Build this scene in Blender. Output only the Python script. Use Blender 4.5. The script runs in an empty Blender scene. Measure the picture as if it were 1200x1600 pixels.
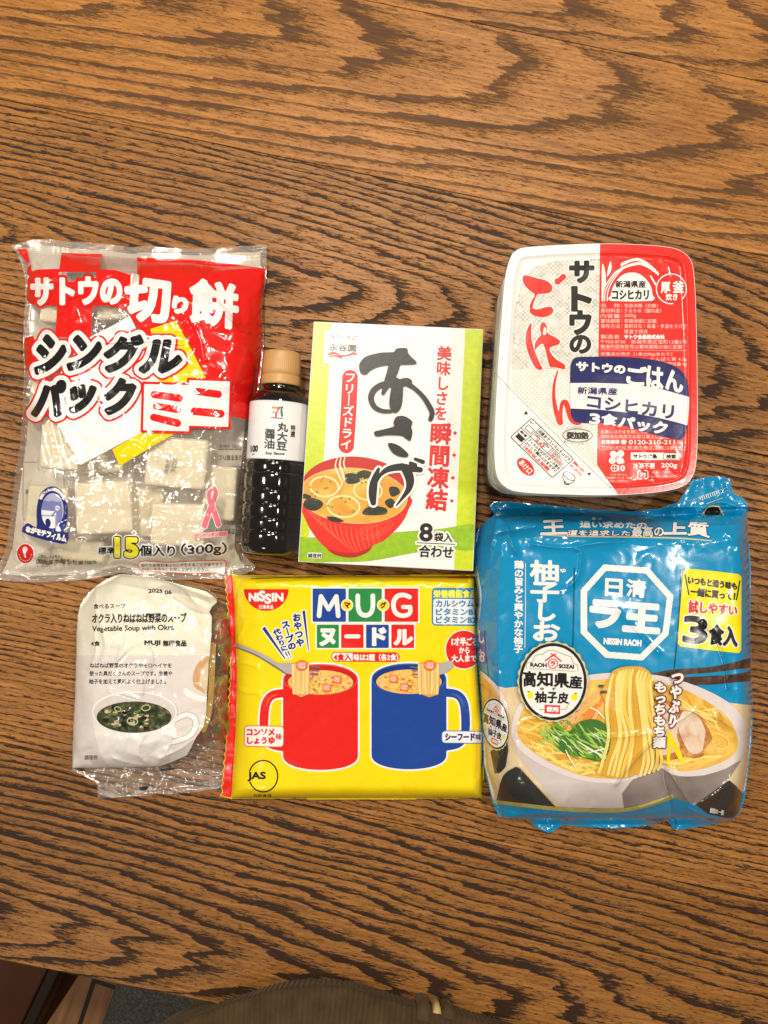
import bpy, math, random
import numpy as np
from mathutils import Vector, Matrix
from mathutils.geometry import delaunay_2d_cdt

scene = bpy.context.scene
COL = scene.collection
R = math.radians

# ------------------------------------------------------------------ camera, world, lamps, exposure
S = 0.48e-3          # metres on the table top per pixel of the 1200 x 1600 photograph
D = 0.58             # height of the phone above the table top
cam_data = bpy.data.cameras.new('camera')
cam = bpy.data.objects.new('camera', cam_data)
COL.objects.link(cam)
cam.location = (0, 0, D)
cam_data.sensor_fit = 'VERTICAL'
cam_data.sensor_height = 24
cam_data.lens = 12 * D / (800 * S)
cam_data.clip_start = 0.01
cam_data.clip_end = 50
scene.camera = cam

world = bpy.data.worlds.new('World')
scene.world = world
world.use_nodes = True
bg = world.node_tree.nodes['Background']
bg.inputs[0].default_value = (1.0, 0.93, 0.84, 1)
bg.inputs[1].default_value = 0.15

def lamp(name, loc, radius, power, color=(1.0, 0.915, 0.79), target=(0, 0, 0)):
    l = bpy.data.lights.new(name, 'AREA')
    l.shape = 'DISK'
    l.size = radius * 2
    l.energy = power
    l.color = color
    o = bpy.data.objects.new(name, l)
    COL.objects.link(o)
    o.location = loc
    d = Vector(target) - Vector(loc)
    o.rotation_euler = d.to_track_quat('-Z', 'Y').to_euler()
    return o

lamp('ceiling_lamp', (-0.16, 0.55, 1.62), 0.10, 15.5)
lamp('ceiling_lamp', (-1.15, 0.15, 1.60), 0.07, 8.6)
lamp('ceiling_lamp', (0.30, 1.05, 1.62), 0.10, 12)
lamp('ceiling_lamp', (-0.80, -1.10, 1.55), 0.16, 4.5)
lamp('ceiling_lamp', (0.80, -0.02, 1.60), 0.06, 7.6)

vs = scene.view_settings
vs.view_transform = 'Standard'
vs.look = 'None'
vs.exposure = 0.0
vs.gamma = 1.0
vs.use_curve_mapping = False
scene.cycles.max_bounces = 10
scene.cycles.transparent_max_bounces = 24
scene.cycles.use_denoising = True
scene.cycles.caustics_reflective = False
scene.cycles.caustics_refractive = False
scene.cycles.sample_clamp_indirect = 4

# ------------------------------------------------------------------ numpy noise
def _hash(ix, iy, seed):
    h = (ix.astype(np.int64) * 374761393 + iy.astype(np.int64) * 668265263 + seed * 974634777) & 0x7fffffff
    h = ((h ^ (h >> 13)) * 1274126177) & 0x7fffffff
    h = (h ^ (h >> 16)) & 0xffff
    return h / 65535.0

def vnoise(x, y, seed=0):
    ix = np.floor(x); iy = np.floor(y)
    fx = x - ix; fy = y - iy
    fx = fx * fx * fx * (fx * (fx * 6 - 15) + 10)
    fy = fy * fy * fy * (fy * (fy * 6 - 15) + 10)
    a = _hash(ix, iy, seed); b = _hash(ix + 1, iy, seed)
    c = _hash(ix, iy + 1, seed); d = _hash(ix + 1, iy + 1, seed)
    return (a * (1 - fx) + b * fx) * (1 - fy) + (c * (1 - fx) + d * fx) * fy - 0.5

def fbm(x, y, seed=0, octv=3):
    s = 0; a = 1.0
    for k in range(octv):
        s = s + a * vnoise(x * 2 ** k, y * 2 ** k, seed + 17 * k)
        a *= 0.5
    return s

# ------------------------------------------------------------------ shapes as signed distance fields in photograph pixels
class Shape:
    def __init__(self, bbox, fn):
        self.bbox = bbox; self.fn = fn
    def grow(self, r):
        b = self.bbox; f = self.fn
        return Shape((b[0] - r, b[1] - r, b[2] + r, b[3] + r), lambda X, Y: f(X, Y) - r)
    def __add__(self, o):
        a, b = self.bbox, o.bbox; f, g = self.fn, o.fn
        return Shape((min(a[0], b[0]), min(a[1], b[1]), max(a[2], b[2]), max(a[3], b[3])), lambda X, Y: np.minimum(f(X, Y), g(X, Y)))
    def __sub__(self, o):
        f, g = self.fn, o.fn
        return Shape(self.bbox, lambda X, Y: np.maximum(f(X, Y), -g(X, Y)))
    def __and__(self, o):
        f, g = self.fn, o.fn
        a, b = self.bbox, o.bbox
        return Shape((max(a[0], b[0]), max(a[1], b[1]), min(a[2], b[2]), min(a[3], b[3])), lambda X, Y: np.maximum(f(X, Y), g(X, Y)))
    def ring(self, w):
        b = self.bbox; f = self.fn
        return Shape((b[0] - w, b[1] - w, b[2] + w, b[3] + w), lambda X, Y: np.abs(f(X, Y)) - w / 2)

def segs_sdf(segs, X, Y, maxd=14.0):
    """signed distance to closed outlines given as (n,4) segments, even-odd inside; X, Y a regular grid"""
    out = np.full(X.shape, maxd)
    xs = X[0]
    x1, y1, x2, y2 = segs.T
    lo = np.minimum(x1, x2); hi = np.maximum(x1, x2)
    n = X.shape[1]; step = 16
    for c in range(0, n, step):
        e = min(n, c + step)
        m = (hi > xs[c] - maxd) & (lo < xs[e - 1] + maxd)
        if not m.any():
            continue
        a1, b1, a2, b2 = x1[m], y1[m], x2[m], y2[m]
        dx = a2 - a1; dy = b2 - b1
        L = dx * dx + dy * dy + 1e-12
        ylo = min(b1.min(), b2.min()) - maxd; yhi = max(b1.max(), b2.max()) + maxd
        rows = np.nonzero((Y[:, 0] >= ylo) & (Y[:, 0] <= yhi))[0]
        if not len(rows):
            continue
        r0, r1 = rows[0], rows[-1] + 1
        for rr in range(r0, r1, 96):
            re = min(r1, rr + 96)
            px = X[rr:re, c:e].reshape(-1, 1); py = Y[rr:re, c:e].reshape(-1, 1)
            t = np.clip(((px - a1) * dx + (py - b1) * dy) / L, 0, 1)
            d2 = (px - a1 - t * dx) ** 2 + (py - b1 - t * dy) ** 2
            d = np.sqrt(d2.min(axis=1))
            span = (a1 <= px) != (a2 <= px)
            with np.errstate(divide='ignore', invalid='ignore'):
                yc = b1 + (px - a1) * np.where(dx == 0, 0, dy / np.where(dx == 0, 1, dx))
            inside = ((span & (yc < py)).sum(axis=1) % 2) == 1
            out[rr:re, c:e] = np.where(inside, -np.minimum(d, maxd), np.minimum(d, maxd)).reshape(re - rr, e - c)
    return out

def smooth_pts(pts, n=6, closed=True):
    P = [np.array(p, float) for p in pts]
    out = []
    m = len(P)
    for i in range(m if closed else m - 1):
        p0 = P[(i - 1) % m] if closed or i > 0 else P[i]
        p1 = P[i]; p2 = P[(i + 1) % m]
        p3 = P[(i + 2) % m] if closed or i + 2 < m else p2
        for k in range(n):
            t = k / n
            out.append(0.5 * ((2 * p1) + (p2 - p0) * t + (2 * p0 - 5 * p1 + 4 * p2 - p3) * t * t + (3 * p1 - p0 - 3 * p2 + p3) * t ** 3))
    if not closed:
        out.append(P[-1])
    return out

def poly(pts, smooth=0, maxd=30.0):
    if smooth:
        pts = smooth_pts(pts, smooth)
    a = np.array([p[:2] for p in pts], float)
    b = np.roll(a, -1, axis=0)
    segs = np.hstack([a, b])
    bb = (a[:, 0].min(), a[:, 1].min(), a[:, 0].max(), a[:, 1].max())
    return Shape(bb, lambda X, Y: segs_sdf(segs, X, Y, maxd))

def stroke(pts, w=None, smooth=5):
    """pts (x, y) with one width, or (x, y, radius)"""
    P = [(p[0], p[1], p[2] if len(p) > 2 else w / 2) for p in pts]
    if smooth and len(P) > 2:
        P = smooth_pts(P, smooth, closed=False)
    P = np.array(P, float)
    r = P[:, 2].max()
    bb = (P[:, 0].min() - r, P[:, 1].min() - r, P[:, 0].max() + r, P[:, 1].max() + r)
    def fn(X, Y):
        out = np.full(X.shape, 60.0)
        for i in range(len(P) - 1):
            ax, ay, ar = P[i]; bx, by, br = P[i + 1]
            dx, dy = bx - ax, by - ay
            L = dx * dx + dy * dy + 1e-9
            t = np.clip(((X - ax) * dx + (Y - ay) * dy) / L, 0, 1)
            d = np.sqrt((X - ax - t * dx) ** 2 + (Y - ay - t * dy) ** 2) - (ar + (br - ar) * t)
            out = np.minimum(out, d)
        return out
    return Shape(bb, fn)

def ell(cx, cy, rx, ry, rot=0):
    c, s = math.cos(R(rot)), math.sin(R(rot))
    m = max(rx, ry)
    def fn(X, Y):
        u = (X - cx) * c + (Y - cy) * s
        v = -(X - cx) * s + (Y - cy) * c
        k = np.sqrt((u / rx) ** 2 + (v / ry) ** 2) + 1e-9
        g = np.sqrt((u / rx ** 2) ** 2 + (v / ry ** 2) ** 2) + 1e-9
        return k * (k - 1) / g
    return Shape((cx - m, cy - m, cx + m, cy + m), fn)

def rrect(x0, y0, x1, y1, r=0, rot=0):
    cx, cy = (x0 + x1) / 2, (y0 + y1) / 2
    hw, hh = abs(x1 - x0) / 2, abs(y1 - y0) / 2
    c, s = math.cos(R(rot)), math.sin(R(rot))
    m = math.hypot(hw, hh)
    def fn(X, Y):
        u = np.abs((X - cx) * c + (Y - cy) * s) - hw + r
        v = np.abs(-(X - cx) * s + (Y - cy) * c) - hh + r
        return np.sqrt(np.maximum(u, 0) ** 2 + np.maximum(v, 0) ** 2) + np.minimum(np.maximum(u, v), 0) - r
    return Shape((cx - m, cy - m, cx + m, cy + m), fn)

def dots(points, r):
    P = np.array(points, float)
    return [ell(x, y, r, r) for x, y in P]

_glyphs = {}
def glyph_segs(body, align='LEFT', line=1.0):
    key = (body, align, line)
    if key not in _glyphs:
        c = bpy.data.curves.new('lettering_outline', 'FONT')
        c.body = body
        c.fill_mode = 'NONE'
        c.resolution_u = 4
        c.align_x = align
        c.space_line = line
        o = bpy.data.objects.new('lettering_outline', c)
        COL.objects.link(o)
        bpy.context.view_layer.update()
        dg = bpy.context.evaluated_depsgraph_get()
        ev = o.evaluated_get(dg)
        me = ev.to_mesh()
        co = np.empty(len(me.vertices) * 3); me.vertices.foreach_get('co', co)
        co = co.reshape(-1, 3)[:, :2]
        ed = np.empty(len(me.edges) * 2, dtype=np.int32); me.edges.foreach_get('vertices', ed)
        ed = ed.reshape(-1, 2)
        segs = np.hstack([co[ed[:, 0]], co[ed[:, 1]]])
        ev.to_mesh_clear()
        bpy.data.objects.remove(o); bpy.data.curves.remove(c)
        lo = np.array([segs[:, [0, 2]].min(), segs[:, [1, 3]].min()])
        hi = np.array([segs[:, [0, 2]].max(), segs[:, [1, 3]].max()])
        size = np.maximum(hi - lo, 1e-6)
        n = np.empty_like(segs)
        n[:, 0::2] = (segs[:, 0::2] - lo[0]) / size[0]
        n[:, 1::2] = 1 - (segs[:, 1::2] - lo[1]) / size[1]
        _glyphs[key] = n
    return _glyphs[key]

def text(body, quad, bold=0.0, vertical=False, warp=None, maxd=12.0, mirror=False, line=1.0):
    """lettering whose ink fills the quad: (x0, y0, x1, y1) or four corners TL, TR, BR, BL"""
    if vertical:
        body = '\n'.join(body.replace('ー', '｜'))
    n = glyph_segs(body, 'CENTER' if vertical else 'LEFT', line)
    if len(quad) == 4 and not hasattr(quad[0], '__len__'):
        x0, y0, x1, y1 = quad
        quad = [(x0, y0), (x1, y0), (x1, y1), (x0, y1)]
    q = np.array(quad, float)
    b = bold
    def mp(u, v):
        if mirror:
            u = 1 - u
        x = (q[0, 0] * (1 - u) + q[1, 0] * u) * (1 - v) + (q[3, 0] * (1 - u) + q[2, 0] * u) * v
        y = (q[0, 1] * (1 - u) + q[1, 1] * u) * (1 - v) + (q[3, 1] * (1 - u) + q[2, 1] * u) * v
        if warp:
            x, y = warp(x, y)
        return x, y
    xa, ya = mp(n[:, 0], n[:, 1]); xb, yb = mp(n[:, 2], n[:, 3])
    segs = np.stack([xa, ya, xb, yb], axis=1)
    bb = (min(xa.min(), xb.min()) - b, min(ya.min(), yb.min()) - b, max(xa.max(), xb.max()) + b, max(ya.max(), yb.max()) + b)
    return Shape(bb, lambda X, Y: segs_sdf(segs, X, Y, maxd) - b)

def rq(cx, cy, w, h, rot=0, skew=0):
    """quad round a centre, turned by rot degrees (clockwise in the picture)"""
    c, s = math.cos(R(rot)), math.sin(R(rot))
    out = []
    for u, v in ((-.5, -.5), (.5, -.5), (.5, .5), (-.5, .5)):
        x = u * w - skew * v; y = v * h
        out.append((cx + x * c - y * s, cy + x * s + y * c))
    return out

# ------------------------------------------------------------------ marching squares: a field becomes a flat patch of faces
def contour(shape, res, pad=1.5):
    x0, y0, x1, y1 = shape.bbox
    x0 = math.floor((x0 - pad) / res) * res; y0 = math.floor((y0 - pad) / res) * res
    nx = max(3, int((x1 + pad - x0) / res) + 2); ny = max(3, int((y1 + pad - y0) / res) + 2)
    gx = x0 + np.arange(nx) * res; gy = y0 + np.arange(ny) * res
    X, Y = np.meshgrid(gx, gy)
    F = shape.fn(X, Y)
    F = np.where(np.abs(F) < 1e-6, -1e-6, F)
    ins = F < 0
    N = nx * ny
    a = ins[:-1, :-1]; b = ins[:-1, 1:]; c = ins[1:, 1:]; d = ins[1:, :-1]
    case = a * 1 + b * 2 + c * 4 + d * 8
    J, I = np.meshgrid(np.arange(ny - 1), np.arange(nx - 1), indexing='ij')
    corner = [J * nx + I, J * nx + I + 1, (J + 1) * nx + I + 1, (J + 1) * nx + I]
    H0 = N; V0 = N + ny * (nx - 1)
    edge = [H0 + J * (nx - 1) + I, V0 + J * nx + I + 1, H0 + (J + 1) * (nx - 1) + I, V0 + J * nx + I]
    faces = []
    for k in range(1, 16):
        sel = case == k
        if not sel.any():
            continue
        bits = [(k >> i) & 1 for i in range(4)]
        cols = []
        for i in range(4):
            if bits[i]:
                cols.append(corner[i][sel])
            if bits[i] != bits[(i + 1) % 4]:
                cols.append(edge[i][sel])
        faces.append(np.stack(cols, axis=1)[:, ::-1])
    if not faces:
        return None
    allidx = np.concatenate([f.ravel() for f in faces])
    uniq, inv = np.unique(allidx, return_inverse=True)
    vx = np.empty(len(uniq)); vy = np.empty(len(uniq))
    isc = uniq < N
    vx[isc] = gx[uniq[isc] % nx]; vy[isc] = gy[uniq[isc] // nx]
    ish = (uniq >= H0) & (uniq < V0)
    if ish.any():
        e = uniq[ish] - H0; j = e // (nx - 1); i = e % (nx - 1)
        f0 = F[j, i]; f1 = F[j, i + 1]; t = np.clip(f0 / (f0 - f1), 0, 1)
        vx[ish] = gx[i] + t * res; vy[ish] = gy[j]
    isv = uniq >= V0
    if isv.any():
        e = uniq[isv] - V0; j = e // nx; i = e % nx
        f0 = F[j, i]; f1 = F[j + 1, i]; t = np.clip(f0 / (f0 - f1), 0, 1)
        vx[isv] = gx[i]; vy[isv] = gy[j] + t * res
    sizes = np.concatenate([np.full(len(f), f.shape[1]) for f in faces])
    return vx, vy, inv.astype(np.int32), sizes.astype(np.int32)

def mesh_np(name, co, loops, sizes, smooth=True):
    me = bpy.data.meshes.new(name)
    nv = len(co); nf = len(sizes)
    me.vertices.add(nv); me.vertices.foreach_set('co', np.ascontiguousarray(co, dtype=np.float32).ravel())
    me.loops.add(len(loops)); me.loops.foreach_set('vertex_index', loops.astype(np.int32))
    me.polygons.add(nf)
    starts = np.concatenate([[0], np.cumsum(sizes)[:-1]]).astype(np.int32)
    me.polygons.foreach_set('loop_start', starts)
    me.update(calc_edges=True)
    me.validate(verbose=False)
    if smooth:
        me.polygons.foreach_set('use_smooth', np.ones(len(me.polygons), dtype=bool))
    me.update()
    return me

def unproj(px, py, z):
    k = S * (D - z) / D
    return (px - 600) * k, (800 - py) * k

def link(name, me, mat=None, parent=None, origin=None):
    o = bpy.data.objects.new(name, me)
    COL.objects.link(o)
    if mat is not None:
        me.materials.clear(); me.materials.append(mat)
    if parent is not None:
        o.parent = parent
    return o

def empty(name, loc=(0, 0, 0), label=None, cat=None, group=None):
    o = bpy.data.objects.new(name, None)
    o.empty_display_size = 0.02
    COL.objects.link(o)
    o.location = loc
    bpy.context.view_layer.update()
    if label: o['label'] = label
    if cat: o['category'] = cat
    if group: o['group'] = group
    return o

def united(shapes):
    """join shapes whose boxes touch, so that no ink lies on ink of the same print"""
    todo = list(shapes); out = []
    while todo:
        s = todo.pop(); parts = [s]; bb = s.bbox; again = True
        while again:
            again = False
            for o in list(todo):
                if o.bbox[0] <= bb[2] + 1 and o.bbox[2] >= bb[0] - 1 and o.bbox[1] <= bb[3] + 1 and o.bbox[3] >= bb[1] - 1:
                    todo.remove(o); parts.append(o); again = True
                    bb = (min(bb[0], o.bbox[0]), min(bb[1], o.bbox[1]), max(bb[2], o.bbox[2]), max(bb[3], o.bbox[3]))
        if len(parts) == 1:
            out.append(s)
        else:
            def fn(X, Y, parts=parts):
                F = np.full(X.shape, 50.0)
                gx, gy = X[0], Y[:, 0]
                for p in parts:
                    b = p.bbox
                    i0, i1 = np.searchsorted(gx, (b[0] - 4, b[2] + 4)); j0, j1 = np.searchsorted(gy, (b[1] - 4, b[3] + 4))
                    if i1 > i0 + 1 and j1 > j0 + 1:
                        F[j0:j1, i0:i1] = np.minimum(F[j0:j1, i0:i1], p.fn(X[j0:j1, i0:i1], Y[j0:j1, i0:i1]))
                return F
            out.append(Shape(bb, fn))
    return out

class Item:
    """a thing whose upper surface is a height map over photograph pixels"""
    def __init__(self, name, base_px, bbox, label, cat, step=1.0, group=None):
        x, y = unproj(base_px[0], base_px[1], 0)
        self.o = empty(name, (x, y, 0), label, cat, group)
        self.base = np.array([x, y, 0.0])
        self.bb = bbox; self.step = step
        self.gx = np.arange(bbox[0], bbox[2] + step, step)
        self.gy = np.arange(bbox[1], bbox[3] + step, step)
        self.X, self.Y = np.meshgrid(self.gx, self.gy)
        self.H = np.zeros_like(self.X)
        self.B = None
    def sample(self, A, px, py):
        fx = np.clip((px - self.gx[0]) / self.step, 0, len(self.gx) - 1.001)
        fy = np.clip((py - self.gy[0]) / self.step, 0, len(self.gy) - 1.001)
        i = fx.astype(int); j = fy.astype(int); fx = fx - i; fy = fy - j
        return (A[j, i] * (1 - fx) + A[j, i + 1] * fx) * (1 - fy) + (A[j + 1, i] * (1 - fx) + A[j + 1, i + 1] * fx) * fy
    def world(self, px, py, z):
        x, y = unproj(px, py, z)
        return np.stack([x, y, z], axis=1) - self.base
    def patch(self, name, mat, shapes, layer=1, res=0.7, parent=None, A=None, dz=0.00013, flip=False, surf=None):
        """printed patch lying on the surface"""
        if isinstance(shapes, Shape):
            shapes = [shapes]
        cos = []; lps = []; szs = []; base = 0
        groups = united(shapes)
        if len(groups) > 1 and len(groups) <= 12 and 'lettering' not in name:
            # separate pieces of print are parts of their own
            return [self.patch(name, mat, g, layer, res, parent, A, dz, flip, surf) for g in groups][0]
        for s in groups:
            r = contour(s, res)
            if r is None:
                continue
            vx, vy, lp, sz = r
            z = self.sample(self.H if A is None else A, vx, vy) + layer * dz
            cos.append(self.world(vx, vy, z)); lps.append(lp + base); szs.append(sz); base += len(vx)
        if not cos:
            return None
        lp = np.concatenate(lps)
        if flip:
            out = []; k = 0
            for n in np.concatenate(szs):
                out.append(lp[k:k + n][::-1]); k += n
            lp = np.concatenate(out)
        me = mesh_np(name, np.concatenate(cos), lp, np.concatenate(szs))
        return link(name, me, mat, parent or self.o)
    def shell(self, name, mat, outline, res=1.0, parent=None):
        """closed bag: upper sheet H and under sheet B over the same outline"""
        vx, vy, lp, sz = contour(outline, res)
        zt = self.sample(self.H, vx, vy); zb = np.minimum(self.sample(self.B, vx, vy), zt - 0.0002)
        zb = np.maximum(zb, 0.0004)
        n = len(vx)
        out = []; k = 0
        starts = np.concatenate([[0], np.cumsum(sz)[:-1]])
        rev = np.empty_like(lp)
        for size in np.unique(sz):
            st = starts[sz == size]
            idx = st[:, None] + np.arange(size)[None]
            rev[idx] = lp[idx[:, ::-1]]
        # rim: edges used by one face only
        nxt = np.empty_like(lp)
        for size in np.unique(sz):
            st = starts[sz == size]
            idx = st[:, None] + np.arange(size)[None]
            nxt[idx] = lp[np.roll(idx, -1, axis=1)]
        a, b = lp.astype(np.int64), nxt.astype(np.int64)
        key = np.minimum(a, b) * n + np.maximum(a, b)
        u, first, cnt = np.unique(key, return_index=True, return_counts=True)
        e = first[cnt == 1]
        rim = np.stack([b[e], a[e], a[e] + n, b[e] + n], axis=1).astype(np.int32)
        co = np.concatenate([self.world(vx, vy, zt), self.world(vx, vy, zb)])
        loops = np.concatenate([lp, rev + n, rim.ravel()])
        sizes = np.concatenate([sz, sz, np.full(len(rim), 4, dtype=np.int32)])
        return link(name, mesh_np(name, co, loops, sizes), mat, parent or self.o)

def facets(item, spacing, seed, aniso=(1, 1), rot=0):
    """heights in -0.5..0.5 joined by flat triangles: the creases of crumpled film"""
    rng = random.Random(seed)
    x0, y0, x1, y1 = item.bb
    c, s = math.cos(R(rot)), math.sin(R(rot))
    cx, cy = (x0 + x1) / 2, (y0 + y1) / 2
    rad = math.hypot(x1 - x0, y1 - y0) / 2 + spacing * 2
    sx, sy = spacing * aniso[0], spacing * aniso[1]
    pts = []; hs = []
    nx = int(rad / sx) + 1; ny = int(rad / sy) + 1
    for j in range(-ny, ny + 1):
        for i in range(-nx, nx + 1):
            u = (i + rng.uniform(-.42, .42)) * sx; v = (j + rng.uniform(-.42, .42)) * sy
            x = cx + u * c - v * s; y = cy + u * s + v * c
            if x0 - 2 * sx - 40 < x < x1 + 2 * sx + 40 and y0 - 2 * sy - 40 < y < y1 + 2 * sy + 40:
                pts.append(Vector((x, y))); hs.append(rng.uniform(-.5, .5))
    v2, e2, f2, *_ = delaunay_2d_cdt(pts, [], [], 0, 1e-6)
    H = np.zeros_like(item.X)
    for f in f2:
        (ax, ay), (bx, by), (cx_, cy_) = [v2[k] for k in f]
        ha, hb, hc = [hs[k] if k < len(hs) else 0 for k in f]
        i0 = int(max(0, (min(ax, bx, cx_) - item.gx[0]) / item.step)); i1 = int(min(len(item.gx), (max(ax, bx, cx_) - item.gx[0]) / item.step + 2))
        j0 = int(max(0, (min(ay, by, cy_) - item.gy[0]) / item.step)); j1 = int(min(len(item.gy), (max(ay, by, cy_) - item.gy[0]) / item.step + 2))
        if i1 <= i0 or j1 <= j0:
            continue
        X = item.X[j0:j1, i0:i1]; Y = item.Y[j0:j1, i0:i1]
        den = (by - cy_) * (ax - cx_) + (cx_ - bx) * (ay - cy_)
        if abs(den) < 1e-9:
            continue
        l1 = ((by - cy_) * (X - cx_) + (cx_ - bx) * (Y - cy_)) / den
        l2 = ((cy_ - ay) * (X - cx_) + (ax - cx_) * (Y - cy_)) / den
        l3 = 1 - l1 - l2
        m = (l1 >= -1e-6) & (l2 >= -1e-6) & (l3 >= -1e-6)
        H[j0:j1, i0:i1][m] = (l1 * ha + l2 * hb + l3 * hc)[m]
    return H

def blur(A, n=1):
    for _ in range(n):
        P = np.pad(A, 1, mode='edge')
        A = (P[1:-1, 1:-1] * 4 + (P[:-2, 1:-1] + P[2:, 1:-1] + P[1:-1, :-2] + P[1:-1, 2:]) * 2 + P[:-2, :-2] + P[:-2, 2:] + P[2:, :-2] + P[2:, 2:]) / 16
    return A

def crease(item, pts, amp, w, smooth=4):
    """a sharp ridge (amp > 0) or valley along a line; metres and pixels"""
    s = stroke(pts, 0.0, smooth)
    d = np.maximum(s.fn(item.X, item.Y), 0)
    # the ridge dies away towards both ends
    return amp * np.exp(-d / w)

# ------------------------------------------------------------------ materials
def nodes_of(name):
    m = bpy.data.materials.new(name)
    m.use_nodes = True
    nt = m.node_tree
    return m, nt, nt.nodes, nt.links, nt.nodes['Principled BSDF']

_mats = {}
def print_mat(name, color, rough=0.28, bump=0.12, scale=900, coat=0.0, spec=0.5, var=0.04, fine=True):
    """ink on film or card: colour, a faint mottling and the film's own fine ripple"""
    key = (name, color, rough, bump, scale, coat, spec)
    if key in _mats:
        return _mats[key]
    m, nt, N, L, P = nodes_of(name)
    tc = N.new('ShaderNodeTexCoord')
    n1 = N.new('ShaderNodeTexNoise'); n1.inputs['Scale'].default_value = 160; n1.inputs['Detail'].default_value = 4
    L.new(tc.outputs['Object'], n1.inputs['Vector'])
    mx = N.new('ShaderNodeMix'); mx.data_type = 'RGBA'
    mx.inputs[6].default_value = tuple(c * (1 - var) for c in color) + (1,)
    mx.inputs[7].default_value = tuple(min(1, c * (1 + var)) for c in color) + (1,)
    L.new(n1.outputs['Fac'], mx.inputs[0])
    L.new(mx.outputs[2], P.inputs['Base Color'])
    P.inputs['Roughness'].default_value = rough
    P.inputs['Specular IOR Level'].default_value = spec
    P.inputs['Coat Weight'].default_value = coat
    P.inputs['Coat Roughness'].default_value = 0.05
    if bump:
        n2 = N.new('ShaderNodeTexNoise'); n2.inputs['Scale'].default_value = scale; n2.inputs['Detail'].default_value = 3
        L.new(tc.outputs['Object'], n2.inputs['Vector'])
        b = N.new('ShaderNodeBump'); b.inputs['Strength'].default_value = bump; b.inputs['Distance'].default_value = 0.0006
        L.new(n2.outputs['Fac'], b.inputs['Height'])
        L.new(b.outputs['Normal'], P.inputs['Normal'])
    _mats[key] = m
    return m

def clear_film(name, haze=0.10, tint=(1, 1, 1), rough=0.08, bump=0.35, scale=240, gloss=1.0):
    """thin clear film: mostly see-through, mirror-like at a slant, slightly milky"""
    m, nt, N, L, P = nodes_of(name)
    out = N['Material Output']
    N.remove(P)
    tr = N.new('ShaderNodeBsdfTransparent'); tr.inputs[0].default_value = tint + (1,)
    gl = N.new('ShaderNodeBsdfGlossy'); gl.inputs['Roughness'].default_value = rough
    df = N.new('ShaderNodeBsdfDiffuse'); df.inputs[0].default_value = (0.88, 0.82, 0.74, 1)
    tc = N.new('ShaderNodeTexCoord')
    n2 = N.new('ShaderNodeTexNoise'); n2.inputs['Scale'].default_value = scale; n2.inputs['Detail'].default_value = 3
    n2.inputs['Distortion'].default_value = 1.2
    L.new(tc.outputs['Object'], n2.inputs['Vector'])
    b = N.new('ShaderNodeBump'); b.inputs['Strength'].default_value = bump; b.inputs['Distance'].default_value = 0.0012
    L.new(n2.outputs['Fac'], b.inputs['Height'])
    L.new(b.outputs['Normal'], gl.inputs['Normal']); L.new(b.outputs['Normal'], df.inputs['Normal'])
    lw = N.new('ShaderNodeLayerWeight'); lw.inputs['Blend'].default_value = 0.5
    L.new(b.outputs['Normal'], lw.inputs['Normal'])
    pw = N.new('ShaderNodeMath'); pw.operation = 'POWER'; pw.inputs[1].default_value = 4.0
    L.new(lw.outputs['Facing'], pw.inputs[0])
    mu = N.new('ShaderNodeMath'); mu.operation = 'MULTIPLY_ADD'; mu.inputs[1].default_value = 0.75 * min(1, gloss); mu.inputs[2].default_value = 0.095 * gloss
    mu.use_clamp = True
    L.new(pw.outputs[0], mu.inputs[0])
    m1 = N.new('ShaderNodeMixShader'); m1.inputs[0].default_value = haze
    L.new(tr.outputs[0], m1.inputs[1]); L.new(df.outputs[0], m1.inputs[2])
    m2 = N.new('ShaderNodeMixShader')
    L.new(mu.outputs[0], m2.inputs[0]); L.new(m1.outputs[0], m2.inputs[1]); L.new(gl.outputs[0], m2.inputs[2])
    L.new(m2.outputs[0], out.inputs['Surface'])
    return m

def ramp_node(N, stops, interp='LINEAR'):
    r = N.new('ShaderNodeValToRGB')
    r.color_ramp.interpolation = interp
    el = r.color_ramp.elements
    while len(el) < len(stops):
        el.new(0.5)
    for e, (p, c) in zip(el, stops):
        e.position = p; e.color = tuple(c) + (1,)
    return r

def speckle_mat(name, stops, scale=300, rough=0.3, detail=5, distort=0.6, bump=0.1, interp='LINEAR'):
    """mottled printed food"""
    m, nt, N, L, P = nodes_of(name)
    tc = N.new('ShaderNodeTexCoord')
    n1 = N.new('ShaderNodeTexNoise'); n1.inputs['Scale'].default_value = scale; n1.inputs['Detail'].default_value = detail
    n1.inputs['Distortion'].default_value = distort
    L.new(tc.outputs['Object'], n1.inputs['Vector'])
    r = ramp_node(N, stops, interp)
    L.new(n1.outputs['Fac'], r.inputs['Fac'])
    L.new(r.outputs['Color'], P.inputs['Base Color'])
    P.inputs['Roughness'].default_value = rough
    if bump:
        n2 = N.new('ShaderNodeTexNoise'); n2.inputs['Scale'].default_value = 900; n2.inputs['Detail'].default_value = 3
        L.new(tc.outputs['Object'], n2.inputs['Vector'])
        b = N.new('ShaderNodeBump'); b.inputs['Strength'].default_value = bump; b.inputs['Distance'].default_value = 0.0006
        L.new(n2.outputs['Fac'], b.inputs['Height'])
        L.new(b.outputs['Normal'], P.inputs['Normal'])
    return m
# ================================================================== the table
ANG = math.atan(0.205)          # the boards run slightly downhill across the picture
CA, SA = math.cos(ANG), math.sin(ANG)
def uv2w(u, v):
    """u along the boards to the right, v across them away from the sitter; metres, origin under the phone"""
    return u * CA + v * SA, -u * SA + v * CA
def v_of(intercept):
    """distance across the boards of the seam that crosses x = 0 of the photograph at this height"""
    x, y = unproj(0, intercept, 0)
    return -(-x * SA - y * CA)

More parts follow.
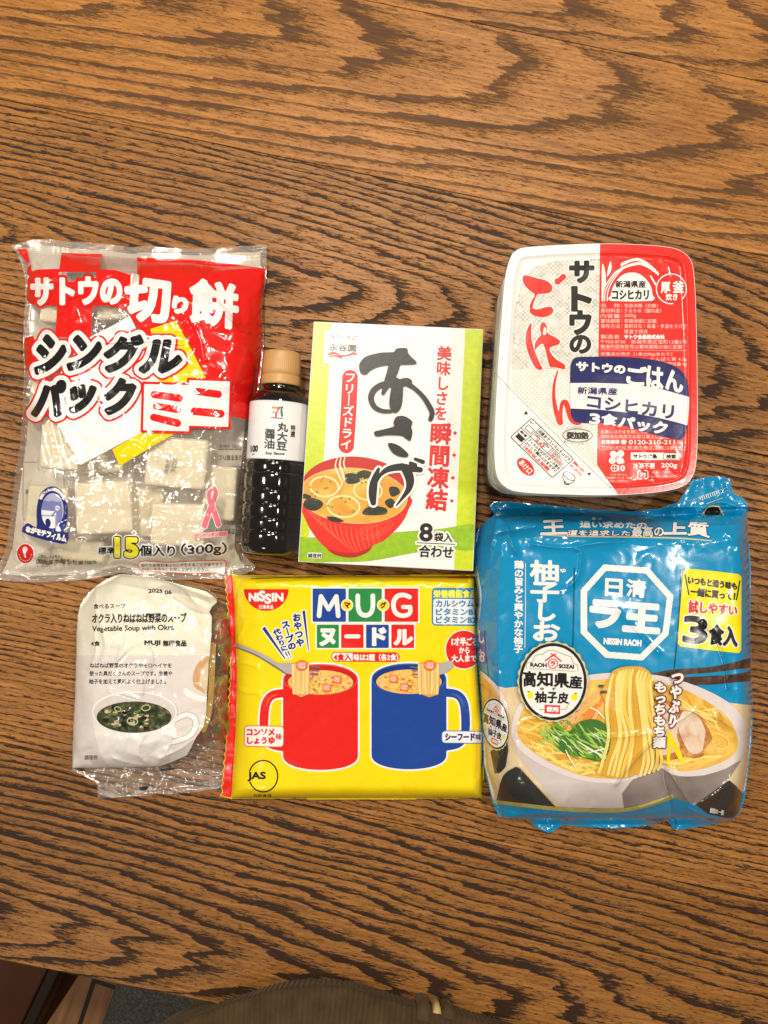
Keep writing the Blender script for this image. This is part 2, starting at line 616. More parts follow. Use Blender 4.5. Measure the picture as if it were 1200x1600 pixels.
def oak_board(name, v0, u0, d0, tilt, ring, tone, seed, pore=1.0, contrast=1.0):
    """plain-sawn stained oak: growth rings cut at a slant give the flame figure; open pores give dark dashes"""
    m, nt, N, L, P = nodes_of(name)
    def math_(op, a, b=None, c=None, clamp=False):
        n = N.new('ShaderNodeMath'); n.operation = op; n.use_clamp = clamp
        for k, x in enumerate((a, b, c)):
            if x is None: continue
            if isinstance(x, (int, float)): n.inputs[k].default_value = x
            else: L.new(x, n.inputs[k])
        return n.outputs[0]
    tc = N.new('ShaderNodeTexCoord')
    sp = N.new('ShaderNodeSeparateXYZ'); L.new(tc.outputs['Object'], sp.inputs[0])
    u, v = sp.outputs[0], sp.outputs[1]
    def noise(su, sv, detail=2, off=0.0, dist=0.0, rough=0.5):
        cb = N.new('ShaderNodeCombineXYZ')
        L.new(math_('MULTIPLY_ADD', u, su, off + seed * 7.3), cb.inputs[0]); L.new(math_('MULTIPLY_ADD', v, sv, seed * 3.1 + off), cb.inputs[1])
        cb.inputs[2].default_value = seed * 1.7 + off
        n = N.new('ShaderNodeTexNoise'); n.inputs['Scale'].default_value = 1; n.inputs['Detail'].default_value = detail
        n.inputs['Distortion'].default_value = dist; n.inputs['Roughness'].default_value = rough
        L.new(cb.outputs[0], n.inputs['Vector'])
        return n.outputs['Fac']
    big = math_('SUBTRACT', noise(4.0, 9, 2, 0.3), 0.5)
    mid = math_('SUBTRACT', noise(20, 60, 3, 5.1), 0.5)
    sml = math_('SUBTRACT', noise(70, 420, 3, 9.7), 0.5)
    pr = noise(105, 760, 3, 1.4, 0.3, 0.7)           # pores: short dashes along the board
    fib = noise(22, 430, 4, 3.3, 0.0, 0.72)           # fine fibre
    dash = noise(210, 1150, 2, 4.7, 0.2, 0.6)
    dv = math_('ADD', math_('SUBTRACT', v, v0), math_('MULTIPLY', big, 0.016))
    dep = math_('ADD', math_('MULTIPLY_ADD', math_('SUBTRACT', u, u0), tilt, d0), math_('MULTIPLY', big, 0.020))
    r = math_('SQRT', math_('ADD', math_('MULTIPLY', dv, dv), math_('MULTIPLY', dep, dep)))
    r = math_('ADD', r, math_('ADD', math_('MULTIPLY', mid, 0.0042), math_('MULTIPLY', sml, 0.0026)))
    r = math_('ADD', r, math_('MULTIPLY', math_('SUBTRACT', fib, 0.5), 0.0022))
    ph = math_('DIVIDE', r, ring)
    wob = noise(2.2, 16, 2, 2.2)
    gapv = noise(1.6, 75, 2, 12.3)
    s = math_('FRACT', math_('ADD', math_('ADD', ph, math_('MULTIPLY', wob, 1.8)), math_('MULTIPLY', gapv, 1.5)))
    # each ring: a band of open-pored early wood that starts sharply and fades away
    bandr = ramp_node(N, [(0, (0.35,) * 3), (0.04, (1,) * 3), (0.13, (0.90,) * 3), (0.30, (0.40,) * 3), (0.60, (0.10,) * 3), (1, (0.04,) * 3)])
    L.new(s, bandr.inputs['Fac'])
    strength = math_('MULTIPLY_ADD', noise(4.0, 55, 3, 7.7), 2.6, -0.75, True)   # some rings faint, some strong
    band = math_('MULTIPLY', bandr.outputs['Color'], math_('MULTIPLY_ADD', strength, 0.70, 0.42))
    darkpore = math_('MULTIPLY', math_('SUBTRACT', math_('MULTIPLY_ADD', band, 0.36 * contrast, pr), 0.60), 9.0, None, True)
    darkpore2 = math_('MULTIPLY', math_('SUBTRACT', math_('MULTIPLY_ADD', band, 0.24 * contrast, dash), 0.60), 9.0, None, True)
    stain = math_('MULTIPLY', math_('MULTIPLY', band, 0.72 * contrast), math_('MULTIPLY_ADD', fib, 4.5, -1.45, True), None, True)
    dark = math_('MAXIMUM', math_('MAXIMUM', math_('MULTIPLY', darkpore, 0.98 * pore), math_('MULTIPLY', darkpore2, 0.85 * pore)), stain)
    light = N.new('ShaderNodeMix'); light.data_type = 'RGBA'
    light.inputs[6].default_value = (0.200 * tone, 0.076 * tone, 0.014 * tone, 1)
    light.inputs[7].default_value = (0.45 * tone, 0.192 * tone, 0.046 * tone, 1)
    patchy = noise(4, 9, 3, 8.8)
    L.new(math_('ADD', math_('MULTIPLY_ADD', fib, 3.0, -1.15), math_('MULTIPLY_ADD', patchy, 1.0, -0.30), None, True), light.inputs[0])
    mixd = N.new('ShaderNodeMix'); mixd.data_type = 'RGBA'
    L.new(dark, mixd.inputs[0]); L.new(light.outputs[2], mixd.inputs[6])
    mixd.inputs[7].default_value = (0.024, 0.0095, 0.004, 1)
    L.new(mixd.outputs[2], P.inputs['Base Color'])
    ro = math_('MULTIPLY_ADD', dark, 0.20, 0.38)
    ro = math_('ADD', ro, math_('MULTIPLY', noise(9, 14, 4, 6.1), 0.10))
    L.new(ro, P.inputs['Roughness'])
    P.inputs['Specular IOR Level'].default_value = 0.27
    b = N.new('ShaderNodeBump'); b.inputs['Strength'].default_value = 0.35; b.inputs['Distance'].default_value = 0.0006; b.invert = True
    L.new(math_('ADD', darkpore, math_('MULTIPLY', fib, 0.35)), b.inputs['Height'])
    L.new(b.outputs['Normal'], P.inputs['Normal'])
    return m

SEAMS = [1502, 1160, 815, 467, 155, -117, -430]
table = empty('table', (0, 0, 0), 'dark stained oak table top made of wide boards with open grain', 'table')
table.rotation_euler = (0, 0, -ANG)
def build_table():
    mats = [
        oak_board('oak_front_board', v_of(1430), -0.10, 0.045, 0.110, 0.0066, 0.84, 1, 1.0, 1.35),
        oak_board('oak_plain_board', v_of(1900), 0.0, 0.12, 0.010, 0.0046, 0.95, 2, 1.0, 0.75),
        oak_board('oak_middle_board', v_of(100), 0.0, 0.14, 0.012, 0.0054, 0.88, 3, 1.0, 0.95),
        oak_board('oak_flame_board', v_of(362), -0.06, 0.040, 0.130, 0.0058, 0.92, 4, 1.0, 1.0),
        oak_board('oak_far_board', v_of(-50), -0.12, 0.050, 0.095, 0.0088, 1.12, 5, 0.8, 1.0),
        oak_board('oak_back_board', v_of(-190), 0.30, 0.055, 0.100, 0.0080, 1.12, 6, 0.8, 1.0),
    ]
    verts = []; faces = []; fm = []
    U0, U1 = -0.62, 0.62; th = 0.032; gap = 0.0004; ch = 0.0003
    for k in range(len(SEAMS) - 1):
        va, vb = v_of(SEAMS[k]), v_of(SEAMS[k + 1])
        a = va + (0 if k == 0 else gap / 2); b = vb - (gap / 2)
        n = len(verts)
        ea = 0.002 if k == 0 else ch
        prof = [(a, -th), (a, -ea), (a + ea, 0), (b - ch, 0), (b, -ch), (b, -th)]
        for uu in (U0, U1):
            for (vv, zz) in prof:
                verts.append((uu, vv, zz))
        p = len(prof)
        for i in range(p):
            j = (i + 1) % p
            faces.append((n + i, n + j, n + p + j, n + p + i)); fm.append(k)
        faces.append(tuple(n + i for i in range(p))); fm.append(k)
        faces.append(tuple(n + p + i for i in reversed(range(p)))); fm.append(k)
    me = bpy.data.meshes.new('tabletop')
    me.from_pydata(verts, [], faces)
    for mm in mats: me.materials.append(mm)
    me.polygons.foreach_set('material_index', fm)
    import bmesh
    bm = bmesh.new(); bm.from_mesh(me); bmesh.ops.recalc_face_normals(bm, faces=bm.faces); bm.to_mesh(me); bm.free()
    o = link('tabletop', me); o.parent = table
    # legs and apron under it
    dk = print_mat('dark_oak', (0.10, 0.045, 0.018), 0.45, 0.2)
    def box(name, u0, u1, v0, v1, z0, z1):
        vv = [(u, v, z) for u in (u0, u1) for v in (v0, v1) for z in (z0, z1)]
        ff = [(0, 1, 3, 2), (4, 6, 7, 5), (0, 4, 5, 1), (2, 3, 7, 6), (0, 2, 6, 4), (1, 5, 7, 3)]
        m2 = bpy.data.meshes.new(name); m2.from_pydata(vv, [], ff); m2.materials.append(dk)
        ob = link(name, m2); ob.parent = table
    v0 = v_of(1502); v1 = v_of(-430)
    for uu in (-0.56, 0.50):
        for vv in (v0 + 0.06, v1 - 0.12):
            box('leg', uu, uu + 0.06, vv, vv + 0.06, -0.72, -th - 0.0005)
build_table()

# ------------------------------------------------------------------ floor of wide wooden tiles
def build_floor():
    m, nt, N, L, P = nodes_of('floor_wood')
    tc = N.new('ShaderNodeTexCoord')
    mp = N.new('ShaderNodeMapping'); mp.inputs['Rotation'].default_value = (0, 0, R(-72)); L.new(tc.outputs['Object'], mp.inputs[0])
    br = N.new('ShaderNodeTexBrick'); br.inputs['Scale'].default_value = 1.0
    br.inputs['Brick Width'].default_value = 0.45; br.inputs['Row Height'].default_value = 0.11; br.inputs['Mortar Size'].default_value = 0.004
    br.inputs['Color1'].default_value = (0.62, 0.29, 0.12, 1); br.inputs['Color2'].default_value = (0.52, 0.24, 0.095, 1); br.inputs['Mortar'].default_value = (0.05, 0.022, 0.01, 1)
    L.new(mp.outputs[0], br.inputs['Vector'])
    ns = N.new('ShaderNodeTexNoise'); ns.inputs['Scale'].default_value = 1; ns.inputs['Detail'].default_value = 4
    m2 = N.new('ShaderNodeMapping'); m2.inputs['Scale'].default_value = (6, 90, 1); L.new(mp.outputs[0], m2.inputs[0]); L.new(m2.outputs[0], ns.inputs['Vector'])
    mx = N.new('ShaderNodeMix'); mx.data_type = 'RGBA'; mx.blend_type = 'MULTIPLY'; mx.inputs[0].default_value = 0.8
    rr = ramp_node(N, [(0.3, (0.55, 0.5, 0.45)), (0.65, (1.1, 1.1, 1.1))]); L.new(ns.outputs['Fac'], rr.inputs['Fac'])
    L.new(br.outputs['Color'], mx.inputs[6]); L.new(rr.outputs['Color'], mx.inputs[7]); L.new(mx.outputs[2], P.inputs['Base Color'])
    P.inputs['Roughness'].default_value = 0.4
    me = bpy.data.meshes.new('floor')
    me.from_pydata([(-3, -3, -0.72), (3, -3, -0.72), (3, 3, -0.72), (-3, 3, -0.72)], [], [(0, 1, 2, 3)])
    o = link('floor', me, m); o['kind'] = 'structure'
build_floor()

def box_mesh(name, size, bevel, mat, parent=None, loc=(0, 0, 0), rot=(0, 0, 0), seg=3):
    import bmesh
    bm = bmesh.new(); bmesh.ops.create_cube(bm, size=1)
    for v in bm.verts: v.co = Vector((v.co.x * size[0], v.co.y * size[1], v.co.z * size[2]))
    if bevel:
        bmesh.ops.bevel(bm, geom=list(bm.edges), offset=bevel, segments=seg, profile=0.5, affect='EDGES')
    M = Matrix.Translation(loc) @ (Matrix.Rotation(rot[2], 4, 'Z') @ Matrix.Rotation(rot[1], 4, 'Y') @ Matrix.Rotation(rot[0], 4, 'X'))
    bm.transform(M)
    me = bpy.data.meshes.new(name); bm.to_mesh(me); bm.free()
    for p in me.polygons: p.use_smooth = bevel > 0
    o = link(name, me, mat, parent)
    return o

# ------------------------------------------------------------------ chair beside the table: dark frame, and the grey felt bench pad
def prism(name, pts, z1, th, bevel, mat, parent, seg=3):
    """a board cut to an outline given at height z1"""
    import bmesh
    bm = bmesh.new()
    o = Vector(parent.location)
    P = [Vector((*unproj(x, y, z1), z1)) - o for x, y in pts]
    tv = [bm.verts.new(p) for p in P]; bv = [bm.verts.new((p.x, p.y, p.z - th)) for p in P]
    bm.faces.new(tv); bm.faces.new(bv[::-1]); n = len(P)
    for i in range(n):
        bm.faces.new((tv[i], bv[i], bv[(i + 1) % n], tv[(i + 1) % n]))
    bmesh.ops.recalc_face_normals(bm, faces=bm.faces)
    bmesh.ops.bevel(bm, geom=list(bm.edges), offset=bevel, segments=seg, profile=0.5, affect='EDGES')
    me = bpy.data.meshes.new(name); bm.to_mesh(me); bm.free()
    for p in me.polygons: p.use_smooth = True
    return link(name, me, mat, parent), P
def build_seats():
    red = print_mat('dark_red_wood', (0.060, 0.016, 0.005), 0.6, 0.15, spec=0.2)
    red2 = print_mat('dark_rail_wood', (0.018, 0.007, 0.003), 0.6, 0.15, spec=0.2)
    x, y = unproj(-40, 1600, -0.27)
    ch = empty('chair', (x, y, -0.72), 'dark reddish wooden chair pushed up at the lower left table corner', 'chair')
    so, P = prism('seat', [(-330, 1440), (78, 1508), (34, 1600), (-40, 1760), (-420, 1700)], -0.27, 0.022, 0.003, red, ch)
    prism('rail', [(79, 1508), (97, 1511), (44, 1622), (-20, 1764), (-39, 1760), (35, 1600)], -0.268, 0.05, 0.002, red2, ch)
    for q in (P[0], P[1], P[3], P[4]):
        c = sum(P, Vector()) / len(P); d = q + (c - q) * 0.14
        box_mesh('leg', (0.032, 0.032, 0.427), 0.003, red, ch, (d.x, d.y, 0.2136))
    felt = speckle_mat('grey_felt', [(0.35, (0.022, 0.020, 0.017)), (0.55, (0.048, 0.044, 0.037)), (0.75, (0.090, 0.083, 0.070))], 420, 0.95, 6, 0.3, 0.5)
    x, y = unproj(300, 1640, -0.20)
    b = empty('bench', (x, y, -0.72), 'bench with a dark grey felt seat pad next to the brown jacket', 'bench')
    prism('seat_pad', [(192, 1500), (330, 1530), (560, 1560), (560, 1760), (98, 1760)], -0.20, 0.05, 0.018, felt, b, 4)
    o2, P = prism('seat', [(197, 1508), (330, 1536), (552, 1564), (552, 1752), (106, 1752)], -0.2505, 0.03, 0.003, red, b)
    for q in (P[0], P[2], P[3], P[4]):
        c = sum(P, Vector()) / len(P); d = q + (c - q) * 0.16
        box_mesh('leg', (0.04, 0.04, 0.4385), 0.003, red, b, (d.x, d.y, 0.2193))
build_seats()

# ------------------------------------------------------------------ the sitter: only the front of a brown corduroy jacket shows
def build_person():
    cord, nt, N, L, P = nodes_of('brown_corduroy')
    tc = N.new('ShaderNodeTexCoord')
    n1 = N.new('ShaderNodeTexNoise'); n1.inputs['Scale'].default_value = 60; n1.inputs['Detail'].default_value = 6
    L.new(tc.outputs['Object'], n1.inputs['Vector'])
    r = ramp_node(N, [(0.35, (0.050, 0.027, 0.009)), (0.7, (0.088, 0.049, 0.018))])
    L.new(n1.outputs['Fac'], r.inputs['Fac']); L.new(r.outputs['Color'], P.inputs['Base Color'])
    P.inputs['Roughness'].default_value = 0.92
    P.inputs['Sheen Weight'].default_value = 0.12; P.inputs['Sheen Roughness'].default_value = 0.4
    P.inputs['Sheen Tint'].default_value = (0.8, 0.62, 0.4, 1)
    # the jacket front as a row of ribs bulging round the belly; profile read off the picture at z = +0.02
    prof = [(120, 1700), (170, 1660), (222, 1628), (275, 1598), (330, 1570), (390, 1553), (440, 1543), (490, 1540), (545, 1544), (600, 1554), (640, 1563), (672, 1569), (700, 1574), (735, 1586), (790, 1606), (860, 1640), (940, 1690)]
    P2 = smooth_pts(prof, 40, closed=False)
    P2 = np.array([unproj(p[0], p[1] + 5, 0.02) for p in P2])
    seg = np.sqrt((np.diff(P2, axis=0) ** 2).sum(1)); L_ = np.concatenate([[0], np.cumsum(seg)])
    n = 1900
    tt = np.linspace(0, L_[-1], n)
    bx = np.interp(tt, L_, P2[:, 0]); by = np.interp(tt, L_, P2[:, 1])
    nxm = np.gradient(by, tt); nym = -np.gradient(bx, tt)
    ln = np.hypot(nxm, nym); nx_ = -nxm / ln; ny_ = -nym / ln
    k0 = 11
    ker = np.ones(k0) / k0
    nx_ = np.convolve(np.pad(nx_, k0 // 2, 'edge'), ker, 'valid'); ny_ = np.convolve(np.pad(ny_, k0 // 2, 'edge'), ker, 'valid')
    x0, y0 = unproj(480, 1700, 0.0)
    pe = empty('person', (x0, y0 - 0.08, -0.28), 'person in a brown corduroy jacket with a brass zip at the near table edge', 'person')
    zs = np.concatenate([np.linspace(-0.26, -0.02, 14), np.linspace(-0.005, 0.05, 26), np.linspace(0.065, 0.24, 10)])
    def inset(z):
        a = np.where(z > 0.02, (z - 0.02), 0); b = np.where(z < 0.02, 0.02 - z, 0)
        return 0.9 * a ** 1.15 + 2.4 * a * a + 0.35 * b + 0.3 * b * b
    rib = 0.0011 * np.abs(np.sin(math.pi * tt / 0.0040)) ** 0.7
    fold = 0.002 * np.sin(tt * 40) 
    co = []
    for z in zs:
        ins = inset(z)
        wob = 0.0012 * np.sin(tt * 90 + z * 60)
        f = rib + fold - ins + wob * 0.3
        # outward normal points to the table (+y)
        sgn = np.sign(ny_.mean())
        co.append(np.stack([bx + sgn * nx_ * f, by + sgn * ny_ * f, np.full(n, z)], axis=1))
    # back half closes the trunk
    co = np.array(co)
    cx, cy = bx.mean(), by.min() - 0.10
    m = len(zs)
    verts = co.reshape(-1, 3)
    faces = []
    I, J = np.meshgrid(np.arange(n - 1), np.arange(m - 1))
    q = np.stack([J * n + I, J * n + I + 1, (J + 1) * n + I + 1, (J + 1) * n + I], axis=-1).reshape(-1, 4)
    q = q[:, ::-1]
    back = []; nb = 24
    bverts = []
    for j, z in enumerate(zs):
        a = co[j, -1]; b = co[j, 0]
        for t in np.linspace(0, 1, nb + 2)[1:-1]:
            ang = math.pi * t
            mx_ = (a + b) / 2
            rx = (a[0] - b[0]) / 2
            bverts.append((mx_[0] + rx * math.cos(ang), mx_[1] + (a[1] - mx_[1]) * math.cos(ang) - 0.16 * math.sin(ang), z))
    bverts = np.array(bverts); o0 = len(verts)
    bf = []
    for j in range(m - 1):
        ring0 = [j * n + n - 1] + [o0 + j * nb + k for k in range(nb)] + [j * n]
        ring1 = [(j + 1) * n + n - 1] + [o0 + (j + 1) * nb + k for k in range(nb)] + [(j + 1) * n]
        for k in range(nb + 1):
            bf.append((ring0[k], ring1[k], ring1[k + 1], ring0[k + 1]))
    bf = np.array(bf)
    V = np.concatenate([verts, bverts]) - np.array(pe.location)
    loops = np.concatenate([q.ravel(), bf.ravel()]); sizes = np.full(len(q) + len(bf), 4)
    me = mesh_np('jacket', V, loops, sizes)
    # caps
    import bmesh
    bm = bmesh.new(); bm.from_mesh(me)
    bmesh.ops.holes_fill(bm, edges=[e for e in bm.edges if e.is_boundary], sides=0)
    bmesh.ops.recalc_face_normals(bm, faces=bm.faces)
    bm.to_mesh(me); bm.free()
    link('jacket', me, cord, pe)
    # zip: brass tape between two placket folds
    brass = print_mat('brass_zip', (0.50, 0.34, 0.13), 0.45, 0.5, 1500)
    def strip(name, px, w, out, mat, zz=(-0.24, 0.05)):
        i = int(np.argmin(np.abs(bx - unproj(px, 1570, 0.02)[0])))
        sgn = np.sign(ny_.mean())
        N_ = Vector((sgn * nx_[i], sgn * ny_[i], 0)); T_ = Vector((N_.y, -N_.x, 0))
        vv = []; zl = np.linspace(zz[0], zz[1], 30); prof_ = [(-1, -0.004), (-0.9, 0.2), (-0.55, 0.85), (0, 1.0), (0.55, 0.85), (0.9, 0.2), (1, -0.004)]
        for z in zl:
            ins = float(inset(z))
            for (a, b) in prof_:
                p = Vector((bx[i], by[i], z)) + N_ * (out * b - ins + 0.0005) + T_ * (a * w / 2)
                vv.append(p - Vector(pe.location))
        k = len(prof_); ff = []
        for j in range(len(zl) - 1):
            for c in range(k - 1):
                ff.append((j * k + c, j * k + c + 1, (j + 1) * k + c + 1, (j + 1) * k + c))
        ff.append(tuple(range((len(zl) - 1) * k, len(zl) * k)))
        m3 = bpy.data.meshes.new(name); m3.from_pydata(vv, [], ff)
        for p in m3.polygons: p.use_smooth = True
        bm = bmesh.new(); bm.from_mesh(m3); bmesh.ops.recalc_face_normals(bm, faces=bm.faces); bm.to_mesh(m3); bm.free()
        return link(name, m3, mat, pe)
    strip('placket', 662, 0.010, 0.0042, cord, (-0.24, 0.03))
    strip('placket', 702, 0.009, 0.0032, cord, (-0.24, 0.026))
    strip('zip', 683, 0.006, 0.0034, brass, (-0.24, 0.024))
build_person()
# ================================================================== inks shared by the packets
RED = (0.72, 0.012, 0.010)
WHITE = (0.80, 0.78, 0.75)
BLACK = (0.012, 0.011, 0.010)
YELLOW = (0.86, 0.68, 0.004)
NAVY = (0.012, 0.018, 0.115)

def scatter_in(shape, n, seed, tries=60):
    rng = random.Random(seed); out = []
    x0, y0, x1, y1 = shape.bbox
    X = np.array([rng.uniform(x0, x1) for _ in range(n * tries // 10)]); Y = np.array([rng.uniform(y0, y1) for _ in range(n * tries // 10)])
    for x, y in zip(X, Y):
        g = np.array([[x]]), np.array([[y]])
        if shape.fn(*g)[0, 0] < -1:
            out.append((x, y))
        if len(out) >= n: break
    return out

# ================================================================== green and white carton of freeze-dried soup
def build_carton():
    HB = 0.045
    it = Item('soup_carton', (610, 697), (455, 490, 765, 905), 'white and lime green carton of freeze dried miso soup with a red bowl', 'carton', 2.0)
    it.H[:] = HB
    it.H += 0.00005
    K = dict(rough=0.40, bump=0.06, scale=500, coat=0.08, spec=0.35)
    white = print_mat('carton_white', (0.80, 0.785, 0.755), **K)
    lime = speckle_mat('carton_lime', [(0.3, (0.47, 0.58, 0.006)), (0.7, (0.58, 0.68, 0.012))], 220, 0.32, 6, 0.2, 0.06)
    green = speckle_mat('carton_green', [(0.3, (0.22, 0.42, 0.006)), (0.7, (0.32, 0.52, 0.012))], 260, 0.32, 6, 0.2, 0.06)
    ink = print_mat('carton_black', (0.014, 0.013, 0.012), rough=0.36, bump=0.1, scale=300, coat=0.10, spec=0.35)
    red = print_mat('carton_red', (0.62, 0.018, 0.016), **K)
    C = [(490, 502), (755.5, 514), (739.5, 892.5), (465.5, 878)]
    # the carton as a bevelled box: top corners at full height, the base directly under them
    top = [Vector((*unproj(x, y, HB), HB)) - Vector(it.base) for x, y in C]
    import bmesh
    bm = bmesh.new()
    tv = [bm.verts.new(p) for p in top]; bv = [bm.verts.new((p.x, p.y, 0.0003)) for p in top]
    bm.faces.new(tv[::-1]); bm.faces.new(bv)
    for i in range(4):
        j = (i + 1) % 4
        bm.faces.new((tv[i], tv[j], bv[j], bv[i]))
    bmesh.ops.recalc_face_normals(bm, faces=bm.faces)
    bmesh.ops.bevel(bm, geom=list(bm.edges), offset=0.0006, segments=2, profile=0.5, affect='EDGES')
    me = bpy.data.meshes.new('carton'); bm.to_mesh(me); bm.free()
    link('carton', me, white, it.o)
    q = 1.2
    face = poly([(C[0][0] + q, C[0][1] + q), (C[1][0] - q, C[1][1] + q), (C[2][0] - q, C[2][1] - q), (C[3][0] + q, C[3][1] - q)])
    lband = poly([(480, 490), (519, 490), (506, 715), (504, 740), (468, 900), (455, 900)]) & face
    rband = poly([(727.5, 500), (765, 500), (750, 900), (709, 900)]) & face
    it.patch('lime_print', lime, [lband, rband], 1, 1.2)
    gband = poly([(460, 838), (480, 840), (540, 836), (600, 833), (650, 829), (690, 826), (745, 820), (745, 857), (700, 859), (660, 862), (630, 867), (600, 873), (566, 877.5), (520, 878), (460, 876)], 4) & face
    it.patch('green_print', green, gband, 2, 1.2)
    # fibres of the paper pattern
    rng = random.Random(3); sh = []
    for _ in range(46):
        x = rng.uniform(525, 715); y = rng.uniform(512, 825); a = rng.uniform(0, math.pi); l = rng.uniform(8, 26); b = rng.uniform(-.5, .5)
        sh.append(stroke([(x, y), (x + l * .5 * math.cos(a), y + l * .5 * math.sin(a)), (x + l * math.cos(a + b), y + l * math.sin(a + b))], 0.7) & face)
    it.patch('fibre_print', print_mat('carton_fibre', (0.66, 0.63, 0.58), **K), sh, 1, 0.6)
    # maker's badge
    badge = poly([(509, 517.5), (565, 520), (563, 568), (506.5, 566)]).grow(1.5)
    it.patch('badge_print', print_mat('carton_badge', (0.84, 0.82, 0.79), **K), badge, 2, 0.7)
    it.patch('badge_lettering', red, [text('味ひとすじ', [(517, 522.5), (557, 524), (556, 531), (516, 529.5)], 0.2)], 3, 0.45)
    it.patch('badge_lettering', print_mat('carton_grey', (0.16, 0.13, 0.12), **K), [text('永谷園', [(514.5, 537), (557, 539), (556, 549.5), (513.5, 547.5)], 0.3)], 3, 0.45)
    it.patch('ribbon_print', print_mat('carton_rose', (0.70, 0.14, 0.11), **K), [stroke([(514, 554, 1.5), (520, 551.5, 2.2), (527, 553, 1.3), (531, 557, 2.6), (537, 556, 1.4), (545, 555, 1.3), (552, 552, 2.2), (557, 554, 1.2)]), stroke([(516, 557, 1), (524, 556, 1.2), (533, 559, 1.6)])], 3, 0.5)
    # freeze dry tag
    it.patch('tag_print', red, stroke([(547, 590, 12), (544.5, 643, 12.2), (541, 696, 12)]), 2, 0.7)
    it.patch('tag_lettering', white, text('フリーズドライ', [(539.5, 584), (556, 584.5), (549, 702), (532.5, 701)], 0.45, vertical=True), 3, 0.45)
    # big brush lettering
    def c4(p): return [(450 + a / 3.871, 490 + b / 3.871) + ((w[0] / 3.871 * 0.92,) if w else ()) for a, b, *w in p]
    brush = []
    brush.append(poly(c4([(430, 318), (440, 290), (475, 258), (560, 236), (638, 232), (655, 212), (700, 207), (722, 214), (730, 245), (776, 292), (765, 305), (690, 308), (620, 308), (540, 322), (495, 345), (470, 368), (440, 358)]), 4))
    brush.append(stroke(c4([(650, 280, 38), (635, 340, 36), (612, 400, 30), (588, 450, 18), (575, 480, 12)])))
    brush.append(stroke(c4([(600, 420, 16), (555, 435, 18), (515, 468, 19), (502, 515, 19), (525, 565, 16), (570, 588, 14), (620, 590, 12)])))
    brush.append(stroke(c4([(640, 400, 20), (660, 430, 36), (655, 500, 42), (650, 550, 40), (648, 580, 22)])))
    brush.append(stroke(c4([(600, 425, 14), (660, 425, 26), (715, 410, 24), (738, 412, 14)])))
    brush.append(stroke(c4([(725, 425, 18), (770, 455, 14), (820, 505, 15), (855, 560, 17), (872, 600, 17), (862, 638, 15)])))
    brush.append(poly(c4([(637, 660), (655, 625), (690, 618), (725, 630), (752, 655), (745, 685), (752, 715), (740, 768), (712, 755), (685, 738), (600, 735), (535, 742), (522, 715), (570, 702), (640, 682)]), 4))
    brush.append(poly(c4([(604, 790), (625, 782), (665, 795), (705, 825), (728, 852), (715, 868), (670, 862), (630, 838)]), 4))
    brush.append(stroke(c4([(548, 940, 10), (530, 985, 20), (516, 1040, 27), (512, 1100, 26), (516, 1145, 18)])))
    brush.append(stroke(c4([(530, 1030, 8), (560, 975, 12), (610, 940, 20), (680, 928, 24), (730, 935, 24), (800, 945, 18)])))
    brush.append(stroke(c4([(690, 922, 20), (722, 960, 30), (738, 1010, 28), (730, 1060, 20), (700, 1105, 12), (655, 1162, 4)])))
    brush.append(stroke(c4([(740, 904, 11), (768, 916, 15)]))); brush.append(stroke(c4([(770, 880, 11), (815, 897, 15)])))
    ge = brush[8] + brush[9] + brush[10] + brush[11] + brush[12]
    # bowl of soup
    rimE = ell(556, 766, 86, 52.5, 4)
    bowl = poly([(466, 786), (472, 800), (482, 822), (496, 843), (510, 857), (518, 864), (528, 868), (552, 870.5), (573, 862.5), (582, 853), (602, 843), (627, 818), (638, 797), (642, 778), (600, 770), (500, 770)], 5) & face
    laq = print_mat('bowl_red', (0.68, 0.020, 0.010), **K)
    it.patch('bowl_print', laq, [bowl], 3, 0.9)
    it.patch('bowl_rim_print', print_mat('bowl_rim', (0.50, 0.020, 0.012), **K), rimE & face, 4, 0.9)
    grain = []
    for k in range(15):
        x = 474 + k * 8.2; b = (x - 556) / 86
        y0 = 766 + 52 * math.sqrt(max(0, 1 - b * b)) + 5 + b * 4
        y1 = 868 - abs(b) ** 1.6 * 62
        if y1 - y0 > 6:
            grain.append(stroke([(x, y0, .5), (x + 3 + 4 * b * -1, (y0 + y1) / 2, .9), (x + 12 - 16 * b, y1, .5)]) & bowl)
    grain += [ell(585, 828, 30 - 6 * k, 12 - 2.5 * k, -22).ring(0.9) & bowl for k in range(4)]
    it.patch('grain_print', print_mat('bowl_grain', (0.80, 0.10, 0.05), **K), grain, 4, 0.6)
    it.patch('shade_print', print_mat('bowl_deep', (0.42, 0.010, 0.006), **K), [(poly([(512, 858), (528, 862), (552, 864), (573, 858), (582, 853), (574, 863), (552, 871), (527, 868)], 4))], 5, 0.7)
    soupE = (ell(552.5, 774.5, 84, 43, 4)) & face
    soup = speckle_mat('miso_soup', [(0.25, (0.62, 0.25, 0.018)), (0.5, (0.72, 0.36, 0.04)), (0.75, (0.80, 0.52, 0.12))], 55, 0.32, 4, 1.2, 0.05)
    it.patch('soup_print', soup, soupE, 5, 0.8)
    it.patch('soup_edge_print', print_mat('soup_edge', (0.82, 0.50, 0.22), **K), (soupE.ring(1.2) & face), 6, 0.6)
    pale = print_mat('wheat_ring', (0.84, 0.68, 0.30), **K)
    it.patch('ring_print', pale, [ell(506.7, 760.5, 22, 15.5, 4).ring(3) & face, ell(536.7, 791.5, 25, 16.5, 4).ring(3.2), ell(575, 766.5, 22, 14.5, 4).ring(2.6)], 7, 0.6)
    weed = speckle_mat('seaweed', [(0.3, (0.008, 0.010, 0.006)), (0.6, (0.03, 0.033, 0.02)), (0.8, (0.10, 0.10, 0.07))], 160, 0.32, 5, 0.8, 0.05)
